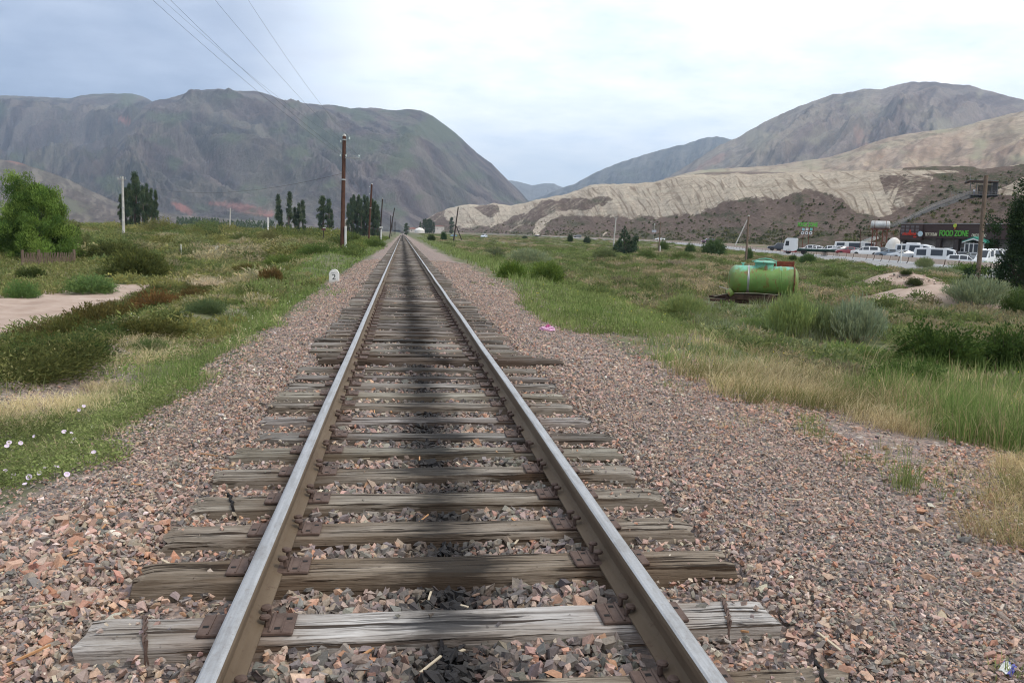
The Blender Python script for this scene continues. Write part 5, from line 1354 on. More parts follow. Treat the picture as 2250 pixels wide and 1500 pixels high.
wb = DP(1930, 548, 178); wb[2] = -.6
WT = thing('water_tower', 'silver horizontal tank on rusty lattice legs below the hill stairway', 'water tower', wb, -look(1930))
z0, z1 = float(DP(1930, 503.5, 178)[2]-wb[2]), float(DP(1930, 485.5, 178)[2]-wb[2]); rw = (z1-z0)/2; hl = 18.3*178/FPX
m = Mt('peeling_silver'); q = m.noise(m.obj(), 1.4, 7, .7)
M_SILV = m.surf(m.ramp(q, [(.32, (.22, .19, .16)), (.45, (.44, .43, .41)), (.7, (.60, .60, .58))]), .45, .35, spec=.4)
b = MB(); b.lathe([(.02, -hl-.14), (rw*.6, -hl-.10), (rw*.94, -hl+.02), (rw, -hl+.16)]+[(rw, x) for x in np.linspace(-hl+.5, hl-.5, 6)]+[(rw, hl-.16), (rw*.94, hl-.02), (rw*.6, hl+.10), (.02, hl+.14)], (0, 0, z0+rw), 26, 'x'); tk = b.build('tank', M_SILV, WT, smooth=True)
for x in (-hl*.62, hl*.62):
    b = MB(); b.lathe([(rw+.0, x-.05), (rw+.04, x-.04), (rw+.04, x+.04), (rw+.0, x+.05)], (0, 0, z0+rw), 26, 'x'); b.build('hoop', M_RUST, tk)
M_RRED = plain('rusty_red_steel', (.17, .055, .032), .8, var=.4)
for x in (-hl*.80, -hl*.32, hl*.32, hl*.80):
    for y in (-.8, .8):
        b = MB(); b.box((x, y, z0/2), (.20, .20, z0)); b.build('leg', M_RRED, WT)
b = MB(); b.box((0, 0, z0-.05), (hl*2.1, 2.0, .18))
for y in (-.8, .8):
    for xa, xb_ in ((-hl*.8, -hl*.32), (hl*.32, hl*.8)):
        for k in range(3):
            za, zc2 = z0*(k/3), z0*((k+1)/3); b.tube([(xa, y, za), (xb_, y, zc2)], .04, 5); b.tube([(xb_, y, za), (xa, y, zc2)], .04, 5)
    b.tube([(-hl*.32, y, z0*.4), (hl*.32, y, z0*.9)], .04, 5); b.tube([(hl*.32, y, z0*.4), (-hl*.32, y, z0*.9)], .04, 5)
b.tube([(-hl*1.25, -1.1, z0+.9), (-hl*1.25, -1.1, z0)], .03, 5); b.tube([(hl*1.5, -1.1, z0-.0), (hl*1.5, -1.1, z0-1.2)], .03, 5); b.tube([(hl, -1.1, z0-.6), (hl*1.6, -1.1, z0-.6)], .05, 5)
b.build('bracing', M_RRED, WT)

# the stairway up the spur
M_DECK = plain('grey_decking', (.15, .145, .14), .8, var=.25); M_RAILG = plain('grey_railing', (.22, .215, .205), .7)
SPX = [(1946, 505.5), (1962, 500.5), (1985, 491), (2005, 482), (2030, 469.5), (2054, 456.5), (2072, 449.5), (2090, 443.5), (2108, 437), (2124, 431), (2136, 427.5)]
sp = [V3(DP(x, y, float(itp(x, [(1700, 236), (1960, 249), (2140, 261)]))*.972-3.0)) for x, y in SPX]
SW = thing('hill_stairway', 'long grey railed stairway climbing the brown hill to the pavilion', 'stairway', sp[0], 0)
sp = [p-sp[0] for p in sp]
b = MB(); nrm = Vector((FW[0], FW[1], 0)).normalized()
for a, c2 in zip(sp[:-1], sp[1:]):
    n = 9
    for k in range(n):
        p, q = a.lerp(c2, k/n), a.lerp(c2, (k+1)/n); V = [p, q, q+nrm*2.2, p+nrm*2.2]; z = max(p.z, q.z)
        b.add([(v.x, v.y, min(p.z, q.z)-.8) for v in V]+[(v.x, v.y, z) for v in V], [(3, 2, 1, 0), (4, 5, 6, 7), (0, 1, 5, 4), (1, 2, 6, 5), (2, 3, 7, 6), (3, 0, 4, 7)])
b.build('steps', M_DECK, SW)
for off in (0, 2.2):
    b = MB()
    for h in (.35, .65, 1.0): b.tube([p+nrm*off+Vector((0, 0, h)) for p in sp], .07 if h == 1.0 else .05, 5)
    for a, c2 in zip(sp[:-1], sp[1:]):
        for k in range(5):
            p = a.lerp(c2, k/5)+nrm*off; b.tube([p-Vector((0, 0, .9)), p+Vector((0, 0, 1.0))], .04, 5)
    b.build('railing', M_RAILG, SW)
ls = [V3(DP(x, y, 188)) for x, y in ((1883, 535), (1898, 530), (1914, 523.5), (1931, 517))]
LS = thing('concrete_stair', 'short flight of pale concrete steps beside the water tower', 'steps', ls[0], 0); ls = [p-ls[0] for p in ls]
b = MB()
for a, c2 in zip(ls[:-1], ls[1:]):
    for k in range(3):
        p, q = a.lerp(c2, k/3), a.lerp(c2, (k+1)/3); V = [p, q, q+nrm*2.5, p+nrm*2.5]
        b.add([(v.x, v.y, p.z-.6) for v in V]+[(v.x, v.y, p.z) for v in V], [(3, 2, 1, 0), (4, 5, 6, 7), (0, 1, 5, 4), (1, 2, 6, 5), (2, 3, 7, 6), (3, 0, 4, 7)])
b.build('steps', M_CONC, LS)
DV = 251.0
pv = V3(DP(2136, 428, DV)); PVN = thing('hilltop_pavilion', 'open timber viewing pavilion with a flat roof at the top of the stairway', 'pavilion', pv, -look(2150)); K = DV/FPX
pt = lambda px, py: ((px-2136)*K, (428-py)*K-(px-2136)*.0305*0)
b = MB(); x0, z_ = pt(2119, 401.5); x1, z2 = pt(2184, 399.5); xm_, zm_ = pt(2130, 397)
b.prism([(x0, z_), (xm_, zm_), (x1, z2), (x1, z2-.28), (xm_, zm_-.35), (x0, z_-.2)], 'y', -1.2, 4.6); b.build('roof', plain('rusty_roof', (.13, .075, .05), .8), PVN)
b = MB(); b.prism([(x0, z_+.01), (xm_, zm_+.01), (x1, z2+.01), (x1, z2+.10), (xm_, zm_+.10), (x0, z_+.08)], 'y', -1.3, 4.7); b.build('roof_edge', M_GALV, PVN)
for px in (2131, 2143, 2157, 2172, 2183):
    for y in (-.9, 4.2):
        b = MB(); x, _ = pt(px, 0); b.box((x, y, 1.9), (.16, .16, 4.0)); b.build('post', M_DECK, PVN)
b = MB(); xa, _ = pt(2122, 0); xc, _ = pt(2186, 0); b.box(((xa+xc)/2, 1.7, -.12), (xc-xa, 6.4, .24)); b.build('floor', M_DECK, PVN)
b = MB(); xa, _ = pt(2174, 0); xc, _ = pt(2184, 0); b.box(((xa+xc)/2, 1.6, 1.9), (xc-xa, 4.6, 3.7)); b.build('dark_booth', plain('dark_boards', (.045, .04, .036), .8), PVN)
b = MB(); xa, _ = pt(2146, 0); xc, _ = pt(2174, 0)
for k in range(12): b.box((xa+(xc-xa)*(k+.5)/12, 4.25, 1.6), ((xc-xa)/12*.8, .06, 3.2))
b.build('back_screen', plain('brown_boards', (.13, .10, .08), .85), PVN)
b = MB()
for z in (.5, 1.0): b.tube([(pt(2095, 0)[0], -1.2, z-.35), (pt(2186, 0)[0], -1.2, z)], .045, 5)
for px in range(2096, 2187, 6): b.tube([(pt(px, 0)[0], -1.2, -.6), (pt(px, 0)[0], -1.2, 1.0)], .035, 5)
b.build('railing', M_RAILG, PVN)
b = MB(); x, z = pt(2129.5, 383); b.tube([(x, .4, zm_), (x, .4, z)], .05, 6); b.build('flagpole', M_GALV, PVN)

def person(loc, rz, h, shirt, trousers, label, facing=0):
    o = thing('person', label, 'person', loc, rz)
    me = bpy.data.meshes.new('body'); k = h/1.72
    vs = [(0, 0, .95), (0, 0, 1.15), (0, 0, 1.40), (0, 0, 1.52), (0, .01, 1.62), (0, .01, 1.72), (-.10, 0, .88), (-.12, .02, .48), (-.12, 0, .08), (-.12, .14, .03), (.10, 0, .88), (.12, .02, .48), (.12, 0, .08), (.12, .14, .03), (-.20, 0, 1.40), (-.26, .0, 1.12), (-.24, .12, .90), (.20, 0, 1.40), (.26, 0, 1.12), (.24, .12, .90)]
    es = [(0, 1), (1, 2), (2, 3), (3, 4), (4, 5), (0, 6), (6, 7), (7, 8), (8, 9), (0, 10), (10, 11), (11, 12), (12, 13), (2, 14), (14, 15), (15, 16), (2, 17), (17, 18), (18, 19)]
    rs = [.15, .14, .15, .06, .095, .09, .10, .07, .05, .04, .10, .07, .05, .04, .07, .05, .035, .07, .05, .035]
    me.from_pydata([(x*k, y*k, z*k) for x, y, z in vs], es, []); ob_ = bpy.data.objects.new('body', me); COL.objects.link(ob_); ob_.parent = o
    sk = ob_.modifiers.new('skin', 'SKIN')
    for v, r in zip(me.skin_vertices[0].data, rs): v.radius = (r*k, r*k*.85)
    me.skin_vertices[0].data[0].use_root = True
    sd = ob_.modifiers.new('smooth', 'SUBSURF'); sd.levels = 1; sd.render_levels = 1
    m = Mt('clothing'); z = m.xyz(m.obj())[2]
    c = m.ramp(m.math('DIVIDE', z, 1.75*k), [(0.0, (.03, .025, .02)), (.05, trousers), (.53, shirt), (.86, (.36, .22, .16)), (.955, (.03, .02, .015))], 'CONSTANT'); me.materials.append(m.surf(c, .8))
person(DP(2139.5, 428, DV-1)+np.array([0, 0, .02]), -look(2139)+math.pi, 1.75, (.62, .62, .66), (.12, .13, .25), 'person in a white shirt standing in the hilltop pavilion')
pp = DP(2138, 556, 144); pp[2] = -.9
person(pp, -look(2138), 1.7, (.66, .62, .64), (.06, .06, .07), 'person in a pale top by the gabled restaurant entrance')

sg = DP(1770, 548, 196); sg[2] = -.3
SG = thing('roadside_sign', 'roadside sign of green letters over six small round and square panels on rusty posts', 'sign', sg, -look(1770)); K = 196/FPX
sz = lambda px, py: float(DP(px, py, 196)[2]-sg[2])
M_LGRN = plain('bright_green_letters', (.09, .46, .035), .45)
text('FOOD ZONE', 41*K, sz(1770, 489)-sz(1770, 498.3), M_LGRN, SG, (0.6*K, -.1, sz(1770, 498.3)), 'lettering', .05, bold=.03)
b = MB()
for px in (1763, 1774.5, 1783): b.box(((px-1770)*K, .05, sz(1770, 498)/2 if px != 1783 else sz(1783, 507)), (.14, .14, sz(1770, 498) if px != 1783 else 1.9))
b.box((0, .05, sz(1770, 499.5)), (41*K, .10, .12)); b.box((0, .05, sz(1770, 508)), (26*K, .08, .10)); b.build('post', M_RRED, SG)
for k, (px, c) in enumerate(((1762.5, (.30, .52, .55)), (1770, (.62, .62, .60)), (1778.5, (.16, .50, .42)))):
    b = MB(); b.box(((px-1770)*K, -.06, sz(px, 504)), (5.2*K, .08, 5.6*K), .03); b.build('square_panel', plain('panel_colour', c, .5), SG)
for px in (1761, 1769.5, 1778):
    b = MB(); b.lathe([(.02, 0), (3.3*K, 0), (3.4*K, .04), (3.3*K, .08), (.02, .08)], (0, 0, 0), 20, 'y'); d_ = b.build('round_panel', plain('white_panel', (.68, .68, .66), .5), SG); d_.location = ((px-1770)*K, -.12, sz(px, 512))
    b = MB(); b.lathe([(.9*K, 0), (1.6*K, 0), (1.6*K, .02), (.9*K, .02)], (0, 0, 0), 12, 'y'); e_ = b.build('pictogram', M_BLACK, d_); e_.location = (0, -.02, 0)
rs_ = DP(1436, 530, 395)
R3 = thing('road_sign', 'pair of small round grey road signs on a thin post beyond the road', 'road sign', rs_, -look(1436)); K = 395/FPX
b = MB(); b.tube([(0, 0, -2), (0, 0, 22*K)], .06, 6); b.build('post', M_GALV, R3)
for x in (-2.6, 2.6):
    b = MB(); b.lathe([(.02, 0), (2.5*K, 0), (2.55*K, .04), (2.5*K, .08), (.02, .08)], (0, 0, 0), 16, 'y'); d_ = b.build('disc', plain('grey_panel', (.42, .44, .48), .5), R3); d_.location = (x*K, -.12, 22*K)
s2 = DP(1438.5, 498, 520)
b = MB(); K = 520/FPX; b.box((0, 0, 5.5*K), (1.8*K, .1, 4*K), .02); b.tube([(0, .1, -4), (0, .1, 4*K)], .07, 6); o = b.build('marker_sign', M_CONCW); o.location = V3(s2); tag(o, 'small white marker high on the brown slope above the round signs', 'sign')
# signs by the line
b0 = DP(711, 530, 150); K = 150/FPX
BS = thing('line_sign', 'small red-brown board on a post in front of the slim poplars', 'sign', b0, -.05)
b = MB(); b.box((0, 0, 14*K-.3), (.14, .14, 28*K+.6)); b.build('post', M_POLEB, BS)
b = MB(); b.box((0, -.1, 25.5*K), (8.5*K, .06, 5*K), .01); b.build('board', plain('dark_red_board', (.10, .035, .028), .7), BS)
b = MB(); b.box((1.5*K, -.12, 29*K), (6*K, .05, 1.6*K), .01); b.build('white_strip', M_CONCW, BS)
b1 = DP(837.3, 533, 165); K = 165/FPX
WS = thing('whistle_post', 'white post carrying a small white plate beside the black pole', 'sign post', b1, -.05)
b = MB(); b.box((0, 0, 14*K), (2.6*K, .22, 30*K), .02); b.build('post', M_CONCW, WS)
b = MB(); b.box((0, -.15, 33*K), (7*K, .06, 4*K), .01); pl = b.build('plate', M_CONCW, WS)
b = MB(); b.box((0, -.19, 33*K), (4.6*K, .02, 1.2*K)); b.build('plate_mark', plain('dark_mark', (.08, .08, .08), .7), pl)
# white posts out in the scrub
for (bx, by, ty, d, lab) in ((398.5, 568, 536.5, 62, 'thin pale fence post standing alone, taller of the pair near the big green bush'), (394.5, 567, 537, 63, 'thin pale fence post, darker one of the pair near the big green bush'), (479, 563, 540, 70, 'pale post beside the bare sandy strip, on its tank-side end'), (474.5, 552, 541, 72, 'short pale post next to the sandy strip'), (544, 552, 540, 75, 'thin pale post in the middle of the bare sandy strip'),
                           (727.6, 515, 505, 200, 'white stump before the dense poplar clump')):
    p = V3(DP(bx, by, d)); gz = float(terrain(p.x, p.y)); t = V3(DP(bx, ty, d))
    o = MB().tube([(0, 0, gz-p.z-.2), (0, 0, .3), (random.uniform(-.02, .02), 0, t.z-p.z)], [.045, .042, .035] if d < 100 else .12, 7).build('fence_post', M_CONCW if 'darker' not in lab else M_POLEG); o.location = p; tag(o, lab, 'post', 'pale posts in the scrub')
# picket fence under the big tree
fa, fb_ = GT(np.array(52.), np.array(586.)), GT(np.array(165.), np.array(581.))
PF = thing('picket_fence', 'low grey picket fence with leaning sticks under the big green tree', 'fence', fa, math.atan2(fb_[1]-fa[1], fb_[0]-fa[0])); FL = math.hypot(*(fb_-fa)[:2])
b = MB()
for k in range(58):
    x = FL*k/57; b.box((x, random.uniform(-.02, .02), .40), (.030, .02, .86+random.uniform(-.08, .06)), ry=.22+random.gauss(0, .10))
b.box((FL/2, .03, .34), (FL, .02, .03)); b.box((FL/2, .03, .12), (FL, .02, .03)); b.build('pickets', M_POLEG, PF)
for x in (0.0, FL*.30, FL):
    b = MB(); b.tube([(x, .06, -.2), (x+.02, .06, .98)], [.09, .08], 8); b.build('post', M_POLEG, PF)
# settlement far down the valley
M_WW = plain('house_wall', (.55, .50, .46), .85); M_PRF = plain('pink_roof', (.40, .18, .15), .7)
def house(px, py, d, w, h, lab, roof):
    p = V3(DP(px, py, d)); gz = float(terrain(p.x, p.y)); o = thing('house', lab, 'house', (p.x, p.y, min(gz, p.z)), -look(px)+.2)
    k = max(0, p.z-gz); b = MB(); b.box((0, 0, (h+k)/2), (w, w*.7, h+k)); b.build('wall', M_WW, o)
    b = MB(); b.prism([(-w*.55, h+k), (w*.55, h+k), (w*.45, h+k+h*.35), (0, h+k+h*.6), (-w*.45, h+k+h*.35)], 'y', -w*.4, w*.4); b.build('roof', roof, o)
    for x in (-.25, .25):
        b = MB(); b.box((x*w, -w*.352, (h+k)*.6), (w*.14, .05, h*.35)); b.build('window', M_WGL, o)
house(907, 508.5, 900, 8, 2.6, 'small house with a pinkish roof near the end of the rails', M_PRF)
house(965, 500.5, 1000, 11, 1.6, 'long pale house with a red roof behind the leaning pole', M_PRF)
house(763, 515, 300, 2.6, 3.6, 'small pale blue-grey hut beside the dense poplar clump', M_CONC)
p = V3(DP(922, 508, 860)); o = MB().lathe([(5.2, -3), (5.2, 1.2), (4.0, 2.4), (2.0, 3.3), (.3, 3.7)], (0, 0, 0), 20).build('yurt', M_FELT, None, True); o.location = p; tag(o, 'tiny white dome tent near the far poplar group', 'yurt')
# ------------------------------------------------------------------ plants
def unit(a): return a/np.maximum(np.linalg.norm(a, axis=-1, keepdims=True), 1e-9)
def leaf_quads(C, D, L, W, col, rng, droop=0.0):
    """pointed leaves: centre C, direction D, half length L, half width W"""
    n = len(C); D = unit(D); r = rng.normal(0, 1, (n, 3)); S = unit(np.cross(D, r))
    L = np.broadcast_to(L, n)[:, None]; W = np.broadcast_to(W, n)[:, None]
    V = np.stack([C-D*L, C+S*W-D*L*.1, C+D*L-np.array([0, 0, 1])*droop*L, C-S*W-D*L*.1], 1).reshape(-1, 3)
    F = np.arange(4*n).reshape(-1, 4)
    return V, F, np.repeat(col, 4, 0)
def pick(pal, n, rng, v=.22):
    pal = np.array(pal); return pal[rng.integers(0, len(pal), n)]*rng.uniform(1-v, 1+v, (n, 1))
def blades(P, h, w, dirn, bend, col, rng):
    """three-faced grass blades"""
    n = len(P); side = np.stack([-np.sin(dirn+1.57), np.cos(dirn+1.57), 0*dirn], 1)
    a2 = rng.uniform(0, math.pi, n); side = np.stack([np.cos(a2), np.sin(a2), 0*a2], 1)
    d = np.stack([np.cos(dirn), np.sin(dirn), 0*dirn], 1)
    up = np.array([0, 0, 1.0]); h_, w_, b = h[:, None], w[:, None], bend[:, None]
    m_ = P+up*h_*.55*(1-.15*b)+d*h_*b*.25; t = P+up*h_*(1-.45*b*b)+d*h_*b*.85
    V = np.stack([P-side*w_, P+side*w_, m_+side*w_*.8, m_-side*w_*.8, t+side*w_*.12, t-side*w_*.12], 1).reshape(-1, 3)
    k = np.arange(n)[:, None]*6
    F = np.concatenate([k+np.array([[0, 1, 2, 3]]), k+np.array([[3, 2, 4, 5]])], 1).reshape(-1, 4)
    return V, F, np.repeat(col, 6, 0)
class Bag:
    def __init__(s): s.V = []; s.F = []; s.C = []; s.n = 0
    def add(s, vfc):
        V, F, C = vfc; s.V.append(V); s.F.append(F+s.n); s.C.append(C); s.n += len(V)
    def mesh(s, name, parent=None, link=True, mat=None):
        return mesh_np(name, np.vstack(s.V), np.vstack(s.F), mat or M_LEAF, parent, np.vstack(s.C), link=link)
GREEN = [(.150, .195, .072), (.190, .235, .090), (.120, .155, .058), (.225, .255, .110), (.165, .190, .090)]
LUSH = [(.120, .180, .058), (.160, .228, .074), (.098, .145, .050), (.190, .250, .090)]
OLIVE = [(0.137, 0.150, 0.055), (0.176, 0.176, 0.072), (0.111, 0.130, 0.049), (0.202, 0.195, 0.098)]
DRY = [(0.391, 0.322, 0.190), (0.322, 0.259, 0.155), (0.483, 0.414, 0.265), (0.276, 0.224, 0.138)]
STRAW = [(.48, .42, .27), (.40, .34, .21), (.52, .47, .33)]
BROWN = [(0.282, 0.210, 0.150), (0.336, 0.258, 0.192), (0.240, 0.180, 0.132)]
GREYG = [(0.163, 0.195, 0.124), (0.202, 0.234, 0.156), (0.137, 0.166, 0.104), (0.240, 0.260, 0.189)]
def in_world(pp, dens, d0=9, pw=1.3, rng=RNG, edge=.25):
    P = wpoly(pp); x0, y0 = P.min(0)-.3; x1, y1 = P.max(0)+.3
    n = int(min((x1-x0)*(y1-y0)*dens, 900000)); x = rng.uniform(x0, x1, n); y = rng.uniform(y0, y1, n)
    d = np.hypot(x, y); k = rng.uniform(0, 1, n) < np.minimum(1, (d0/d)**pw); x, y = x[k], y[k]
    dbx, dby = tb[0]-1.65*math.cos(TK.rotation_euler[2]), tb[1]-1.65*math.sin(TK.rotation_euler[2])
    dd_ = math.hypot(dbx, dby); al = ((x-dbx)*dbx+(y-dby)*dby)/dd_; ac = np.abs((x-dbx)*dby-(y-dby)*dbx)/dd_
    k = ~((ac < 1.15) & (al < .8) & (al > -5)); x, y = x[k], y[k]
    k = in_poly(x+edge*pn(x*1.1, y*.9, 81)*2, y+edge*2*pn(x*.9, y*.8, 83), P); return x[k], y[k]
def tufts(bag, xy, nb, h, pal, w=.0028, spread=.06, splay=.5, lean=(0, 0), wd=1.0, hvar=.35, mixp=None):
    x, y = xy
    if len(x) == 0: return
    z = terrain(x, y); N = len(x)
    d = np.hypot(x, y); far = np.clip(d/9, 1, 6)          # fewer, broader blades far away
    nbl = np.maximum(3, (nb/far**.6)).astype(int)
    idx = np.repeat(np.arange(N), nbl); n = len(idx)
    a = RNG.uniform(0, 2*math.pi, n); r = np.abs(RNG.normal(0, spread, n))
    P = np.stack([x[idx]+r*np.cos(a), y[idx]+r*np.sin(a), z[idx]-.01], 1)
    th = np.repeat(RNG.uniform(1-hvar, 1+hvar, N), nbl)*RNG.uniform(.55, 1.1, n)*h
    bd = np.clip(RNG.normal(splay, .25, n), .02, 1.25)
    da = a+RNG.normal(0, .7, n)
    ddx, ddy = np.cos(da)+lean[0]*2, np.sin(da)+lean[1]*2
    c = pick(pal, n, RNG)
    if mixp is not None:
        sel = RNG.uniform(0, 1, n) < np.repeat(np.clip(mixp[1]+.9*pn(x*.9, y*.9, 91), 0, 1), nbl)
        c[sel] = pick(mixp[0], int(sel.sum()), RNG)
    c = c*np.repeat(np.clip(1+.35*pn(x*.7, y*.7, 93), .6, 1.5), nbl)[:, None]
    bag.add(blades(P, th, w*far[idx]**.8*wd*RNG.uniform(.7, 1.3, n), np.arctan2(ddy, ddx), bd, c, RNG))
def herbs(bag, xy, nl, h, pal, ls=.014, spread=.09, wd=.45):
    x, y = xy
    if len(x) == 0: return
    z = terrain(x, y); N = len(x); d = np.hypot(x, y); far = np.clip(d/8, 1, 7); nn = np.maximum(4, nl/far**.9).astype(int)
    idx = np.repeat(np.arange(N), nn); n = len(idx); a = RNG.uniform(0, 2*math.pi, n); r = np.abs(RNG.normal(0, spread, n))
    hz_ = h*np.repeat(RNG.uniform(.5, 1.2, N), nn)*RNG.beta(1.6, 1.4, n)
    C = np.stack([x[idx]+r*np.cos(a), y[idx]+r*np.sin(a), z[idx]+hz_], 1)
    D = np.stack([np.cos(a), np.sin(a), RNG.normal(.35, .5, n)], 1)+RNG.normal(0, .4, (n, 3))
    L = ls*far[idx]**.75*RNG.uniform(.6, 1.4, n)
    bag.add(leaf_quads(C, D, L, L*wd, pick(pal, n, RNG)*np.repeat(np.clip(1+.4*pn(x*.8, y*.8, 95), .55, 1.5), nn)[:, None], RNG))

gr_ = Bag()
# --- on the tank side of the track
tall = [(1930, 945), (2080, 985), (2270, 1012), (2420, 1050), (2420, 860), (2250, 850), (1990, 850), (1900, 885)]
tufts(gr_, in_world(tall, 130), 12, .42, LUSH, .0030, .07, .38, lean=(-.15, 0), mixp=(DRY, .12))
tufts(gr_, in_world([(2000, 860), (2300, 870), (2420, 820), (2250, 800), (2050, 800), (1920, 830)], 60), 12, .44, LUSH, .0032, .09, .35, lean=(-.15, 0), mixp=(DRY, .10))
dryp = [(1530, 850), (1640, 893), (1760, 905), (1850, 940), (1985, 962), (1960, 890), (1850, 850), (1690, 822), (1560, 815)]
tufts(gr_, in_world(dryp, 120), 14, .32, STRAW+DRY, .0022, .08, .85, lean=(.25, -.2), mixp=(OLIVE, .30))
tufts(gr_, in_world([(1820, 925), (1980, 962), (2010, 905), (1860, 850)], 50), 16, .36, DRY, .0020, .08, .8, lean=(.3, -.1))
mid = [(1440, 806), (1560, 858), (1700, 858), (1900, 880), (1960, 800), (1850, 735), (1640, 735), (1430, 745)]
tufts(gr_, in_world(mid, 34), 12, .25, GREEN, .0030, .08, .6, mixp=(DRY, .32))
tufts(gr_, in_world([(1440, 812), (1490, 815), (1520, 790), (1470, 780)], 80), 14, .17, LUSH, .003, .06, .5)
mead = [(1165, 692), (1250, 730), (1340, 742), (1460, 742), (1640, 740), (1800, 745), (1790, 700), (1560, 680), (1380, 648), (1300, 632), (1180, 628), (1135, 640)]
tufts(gr_, in_world(mead, 60, 14), 11, .20, GREEN, .0032, .08, .55, mixp=(LUSH, .45))
herbs(gr_, in_world(mead, 14, 14), 22, .16, GREEN, .014)
far_r = [(1140, 636), (1300, 632), (1500, 672), (1640, 700), (1500, 630), (1330, 592), (1180, 560), (1000, 528), (935, 520), (915, 522), (985, 560), (1060, 592)]
tufts(gr_, in_world(far_r, 16, 20, 1.1), 9, .34, GREEN, .0040, .14, .5, mixp=(LUSH, .35))
tufts(gr_, in_world([(1250, 620), (1500, 675), (1640, 668), (1600, 610), (1420, 575), (1240, 566)], 16, 22, 1.1), 10, .36, OLIVE, .0034, .14, .6, mixp=(BROWN, .45))
tufts(gr_, in_world([(1560, 735), (1800, 760), (1820, 700), (1760, 665), (1560, 662), (1480, 690)], 30, 18, 1.2), 11, .42, GREYG, .003, .12, .5, mixp=(GREEN, .5))
tufts(gr_, in_world([(2060, 1085), (2150, 1180), (2270, 1225), (2420, 1280), (2420, 1050), (2270, 1030), (2120, 1045)], 190), 15, .20, DRY, .0020, .09, 1.0, lean=(-.2, -.2), mixp=(OLIVE, .45))
tufts(gr_, in_world([(2190, 1160), (2280, 1230), (2330, 1180), (2250, 1130)], 120), 12, .16, GREEN, .002, .07, .7)
for pp, dn in (([(1740, 945), (1850, 985), (1890, 1010), (1890, 955), (1780, 925)], 60), ([(1890, 985), (2010, 1110), (2080, 1090), (2060, 1000), (1960, 965)], 26), ([(1430, 850), (1500, 880), (1490, 840), (1440, 830)], 22), ([(1590, 950), (1700, 960), (1690, 900), (1600, 900)], 14), ([(2190, 1420), (2240, 1450), (2230, 1390)], 12)):
    tufts(gr_, in_world(pp, dn), 12, .13, GREEN, .002, .05, .6, mixp=(DRY, .3))
for px, py, hgt in ((1990, 1085, .36), (2000, 1070, .30), (1978, 1075, .25), (1440, 790, .2), (2210, 1480, .07), (1340, 640, .1)):
    p = GT(np.array(float(px)), np.array(float(py))); xs = np.full(3, p[0])+RNG.normal(0, .03, 3); ys = np.full(3, p[1])+RNG.normal(0, .03, 3)
    tufts(gr_, (xs, ys), 16, hgt, GREEN, .0022, .05, .45)
# low patches creeping over the shoulder
for pp in ([(1150, 690), (1190, 700), (1190, 682), (1150, 680)], [(1240, 690), (1330, 700), (1320, 660), (1200, 655)], [(1050, 625), (1090, 632), (1090, 620)]):
    tufts(gr_, in_world(pp, 45, 16), 10, .09, LUSH, .003, .07, .6)
# nodding seed stalks
for px, py, hh_, ln in ((1895, 850, 1.05, 1.0), (1905, 845, 1.2, .9), (1920, 850, .95, 1.1), (1935, 840, 1.1, 1.0), (1915, 860, .85, .8), (1950, 850, .9, 1.2), (1885, 845, .9, .6), (1960, 845, .8, 1.1)):
    p = GT(np.array(float(px)), np.array(float(py))); n = 3
    P_3 = np.repeat(p[None], n, 0)+RNG.normal(0, .03, (n, 3))*[1, 1, 0]
    gr_.add(blades(P_3, np.full(n, hh_)*RNG.uniform(.8, 1.1, n), np.full(n, .0022), RNG.normal(.2, .25, n), np.full(n, ln*.75), pick(DRY, n, RNG), RNG))
# --- on the pole side
lw = [(-250, 1180), (0, 1085), (95, 1072), (200, 1040), (290, 985), (375, 893), (330, 868), (180, 905), (60, 930), (-250, 940)]
herbs(gr_, in_world(lw, 170, 8), 26, .12, GREEN, .013, .07, .5)
tufts(gr_, in_world(lw, 60), 8, .15, GREEN, .0026, .06, .8, mixp=(STRAW, .22))
stw = [(-250, 960), (0, 948), (120, 925), (290, 880), (240, 842), (130, 868), (0, 888), (-250, 920)]
tufts(gr_, in_world(stw, 170), 16, .20, STRAW, .0022, .10, 1.1, mixp=(GREEN, .32))
lg = [(290, 872), (395, 885), (470, 812), (565, 742), (645, 678), (610, 655), (500, 700), (400, 758), (240, 812), (250, 862)]
tufts(gr_, in_world(lg, 50, 11), 11, .18, GREEN, .0028, .07, .6, mixp=(STRAW, .22))
herbs(gr_, in_world(lg, 45, 11), 22, .15, LUSH, .013, .08, .45)
tufts(gr_, in_world([(360, 872), (395, 875), (400, 845), (370, 835)], 60), 14, .33, LUSH, .003, .06, .4)
st2 = [(235, 800), (300, 812), (400, 792), (470, 760), (450, 722), (330, 735), (250, 765)]
tufts(gr_, in_world(st2, 120, 12), 15, .20, STRAW, .0028, .11, 1.15, mixp=(GREEN, .12))
lg2 = [(490, 705), (565, 735), (660, 668), (712, 618), (790, 575), (845, 545), (800, 535), (700, 560), (600, 610), (520, 655)]
tufts(gr_, in_world(lg2, 26, 17, 1.2), 10, .27, GREEN, .0034, .11, .5, mixp=(LUSH, .5))
herbs(gr_, in_world(lg2, 14, 17), 18, .20, LUSH, .015, .1, .45)
tufts(gr_, in_world([(-20, 660), (130, 645), (215, 625), (215, 572), (-20, 572)], 22, 30, 1.0), 10, .30, GREEN, .004, .15, .5, mixp=(OLIVE, .4))
herbs(gr_, in_world([(-20, 660), (130, 645), (215, 625), (215, 572), (-20, 572)], 16, 30, 1.0), 26, .3, OLIVE, .02, .15, .4)
tufts(gr_, in_world([(650, 640), (730, 655), (760, 650), (700, 635)], 30, 20), 9, .12, LUSH, .003, .08, .6)
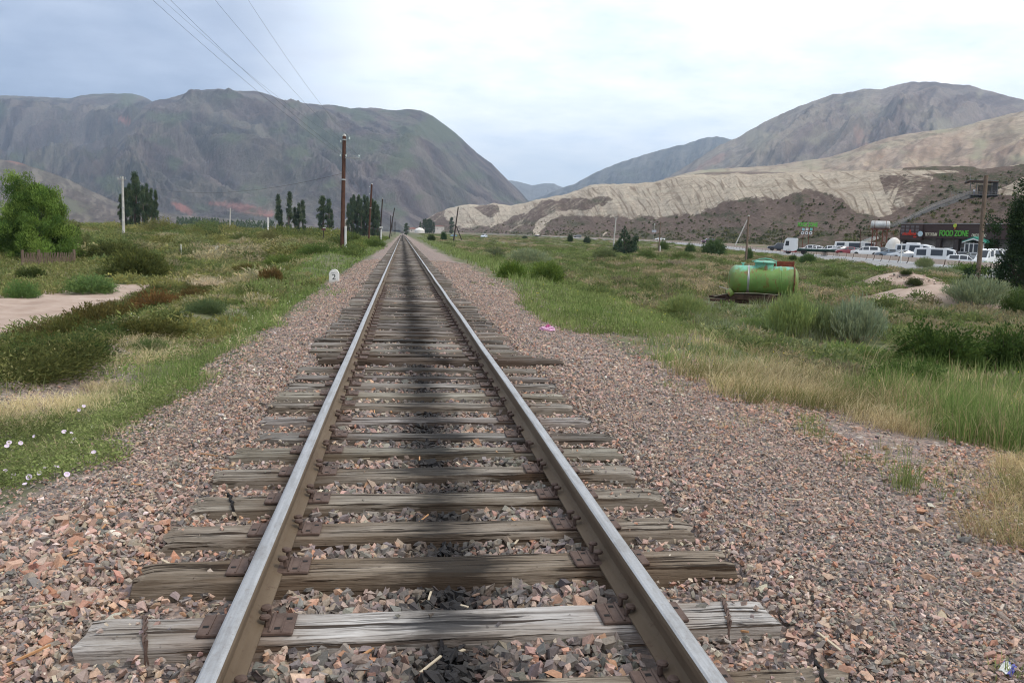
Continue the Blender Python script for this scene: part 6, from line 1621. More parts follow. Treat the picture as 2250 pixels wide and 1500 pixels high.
tufts(gr_, in_world([(0, 870), (200, 800), (300, 735), (520, 640), (700, 560), (620, 560), (380, 640), (150, 700), (-100, 780), (-100, 900)], 22, 14, 1.2), 9, .22, OLIVE, .003, .1, .6, mixp=(GREEN, .5))
herbs(gr_, in_world([(0, 862), (210, 800), (300, 730), (500, 660), (380, 650), (150, 700), (-100, 780), (-100, 900)], 50, 12, 1.1), 26, .30, OLIVE, .016, .13, .4)
tufts(gr_, in_world([(400, 640), (520, 640), (700, 560), (830, 530), (760, 520), (500, 545), (330, 560)], 8, 34, 1.0), 9, .40, OLIVE, .005, .2, .55, mixp=(DRY, .3))
# sprigs between the stones and in the crib
for px, py in ((640, 690), (705, 650), (742, 655), (650, 880), (672, 872), (930, 648), (955, 650), (860, 668), (1350, 700), (480, 880), (1880, 1010)):
    p = GT(np.array(float(px)), np.array(float(py))); tufts(gr_, (np.array([p[0], p[0]+.1]), np.array([p[1], p[1]+.12])), 10, .07, LUSH, .002, .06, .7)
# yellow and white specks of bloom
def specks(pp, dens, h, col, s=.007):
    x, y = in_world(pp, dens, 10); n = len(x); C = np.stack([x, y, terrain(x, y)+h*RNG.uniform(.6, 1.1, n)], 1)
    gr_.add(leaf_quads(C, RNG.normal(0, 1, (n, 3))*[1, 1, .3], s*np.clip(np.hypot(x, y)/9, 1, 3), s*np.clip(np.hypot(x, y)/9, 1, 3), np.tile(np.array(col)[None], (n, 1)), RNG))
specks(tall, 3, .36, (.75, .62, .05)); specks(mead, 1.2, .16, (.70, .60, .08)); specks(mid, 1.0, .22, (.70, .60, .08)); specks(lg, 3, .16, (.72, .72, .66)); specks(lg2, .8, .24, (.72, .72, .66)); specks([(150, 790), (330, 760), (340, 720), (200, 740)], 6, .3, (.72, .72, .66))
tag(gr_.mesh('grass'), 'green and straw-coloured grass and weeds along both sides of the ballast', 'grass', kind='stuff')

# --- shrubs
def bush_mesh(name, nstr, nleaf, ll, lw_, seed, form='dome', link=False, pal=((.95, 1.0, .95), (1.08, 1.05, .95), (.82, .88, .8), (1.18, 1.12, .92)), up=.4, hollow=.55):
    """unit shrub: radius 1, height 1"""
    rng = np.random.default_rng(seed); bag_ = Bag()
    a = rng.uniform(0, 2*math.pi, nstr); u = rng.uniform(0, 1, nstr)**.75
    el = np.arcsin(u*.98+.01)
    lump = 1+.30*np.array([float(pn(math.cos(q)*1.5+e, math.sin(q)*1.5, seed)) for q, e in zip(a, el)])
    if form == 'dome': R = rng.uniform(hollow, 1.0, nstr)*lump; E = np.stack([np.cos(a)*np.cos(el)*R, np.sin(a)*np.cos(el)*R, np.sin(el)*R], 1)
    else: R = rng.uniform(.7, 1.05, nstr); sp_ = rng.uniform(0, 1, nstr)**.6*lump; E = np.stack([np.cos(a)*sp_, np.sin(a)*sp_, R*(1-.45*sp_**2)], 1)
    S = E*np.array([.72, .72, .0])*rng.uniform(.3, 1, (nstr, 1))
    idx = np.repeat(np.arange(nstr), nleaf); n = len(idx); t = rng.uniform(.10, 1.03, n)**.75
    ctrl = S+(E-S)*.55+np.array([0, 0, .18])
    P = ((1-t)**2)[:, None]*S[idx]+(2*t*(1-t))[:, None]*ctrl[idx]+(t**2)[:, None]*E[idx]
    D = unit((1-t)[:, None]*(ctrl-S)[idx]+t[:, None]*(E-ctrl)[idx])
    D = D+rng.normal(0, .45, (n, 3))+np.array([0, 0, up])
    P = P+rng.normal(0, .035, (n, 3)); P[:, 2] = np.maximum(P[:, 2], .01)
    tone = rng.uniform(.80, 1.18, nstr)[idx]
    c = np.array(pal)[rng.integers(0, len(pal), nstr)][idx]*tone[:, None]*rng.uniform(.85, 1.15, (n, 1))
    s = rng.uniform(.6, 1.35, n)
    bag_.add(leaf_quads(P, D, ll*s, lw_*s, c, rng))
    return bag_
def bake(b, name): return b.mesh(name, link=False)
BUSH = {
 'feather': [bake(bush_mesh('feather', 620, 15, .052, .015, 40+k), 'shrub') for k in range(2)],
 'wisp': [bake(bush_mesh('wisp', 700, 10, .075, .009, 50+k, 'spray', up=.9), 'shrub') for k in range(2)],
 'leafy': [bake(bush_mesh('leafy', 620, 16, .036, .018, 60+k, up=.2), 'shrub') for k in range(2)],
 'dead': [bake(bush_mesh('dead', 420, 9, .085, .006, 70+k, up=.3), 'shrub') for k in range(2)],
 'mound': [bake(bush_mesh('mound', 700, 14, .036, .012, 80+k, up=.5), 'shrub') for k in range(2)],
}
M_STEMB = plain('bush_stem', (.10, .075, .055), .9)
stem_b = MB()
for k in range(9):
    a = k*2.4; stem_b.tube([(0.03*math.cos(a), .03*math.sin(a), -.05), (.25*math.cos(a), .25*math.sin(a), .35), (.45*math.cos(a), .45*math.sin(a), .7)], [.010, .007, .003], 5)
stem_o = stem_b.build('stems', M_STEMB); STEM_ME = stem_o.data; bpy.data.objects.remove(stem_o)
NOGO = []
_bc = 0
def shrub(px, py, wpx, hpx, kind, tint, label, depth=None, group=None, name='shrub', deep=.8):
    global _bc; _bc += 1
    if depth is None: g_ = GT(np.array(float(px)), np.array(float(py)))
    else:
        g_ = DP(px, py, depth); g_[2] = float(terrain(g_[0], g_[1]))
    d = fdepth(g_[0], g_[1])/math.cos(PITCH)*1.0; k = d/FPX
    o = thing(name, label, 'shrub', (g_[0], g_[1], g_[2]-.04), _bc*1.7, group)
    NOGO.append((g_[0], g_[1], wpx*k/2*.95))
    top = DP(px, py-hpx, d)[2]-g_[2]
    f = bpy.data.objects.new('foliage', BUSH[kind][_bc % 2]); COL.objects.link(f); f.parent = o
    f.scale = (wpx*k/2, wpx*k/2*deep, max(.08, top)); f.color = (*[q*(1.4 if kind in ('wisp', 'dead') else 1.15 if kind == 'mound' else .92) for q in tint], 1)
    s = bpy.data.objects.new('stems', STEM_ME); COL.objects.link(s); s.parent = o; s.scale = f.scale
    return o
GRN, DGRN, OLV, RST, SAGE, BGRN, LIL = (.085, .125, .040), (.052, .078, .030), (.115, .118, .045), (.145, .088, .042), (.150, .175, .120), (.105, .165, .040), (.26, .215, .19)
for a in (
 (300, 612, 200, 76, 'feather', (.090, .105, .040), 'big dark olive dome-shaped bush at the bend of the dirt path'),
 (258, 575, 160, 52, 'feather', (.085, .100, .040), 'olive bush peeping over the big dome-shaped one'),
 (200, 645, 170, 50, 'mound', (.095, .150, .062), 'fresh green spreading mound on the edge of the dirt path'),
 (50, 655, 92, 46, 'mound', (.085, .145, .055), 'small bright green mound at the bare dirt, apart from the wider mound'),
 (68, 616, 88, 36, 'feather', (.062, .085, .032), 'dark green bush right below the picket fence'),
 (352, 692, 170, 62, 'feather', RST, 'rust-brown bush by the inner side of the dirt path'),
 (215, 738, 190, 84, 'feather', (.105, .092, .038), 'brownish green bush between the dirt path and the gravel bank'),
 (85, 790, 220, 66, 'feather', (.078, .095, .034), 'dark green sprawling bush below the dirt path bend'),
 (330, 745, 190, 56, 'feather', (.095, .098, .038), 'olive bush just below the rust-brown one'),
 (430, 668, 120, 44, 'feather', (.120, .088, .042), 'rust-tinged bush right after the rust-brown one towards the track'),
 (255, 715, 150, 60, 'feather', (.110, .090, .038), 'brown-olive bush standing behind the brownish green one at the path'),
 (150, 765, 200, 80, 'feather', (.085, .090, .034), 'dark olive bush between the sprawling dark green one and the brownish green one'),
 (-10, 822, 200, 70, 'feather', (.072, .095, .036), 'dark green bush nearest the camera at the frame edge on the dirt-path side'),
 (330, 772, 130, 36, 'mound', (.080, .115, .050), 'green mound at the foot of the gravelly bank'),
 (458, 636, 115, 32, 'dead', (.38, .32, .28), 'pale grey dead brush heap beside a pinkish stone'),
 (596, 617, 80, 36, 'feather', (.135, .090, .042), 'small rust-brown bush near the kilometre stone'),
 (545, 604, 90, 30, 'feather', (.110, .100, .042), 'olive-brown low bush behind the small rust-brown one'),
 (515, 698, 100, 26, 'dead', (.27, .25, .24), 'low grey dead twigs on the grassy bank'),
 (455, 690, 120, 44, 'mound', (.080, .110, .060), 'grey-green bush between the rust-brown bush and the bank'),
 (700, 560, 120, 30, 'mound', (.080, .120, .042), 'green bush in front of the tallest telegraph pole'),
 (630, 583, 150, 30, 'mound', (.090, .125, .042), 'green bush spread across the scrub before the white kilometre stone'),
 (1122, 612, 80, 46, 'feather', BGRN, 'bright green feathery bush nearest the ballast edge'),
 (1200, 620, 110, 54, 'feather', (.112, .165, .045), 'bright yellow-green feathery bush beside a similar one on the track side'),
 (1085, 566, 60, 26, 'mound', (.100, .120, .075), 'dull green bush beyond the bright feathery pair'),
 (1160, 580, 130, 36, 'wisp', SAGE, 'grey-green sage bush behind the bright feathery pair'),
 (1500, 702, 120, 60, 'wisp', (.135, .165, .075), 'pale green feathery bush between the ballast and the tank drawbar'),
 (1655, 735, 120, 42, 'wisp', (.125, .165, .070), 'low green weeds just before the tank drawbar'),
 (1735, 748, 130, 112, 'wisp', (.150, .190, .085), 'tallest pale weeds rising against the tank belly'),
 (1800, 745, 140, 84, 'wisp', (.125, .155, .085), 'grey-green weeds between the tank and the blue-grey sage'),
 (1880, 752, 160, 104, 'wisp', (.150, .180, .135), 'blue-grey sage bush before the sandy heap'),
 (2060, 815, 240, 118, 'leafy', (.062, .100, .032), 'dark leafy bush spreading below the sandy heap'),
 (2215, 820, 220, 124, 'leafy', (.055, .090, .030), 'dark leafy bush at the picture edge beside a twin'),
 (1990, 870, 200, 90, 'leafy', (.070, .115, .036), 'dark green leafy growth at the back of the tall grass'),
 (2150, 672, 190, 68, 'wisp', (.140, .165, .115), 'sage bush on the far shoulder of the sandy heap'),
 (2240, 690, 110, 70, 'mound', (.070, .105, .040), 'green bush below the dark roadside tree'),
 (2008, 634, 50, 30, 'leafy', (.075, .090, .040), 'small bush growing on the rubble heap'),
 (1990, 612, 34, 22, 'leafy', (.060, .080, .035), 'tiny dark bush on the crest of the rubble heap'),
): shrub(*a)
for a in (
 (352, 512, 130, 36, 'mound', (.135, .135, .060), 'broad olive bush at the foot of the poplar clump by the concrete pole', 170),
 (455, 500, 100, 20, 'mound', (.095, .125, .050), 'wide green bush below the far dark woods', 260),
 (432, 518, 50, 22, 'mound', (.125, .135, .055), 'rounded olive bush before the wide green one', 160),
 (535, 536, 74, 30, 'mound', (.090, .112, .045), 'dark green rounded bush beyond the bare sandy strip', 115),
 (592, 530, 84, 26, 'mound', (.130, .130, .062), 'olive bush under the short white stump-like pole', 130),
 (660, 532, 80, 20, 'mound', (.125, .140, .055), 'yellowish green low bush below the loose row of poplars', 125),
 (575, 579, 130, 24, 'mound', (.070, .088, .042), 'dark green low bush this side of the bare sandy strip', 66),
 (775, 527, 60, 22, 'mound', (.085, .115, .045), 'green bush between the two red-brown poles', 105),
 (822, 535, 66, 16, 'mound', (.085, .125, .045), 'green bush low beside the ballast past the second pole', 95),
 (1330, 560, 90, 20, 'mound', (.105, .130, .070), 'grey-green hummock in front of the dark spruce-like tree', 105),
 (1480, 590, 80, 22, 'mound', (.19, .165, .145), 'lilac-grey dry hummock between tank and thin brown pole', 78),
 (1560, 604, 70, 20, 'mound', (.095, .125, .055), 'green hummock on the pole side of the tank', 70),
 (1420, 560, 60, 18, 'mound', (.09, .125, .05), 'fresh green hummock at the foot of the thin brown pole', 115),
 (1500, 566, 80, 18, 'mound', (.10, .130, .055), 'green hummock under the compact dark bush', 110),
 (1830, 612, 90, 26, 'mound', (.085, .112, .045), 'dark green hummock past the rusty board of the tank', 62),
 (1900, 640, 110, 28, 'mound', (.10, .125, .06), 'dull green hummock between tank and rubble heap', 52),
 (2030, 601, 52, 38, 'wisp', (.125, .150, .085), 'loose feathery bush in front of the barrier below the minibuses', 92),
 (2130, 606, 110, 34, 'mound', (.085, .130, .040), 'rounded green bush at the foot of the barrier near the brown pole', 80),
 (2060, 618, 120, 34, 'wisp', (.120, .140, .090), 'grey-green bush in front of the rounded green one', 76),
 (1568, 560, 62, 40, 'feather', (0.072, 0.116, 0.054), 'dark feathery bush on the road verge below the purple-red car', 150),
 (1516, 553, 36, 22, 'feather', (0.080, 0.124, 0.056), 'compact dark bush between the thin brown pole and the dark feathery bush', 165),
 (1645, 566, 22, 26, 'feather', (0.080, 0.132, 0.056), 'narrow dark bush touching the brown wooden pole', 120),
 (1742, 580, 26, 24, 'feather', (.060, .100, .038), 'small spiky bush on the verge above the tank hatch', 112),
 (1775, 586, 46, 34, 'feather', (0.080, 0.132, 0.056), 'spiky dark bush just past the tank on the road verge', 104),
 (1457, 540, 34, 16, 'mound', (.070, .105, .040), 'low bush behind the thin brown pole', 190),
 (1253, 527, 16, 15, 'leafy', (.040, .065, .032), 'round dark bush by the distant road before the pale cliff', 340),
 (1153, 527, 18, 11, 'leafy', (.045, .070, .032), 'round bush by the distant road where the pale tongue meets it', 420),
 (1290, 529, 22, 12, 'leafy', (.042, .068, .032), 'low dark bush on the road verge beside the dark spruce-like tree', 310),
 (975, 517, 18, 14, 'leafy', (.050, .095, .040), 'green bush beside the leaning propped pole', 260),
 (948, 522, 24, 9, 'leafy', (.050, .075, .035), 'low dark bush near the far end of the ballast', 240),
): shrub(*a)

# --- uncountable scrub of the valley floor
def lowbush(seed, form, n, ll, lw_):
    b = bush_mesh('x', n, 3, ll, lw_, seed, form, up=.4, hollow=.75); return np.vstack(b.V), np.vstack(b.F), np.vstack(b.C)
def strew_set(k):
    global LOWB
    LOWB = LOWSETS[k]
LOWSETS = {}
LOWSETS['near'] = [lowbush(180+k, 'dome', n, a, w) for k, (n, a, w) in enumerate(((620, .052, .015), (680, .048, .013), (600, .055, .014)))]
LOWSETS['fine'] = [lowbush(140+k, 'dome', n, a, w) for k, (n, a, w) in enumerate(((300, .075, .026), (330, .068, .024), (280, .08, .022), (320, .07, .028)))]
LOWB = LOWSETS['low'] = [lowbush(100+k, f, n, a, w) for k, (f, n, a, w) in enumerate((('dome', 80, .12, .040), ('dome', 90, .11, .034), ('spray', 80, .15, .026), ('dome', 84, .13, .030), ('spray', 90, .13, .024), ('dome', 100, .10, .04)))]
sc_b = Bag()
def strew(x, y, rad_, hgt, cols, rng=RNG):
    n = len(x); z = terrain(x, y); var = rng.integers(0, len(LOWB), n)
    for k, (V, F, C) in enumerate(LOWB):
        s = np.where(var == k)[0]
        if len(s) == 0: continue
        a = rng.uniform(0, 2*math.pi, len(s)); ca, sa = np.cos(a), np.sin(a)
        X = (V[None, :, 0]*ca[:, None]-V[None, :, 1]*sa[:, None])*rad_[s][:, None]+x[s][:, None]
        Y = (V[None, :, 0]*sa[:, None]+V[None, :, 1]*ca[:, None])*rad_[s][:, None]*rng.uniform(.8, 1.3, (len(s), 1))+y[s][:, None]
        Z = V[None, :, 2]*hgt[s][:, None]+z[s][:, None]-.05
        W = np.stack([X, Y, Z], -1).reshape(-1, 3); Fk = (F[None]+(np.arange(len(s))*len(V))[:, None, None]).reshape(-1, 4)
        Ck = (C[None]*cols[s][:, None, :]).reshape(-1, 3); sc_b.add((W, Fk, Ck))
def strew_area(n, fx_, keep, r, h, pals, scale_noise=.05):
    x, y = fx_(n); k = keep(x, y); x, y = x[k], y[k]; m_ = len(x)
    f = np.clip(.5+.9*fbm(x*scale_noise, y*scale_noise*.6, 3, 97), 0, .999); pi_ = (f*len(pals)).astype(int)
    pi_ = np.where(RNG.uniform(0, 1, m_) < .25, RNG.integers(0, len(pals), m_), pi_)
    c = np.array(pals)[pi_]*RNG.uniform(.75, 1.25, (m_, 1)); sz = RNG.uniform(.6, 1.4, m_)
    strew(x, y, RNG.uniform(*r, m_)*sz, RNG.uniform(*h, m_)*sz, c)
def no_dirt(x, y):
    ok = np.ones(len(x), bool)
    for P in DIRT: ok &= ~in_poly(x, y, P)
    for px, dep, rr in ((2045, 37, 2.4), (2185, 36, 3.0), (2010, 50, 2.0)):
        c = DZ(px, dep); ok &= np.hypot(x-c[0], (y-c[1])*1.2) > rr
    for sx, sy, sr in NOGO:
        # keep each named shrub and the ground just before it clear
        d_ = math.hypot(sx, sy); ux, uy = sx/d_, sy/d_
        al = (x-sx)*ux+(y-sy)*uy; ac = np.abs((x-sx)*uy-(y-sy)*ux)
        ok &= ~((ac < sr) & (al < sr*.8) & (al > -sr*.8-1.2))
    al = (x-tb[0])*.4+(y-tb[1])*.92; ac = np.abs((x-tb[0])*.92-(y-tb[1])*.4)
    return ok & ~((ac < 2.4) & (al < 1.5) & (al > -4))
FENCE_CLEAR = wpoly([(-10, 655), (120, 640), (215, 625), (215, 575), (-10, 575)])
def no_dirt2(x, y): return no_dirt(x, y) & ~in_poly(x, y, FENCE_CLEAR)
def right_xy(y0, y1, p):
    def f(n):
        y = y0+(y1-y0)*RNG.uniform(0, 1, n)**p; lo = TX+6.0+.5*np.sqrt(np.maximum(y-15, 0)*.3); hi = bar_x(y)-10.6
        return lo+(hi-lo)*RNG.uniform(0, 1, n), y
    return f
RP = [(.285, .245, .185), (.10, .125, .058), (.205, .185, .13), (.13, .165, .075), (.175, .195, .115), (.115, .16, .064), (.15, .185, .085)]
strew_area(1100, right_xy(11, 26, .9), no_dirt, (.28, .6), (.14, .36), RP, .09)
strew_area(2600, right_xy(24, 75, .8), no_dirt, (.35, .8), (.22, .5), RP, .07)
strew_area(2600, right_xy(70, 200, .9), no_dirt, (.5, 1.1), (.3, .6), RP, .05)
strew_area(1800, right_xy(190, 700, 1.0), lambda x, y: x == x, (.9, 2.4), (.3, .75), RP, .02)
# verge strip along the road
def verge(n):
    y = 60+360*RNG.uniform(0, 1, n)**1.4; return bar_x(y)-11.2-RNG.exponential(3.0, n), y
strew_area(900, verge, no_dirt, (.4, .9), (.15, .42), [(.12, .175, .055), (.10, .155, .05), (.16, .19, .07)], .05)
# kerb planting between barrier and cars
def kerb(n):
    y = 70+110*RNG.uniform(0, 1, n); return bar_x(y)+RNG.uniform(11.5, 15, n), y
strew_area(420, kerb, lambda x, y: x == x, (.4, .8), (.35, .75), [(.10, .16, .05), (.12, .19, .055), (.085, .135, .042)], .05)
def left_xy(y0, y1, x0, x1, p=1.0):
    def f(n):
        y = y0+(y1-y0)*RNG.uniform(0, 1, n)**p; w = RNG.uniform(0, 1, n)**.8
        return TX-(x0+(x1*(y/y1)**.9-x0)*w), y
    return f
LP = [(.165, .17, .075), (.09, .105, .045), (.29, .26, .19), (.20, .205, .09), (.13, .155, .068), (.24, .225, .14), (.115, .15, .065), (.165, .185, .095)]
strew_set('near')
BAND = wpoly([(-150, 900), (0, 855), (120, 815), (210, 780), (300, 725), (420, 675), (480, 640), (420, 628), (330, 650), (190, 705), (0, 752), (-150, 790)])
strew_area(1500, left_xy(9, 40, 3.5, 16, .8), lambda x, y: in_poly(x, y, BAND), (.32, .7), (.16, .40), [(.062, .085, .034), (.075, .082, .034), (.085, .072, .036), (.055, .080, .032), (.085, .095, .040)], .12)
strew_set('low')
strew_area(900, left_xy(15, 38, 3.2, 16, .9), no_dirt2, (.3, .6), (.12, .34), LP, .09)
strew_area(1500, left_xy(36, 75, 5.5, 46), no_dirt2, (.5, 1.1), (.3, .6), LP, .05)
strew_set('fine')
strew_area(750, left_xy(62, 170, 7, 105), no_dirt2, (1.0, 2.4), (.5, 1.25), LP, .03)
strew_area(900, left_xy(160, 520, 12, 330), lambda x, y: x == x, (2.0, 4.4), (1.0, 2.5), [(.15, .16, .06), (.17, .18, .07), (.12, .145, .055), (.19, .185, .085), (.10, .13, .052)], .012)
strew_set('low')
strew_area(700, left_xy(60, 260, 4.2, 14), no_dirt, (.4, 1.0), (.3, .7), [(.125, .165, .06), (.15, .17, .07), (.105, .14, .055)], .05)
# sparse bushes on the hillsides
TINYB = [lowbush(160+k, 'dome', 12, .34, .17) for k in range(3)]
def hillside(grid, n, keep, r, h, cols):
    global LOWB
    a, b = grid.shape[:2]; i, j = RNG.uniform(0, a-1.01, n), RNG.uniform(0, b-1.01, n); i0, j0 = i.astype(int), j.astype(int); fi, fj = (i-i0)[:, None], (j-j0)[:, None]
    P = (grid[i0, j0]*(1-fi)+grid[i0+1, j0]*fi)*(1-fj)+(grid[i0, j0+1]*(1-fi)+grid[i0+1, j0+1]*fi)*fj
    qx, qy, dd = to_px(P); k = keep(qx, qy, P); P = P[k]; n = len(P)
    rad_ = RNG.uniform(*r, n)*RNG.uniform(.6, 1.5, n); hg = rad_*RNG.uniform(*h, n); c = pick(cols, n, RNG, .3); var = RNG.integers(0, 3, n)
    for q, (V, F, C) in enumerate(TINYB):
        s = np.where(var == q)[0]
        W = V[None]*np.stack([rad_[s], rad_[s], hg[s]], 1)[:, None, :]+P[s][:, None, :]
        sc_b.add((W.reshape(-1, 3), (F[None]+(np.arange(len(s))*len(V))[:, None, None]).reshape(-1, 4), (C[None]*c[s][:, None, :]).reshape(-1, 3)))
HS = [(.085, .095, .05), (.12, .125, .07), (.07, .08, .045), (.15, .145, .09)]
hillside(RELIEF[-1], 1500, lambda x, y, P: (x < 2300) & (x > 1860) & (y > 428), (.35, .9), (.6, 1.0), HS)
def bk(x, y, P):
    lowr = itp(x, [(900, 499), (1120, 490), (1230, 480), (1450, 480), (1535, 470), (1590, 446), (1690, 440), (1765, 422), (1850, 440), (1885, 472), (1965, 474), (2040, 420), (2065, 385), (2300, 375)])
    return (y > lowr+2) & (RNG.uniform(0, 1, len(x)) < .35+.5*fbm(x*.02, y*.04, 3, 8)+.6*sm(480, 530, y))
hillside(RELIEF[-2], 9000, bk, (.5, 1.3), (.6, 1.0), HS)
tag(sc_b.mesh('scrub'), 'low grey, brown and green scrub covering the valley floor', 'scrub', kind='stuff')

# --- trees
M_BARK = plain('bark', (.085, .065, .05), .9, var=.35, scale=4)
def tree(name, label, base, h, crown_pts, leaf, pal, trunk_r, nleaf, ll, lw_, up, rz=0.0, group=None, seed=0, cl=.5, limbs=True):
    """crown_pts: cluster centres (x, y, z, r) in metres"""
    rng = np.random.default_rng(seed+500); o = thing(name, label, 'tree', base, rz, group)
    b = MB(); top = max(p[2] for p in crown_pts)
    tr = [(0, 0, -.3), (.02*h, .01*h, h*.25), (-.01*h, .02*h, h*.55), (0, 0, min(top, h)*.95)]
    b.tube(tr, [trunk_r*1.25, trunk_r, trunk_r*.6, trunk_r*.12], 9)
    if limbs:
        for (x, y, z, r) in crown_pts[::max(1, len(crown_pts)//26)]:
            z0_ = max(.1*h, z-.45*math.hypot(x, y)-.18*h); zz = min(z0_, top*.9)
            b.tube([(0, 0, zz), (x*.5, y*.5, (zz+z)*.5-.02*h), (x*.92, y*.92, z)], [trunk_r*.42, trunk_r*.26, trunk_r*.07], 6)
    b.build('trunk', M_BARK, o, smooth=True)
    C_, D_, K_, S_ = [], [], [], []
    w = np.array([p[3]**2 for p in crown_pts]); w = w/w.sum()
    for (x, y, z, r), q in zip(crown_pts, w):
        n = max(6, int(nleaf*q)); v = unit(rng.normal(0, 1, (n, 3)))*(rng.uniform(0, 1, (n, 1))**cl)*r
        v[:, 2] *= 1.0
        c = np.array(pal)[rng.integers(0, len(pal))]*rng.uniform(.62, 1.28)
        C_.append(np.array([x, y, z])+v); D_.append(unit(v+.001)*.6+rng.normal(0, .5, (n, 3))+np.array([0, 0, up])); K_.append(np.tile(c, (n, 1))*rng.uniform(.8, 1.25, (n, 1))); S_.append(rng.uniform(.6, 1.35, n))
    s = np.concatenate(S_); bb = Bag(); bb.add(leaf_quads(np.vstack(C_), np.vstack(D_), ll*s, lw_*s, np.vstack(K_), rng)); bb.mesh('crown', o)
    return o
def ellip(n, rx, ry, z0, z1, r, seed, prof=lambda t: math.sin(math.pi*min(1, .12+.88*t))**.6, shell=.55):
    rng = np.random.default_rng(seed); out_ = []
    for i in range(n):
        t = rng.uniform(0, 1); a = rng.uniform(0, 2*math.pi); q = (shell+(1-shell)*rng.uniform(0, 1))*prof(t)
        out_.append((rx*q*math.cos(a), ry*q*math.sin(a), z0+(z1-z0)*t, r*rng.uniform(.6, 1.35)))
    return out_
tw = GT(np.array(84.), np.array(574.)); kt = fdepth(tw[0], tw[1])/FPX
th_ = (576-386)*kt
pts = ellip(300, 100*kt, 90*kt, .06*th_, .80*th_, .085*th_, 3, lambda t: ((1-t)**.42*.98+.02)*(.82+.18*min(1, t*6)), .35)
pts += [(-38*kt+random.gauss(0, 10)*kt, random.gauss(0, 16)*kt, th_*(.72+.24*q), .075*th_) for q in np.linspace(0, 1, 16)]
pts += [(18*kt+random.gauss(0, 14)*kt, random.gauss(0, 16)*kt, th_*(.70+.10*q), .075*th_) for q in np.linspace(0, 1, 12)]
tree('willow_tree', 'big round-crowned green tree behind the picket fence', tw, th_, pts, None, [(.095, .160, .042), (.130, .205, .050), (.062, .115, .032), (.160, .232, .058)], .17, 78000, .085, .020, .9, seed=1)
sh = DP(165, 512, 60); sh[2] = float(terrain(sh[0], sh[1]))
tree('small_tree', 'small dull green tree half behind the big round-crowned one', sh, 2.7, ellip(26, .95, .9, .6, 2.4, .36, 8), None, [(.12, .14, .06), (.14, .15, .07)], .06, 4500, .06, .018, .4, seed=4)
# dark roadside tree
te = DZ(2250, 44); te[2] = float(terrain(te[0], te[1])); ke = 44/FPX
eh = float(DP(2250, 395, 44)[2]-te[2])
pts = ellip(140, 66*ke, 60*ke, .10*eh, .80*eh, .085*eh, 13, lambda t: (1-.72*t)*(.72+.28*math.sin(9*t)))
pts += [(random.gauss(-8, 9)*ke, random.gauss(0, 12)*ke, eh*(.76+.22*q), .05*eh) for q in np.linspace(0, 1, 16)]
pts += [(-(52+random.uniform(0, 24))*ke, random.gauss(0, 16)*ke, eh*(.42+.26*random.random()), .05*eh) for q in range(12)]
pts += [(-(70+random.uniform(0, 40))*ke, random.gauss(0, 16)*ke, eh*(.02+.22*random.random()), .06*eh) for q in range(16)]
rot = -look(2250)
tree('roadside_tree', 'dark ragged leafy tree at the picture edge before the restaurant', te, eh, pts, None, [(.034, .058, .030), (.045, .075, .036), (.028, .048, .028), (.062, .095, .042)],   .16, 36000, .060, .028, .3, rz=rot, seed=6)
# spruce-like tree by the road
ts = DP(1371, 546, 135); ts[2] = float(terrain(ts[0], ts[1])); kk = 135/FPX; hs = float(DP(1371, 496, 135)[2]-ts[2])
pts = [(26*kk*(1-q)**.8*math.cos(a)*(.5+.5*random.random()), 24*kk*(1-q)**.8*math.sin(a), hs*(.08+.90*q), hs*.10*(1.2-q)) for q, a in zip(np.linspace(0, 1, 70), np.arange(70)*2.4)]
pts += [(random.uniform(14, 27)*kk, random.gauss(0, 8)*kk, hs*random.uniform(.1, .62), hs*.10) for q in range(16)]
tree('spruce_like_tree', 'dark dense conical tree standing in the scrub before the road', ts, hs, pts, None, [(.035, .064, .040), (.048, .082, .048), (.028, .052, .036), (.07, .10, .07)], .16, 7000, .14, .035, .2, rz=-look(1371), seed=9)
# poplars: three built once, then copied
def poplar(seed, wid):
    rng = np.random.default_rng(seed); pts = []
    for i in range(64):
        t = rng.uniform(.06, 1)**.9; q = wid*(math.sin(math.pi*(t**.8*.90+.08))**.9)*rng.uniform(.15, 1); a = rng.uniform(0, 2*math.pi)
        pts.append((q*math.cos(a), q*math.sin(a), t, .055*rng.uniform(.6, 1.2)))
    return pts
GP = 'poplar trees across the valley floor'
def stretched(seed, wid, label, base, h, pal, wscale=1.0):
    pts = [(x*h*wscale, y*h*wscale, z*h*.98, r*h) for x, y, z, r in poplar(seed, wid)]
    return tree('poplar_tree', label, base, h, pts, None, pal, .018*h, 5200, .018*h, .0045*h, 1.8, seed=seed, group=GP, cl=.7, limbs=False)
PDK = [(.060, .092, .056), (.078, .112, .064), (.048, .076, .050), (.098, .130, .076)]
ptypes = []
def poplar_at(px, top, basey, d, kind, label, wide=1.0):
    p = DP(px, basey, d); gz = float(terrain(p[0], p[1])); h = float(DP(px, top, d)[2]-gz)
    if len(ptypes) < 3:
        o = stretched(200+len(ptypes)*7, (.085, .11, .07)[len(ptypes)], label, (p[0], p[1], gz), 10.0, PDK); ptypes.append(o); c = o
    else:
        c = dup(ptypes[kind]); c['label'] = label; c.location = (p[0], p[1], gz)
    c.scale = (h/10*wide, h/10*wide, h/10); c.rotation_euler = (0, 0, px*.37); return c
LA, LB_, LC, LD = 'dark poplar in the clump beside the pale concrete pole', 'slim dark poplar in the loose row behind the scrub', 'dark poplar in the pair behind the small red-brown board', 'dark poplar in the dense clump behind the second pole'
poplar_at(299, 381, 507, 215, 0, 'tallest dark poplar, pointed, in the clump beside the pale concrete pole')
poplar_at(800, 428, 517, 300, 1, LD, .75)
poplar_at(612, 427, 518, 285, 2, 'slim dark poplar standing alone at the pole-free end of the loose row', 1.0)
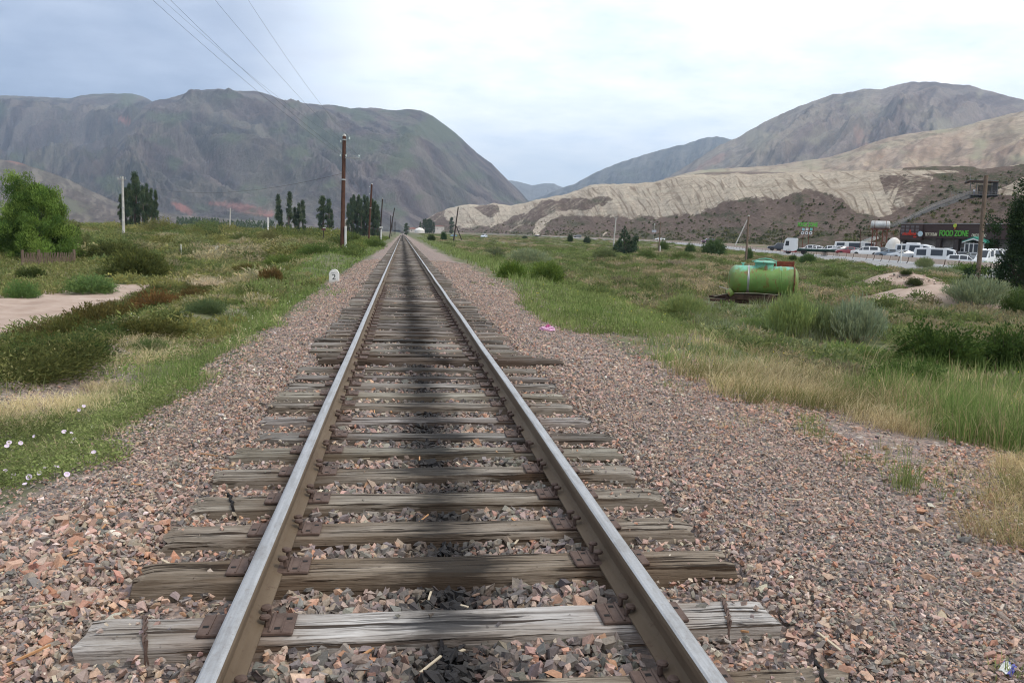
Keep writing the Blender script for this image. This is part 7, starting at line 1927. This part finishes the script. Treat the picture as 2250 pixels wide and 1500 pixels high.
for px, tp, w in ((268, 426, .8), (278, 412, .8), (287, 403, .8), (306, 400, .75), (315, 410, .8), (324, 406, .75), (334, 414, .75), (343, 417, .6), (292, 425, .9), (320, 432, .9), (338, 446, .8)): poplar_at(px, tp, 507, 213+px % 7, px % 3, LA, w)
poplar_at(636, 421, 521, 283, 2, 'tallest slim poplar of the loose row behind the scrub', 1.0)
for px, tp, w in ((648, 455, 1.2), (657, 446, 1.0), (665, 440, 1.1), (618, 460, 1.0)): poplar_at(px, tp, 520, 283+px % 5, 2, LB_, w)
for px, tp, w in ((709, 430, 1.25), (722, 439, 1.2), (728, 462, 1.2), (704, 470, 1.3)): poplar_at(px, tp, 518, 287+px % 5, px % 2, LC, w)
for px, tp, w in ((765, 448, .85), (771, 437, .8), (777, 430, .75), (782, 441, .8), (787, 428, .75), (793, 436, .8), (806, 432, .8), (811, 443, .85), (817, 436, .8), (823, 441, .85), (829, 449, .9), (832, 462, .8), (774, 462, 1.0), (797, 458, 1.0), (821, 464, 1.0)): poplar_at(px, tp, 517, 296+px % 9, px % 3, LD, w)
LF = 'tiny dark poplar in the far clump beyond the end of the rails'
poplar_at(893, 490, 512, 700, 1, 'small isolated round dark tree just beyond the end of the rails', 2.2)
poplar_at(923, 487, 506, 900, 2, 'tiny slim poplar standing alone beside the far clump', 1.2)
for px, tp, w in ((931, 481, 1.3), (935, 480, 1.2), (940, 481, 1.4), (944, 480, 1.3), (948, 484, 1.4), (953, 487, 1.3), (938, 494, 2.4), (948, 496, 2.4)): poplar_at(px, tp, 508, 880+px % 9, px % 3, LF, w)
poplar_at(992, 477, 503, 900, 1, 'small oval dark poplar near the top of the leaning pole', 1.7)
# a far wood at the mountain foot
wb_ = Bag(); rng = np.random.default_rng(77)
for i in range(150):
    px = rng.uniform(400, 600) if rng.uniform() < .8 else rng.uniform(390, 430); d = rng.uniform(640, 720); p = DZ(px, d); gz = float(terrain(p[0], p[1])); hgt = rng.uniform(4, 9)
    n = 40; t = rng.uniform(0, 1, n); a = rng.uniform(0, 6.28, n); q = hgt*.16*np.sin(math.pi*np.clip(t*.9+.08, 0, 1))
    wb_.add(leaf_quads(np.stack([p[0]+q*np.cos(a), p[1]+q*np.sin(a), gz+t*hgt], 1), np.tile([0, 0, 1.0], (n, 1))+rng.normal(0, .3, (n, 3)), .9, .35, pick(PDK, n, rng), rng))
tag(wb_.mesh('distant_woods'), 'dark line of far trees at the mountain foot', 'woods', kind='stuff')

# --- bindweed flowers on the near bank
fm = MB(); n = 10
fm.lathe([(.002, -.012), (.006, -.008), (.014, .004), (.026, .010), (.028, .0105), (.0265, .0125), (.014, .007), (.004, -.004)], (0, 0, 0), 12)
m = Mt('bindweed_petal'); ob = m.obj(); r = m.n('VectorMath', operation='LENGTH'); m.put(r.inputs[0], ob)
M_PETAL = m.surf(m.ramp(m.math('MULTIPLY', r.outputs['Value'], 35), [(.10, (.55, .50, .25)), (.3, (.70, .66, .70)), (.62, (.62, .44, .58)), (.8, (.68, .58, .68))]), .6)
fl0 = fm.build('bindweed_flower', M_PETAL, smooth=True)
first = True
for px, py in ((15, 982), (20, 969), (45, 971), (75, 951), (141, 951), (158, 955), (165, 966), (174, 906), (184, 899), (204, 938), (206, 998), (70, 1018), (82, 1019), (96, 1020), (68, 1030), (75, 1031), (101, 1030), (125, 1031), (28, 1046), (65, 1054), (87, 1047), (55, 1067), (147, 1049), (12, 1037), (160, 972), (36, 1042), (62, 1049)):
    p = GT(np.array(float(px)), np.array(float(py))); q = ray(np.array(float(px)), np.array(float(py))); q = q/np.linalg.norm(q)
    p = p-q*(.14/abs(q[2]))
    o = fl0 if first else dup(fl0); first = False
    o.location = [float(v) for v in p]; o.rotation_euler = (.55+random.gauss(0, .3), random.gauss(0, .3), random.uniform(-.5, .5)); s = random.uniform(.55, .82); o.scale = (s, s, s)
    tag(o, 'small open white-pink bindweed flower on the leafy bank', 'flower', 'bindweed flowers')
# ------------------------------------------------------------------ the air
hz = MB(); hz.box((0, 0, 1100/2-8), (27200, 27200, 1100))
m = Mt('air'); v = m.n('VolumePrincipled')
v.inputs['Color'].default_value = (.64, .80, 1.0, 1); v.inputs['Density'].default_value = 9.5e-5; v.inputs['Anisotropy'].default_value = .25
m.t.links.new(v.outputs[0], m.o.inputs['Volume'])
h = hz.build('haze', m.m); tag(h, kind='stuff')
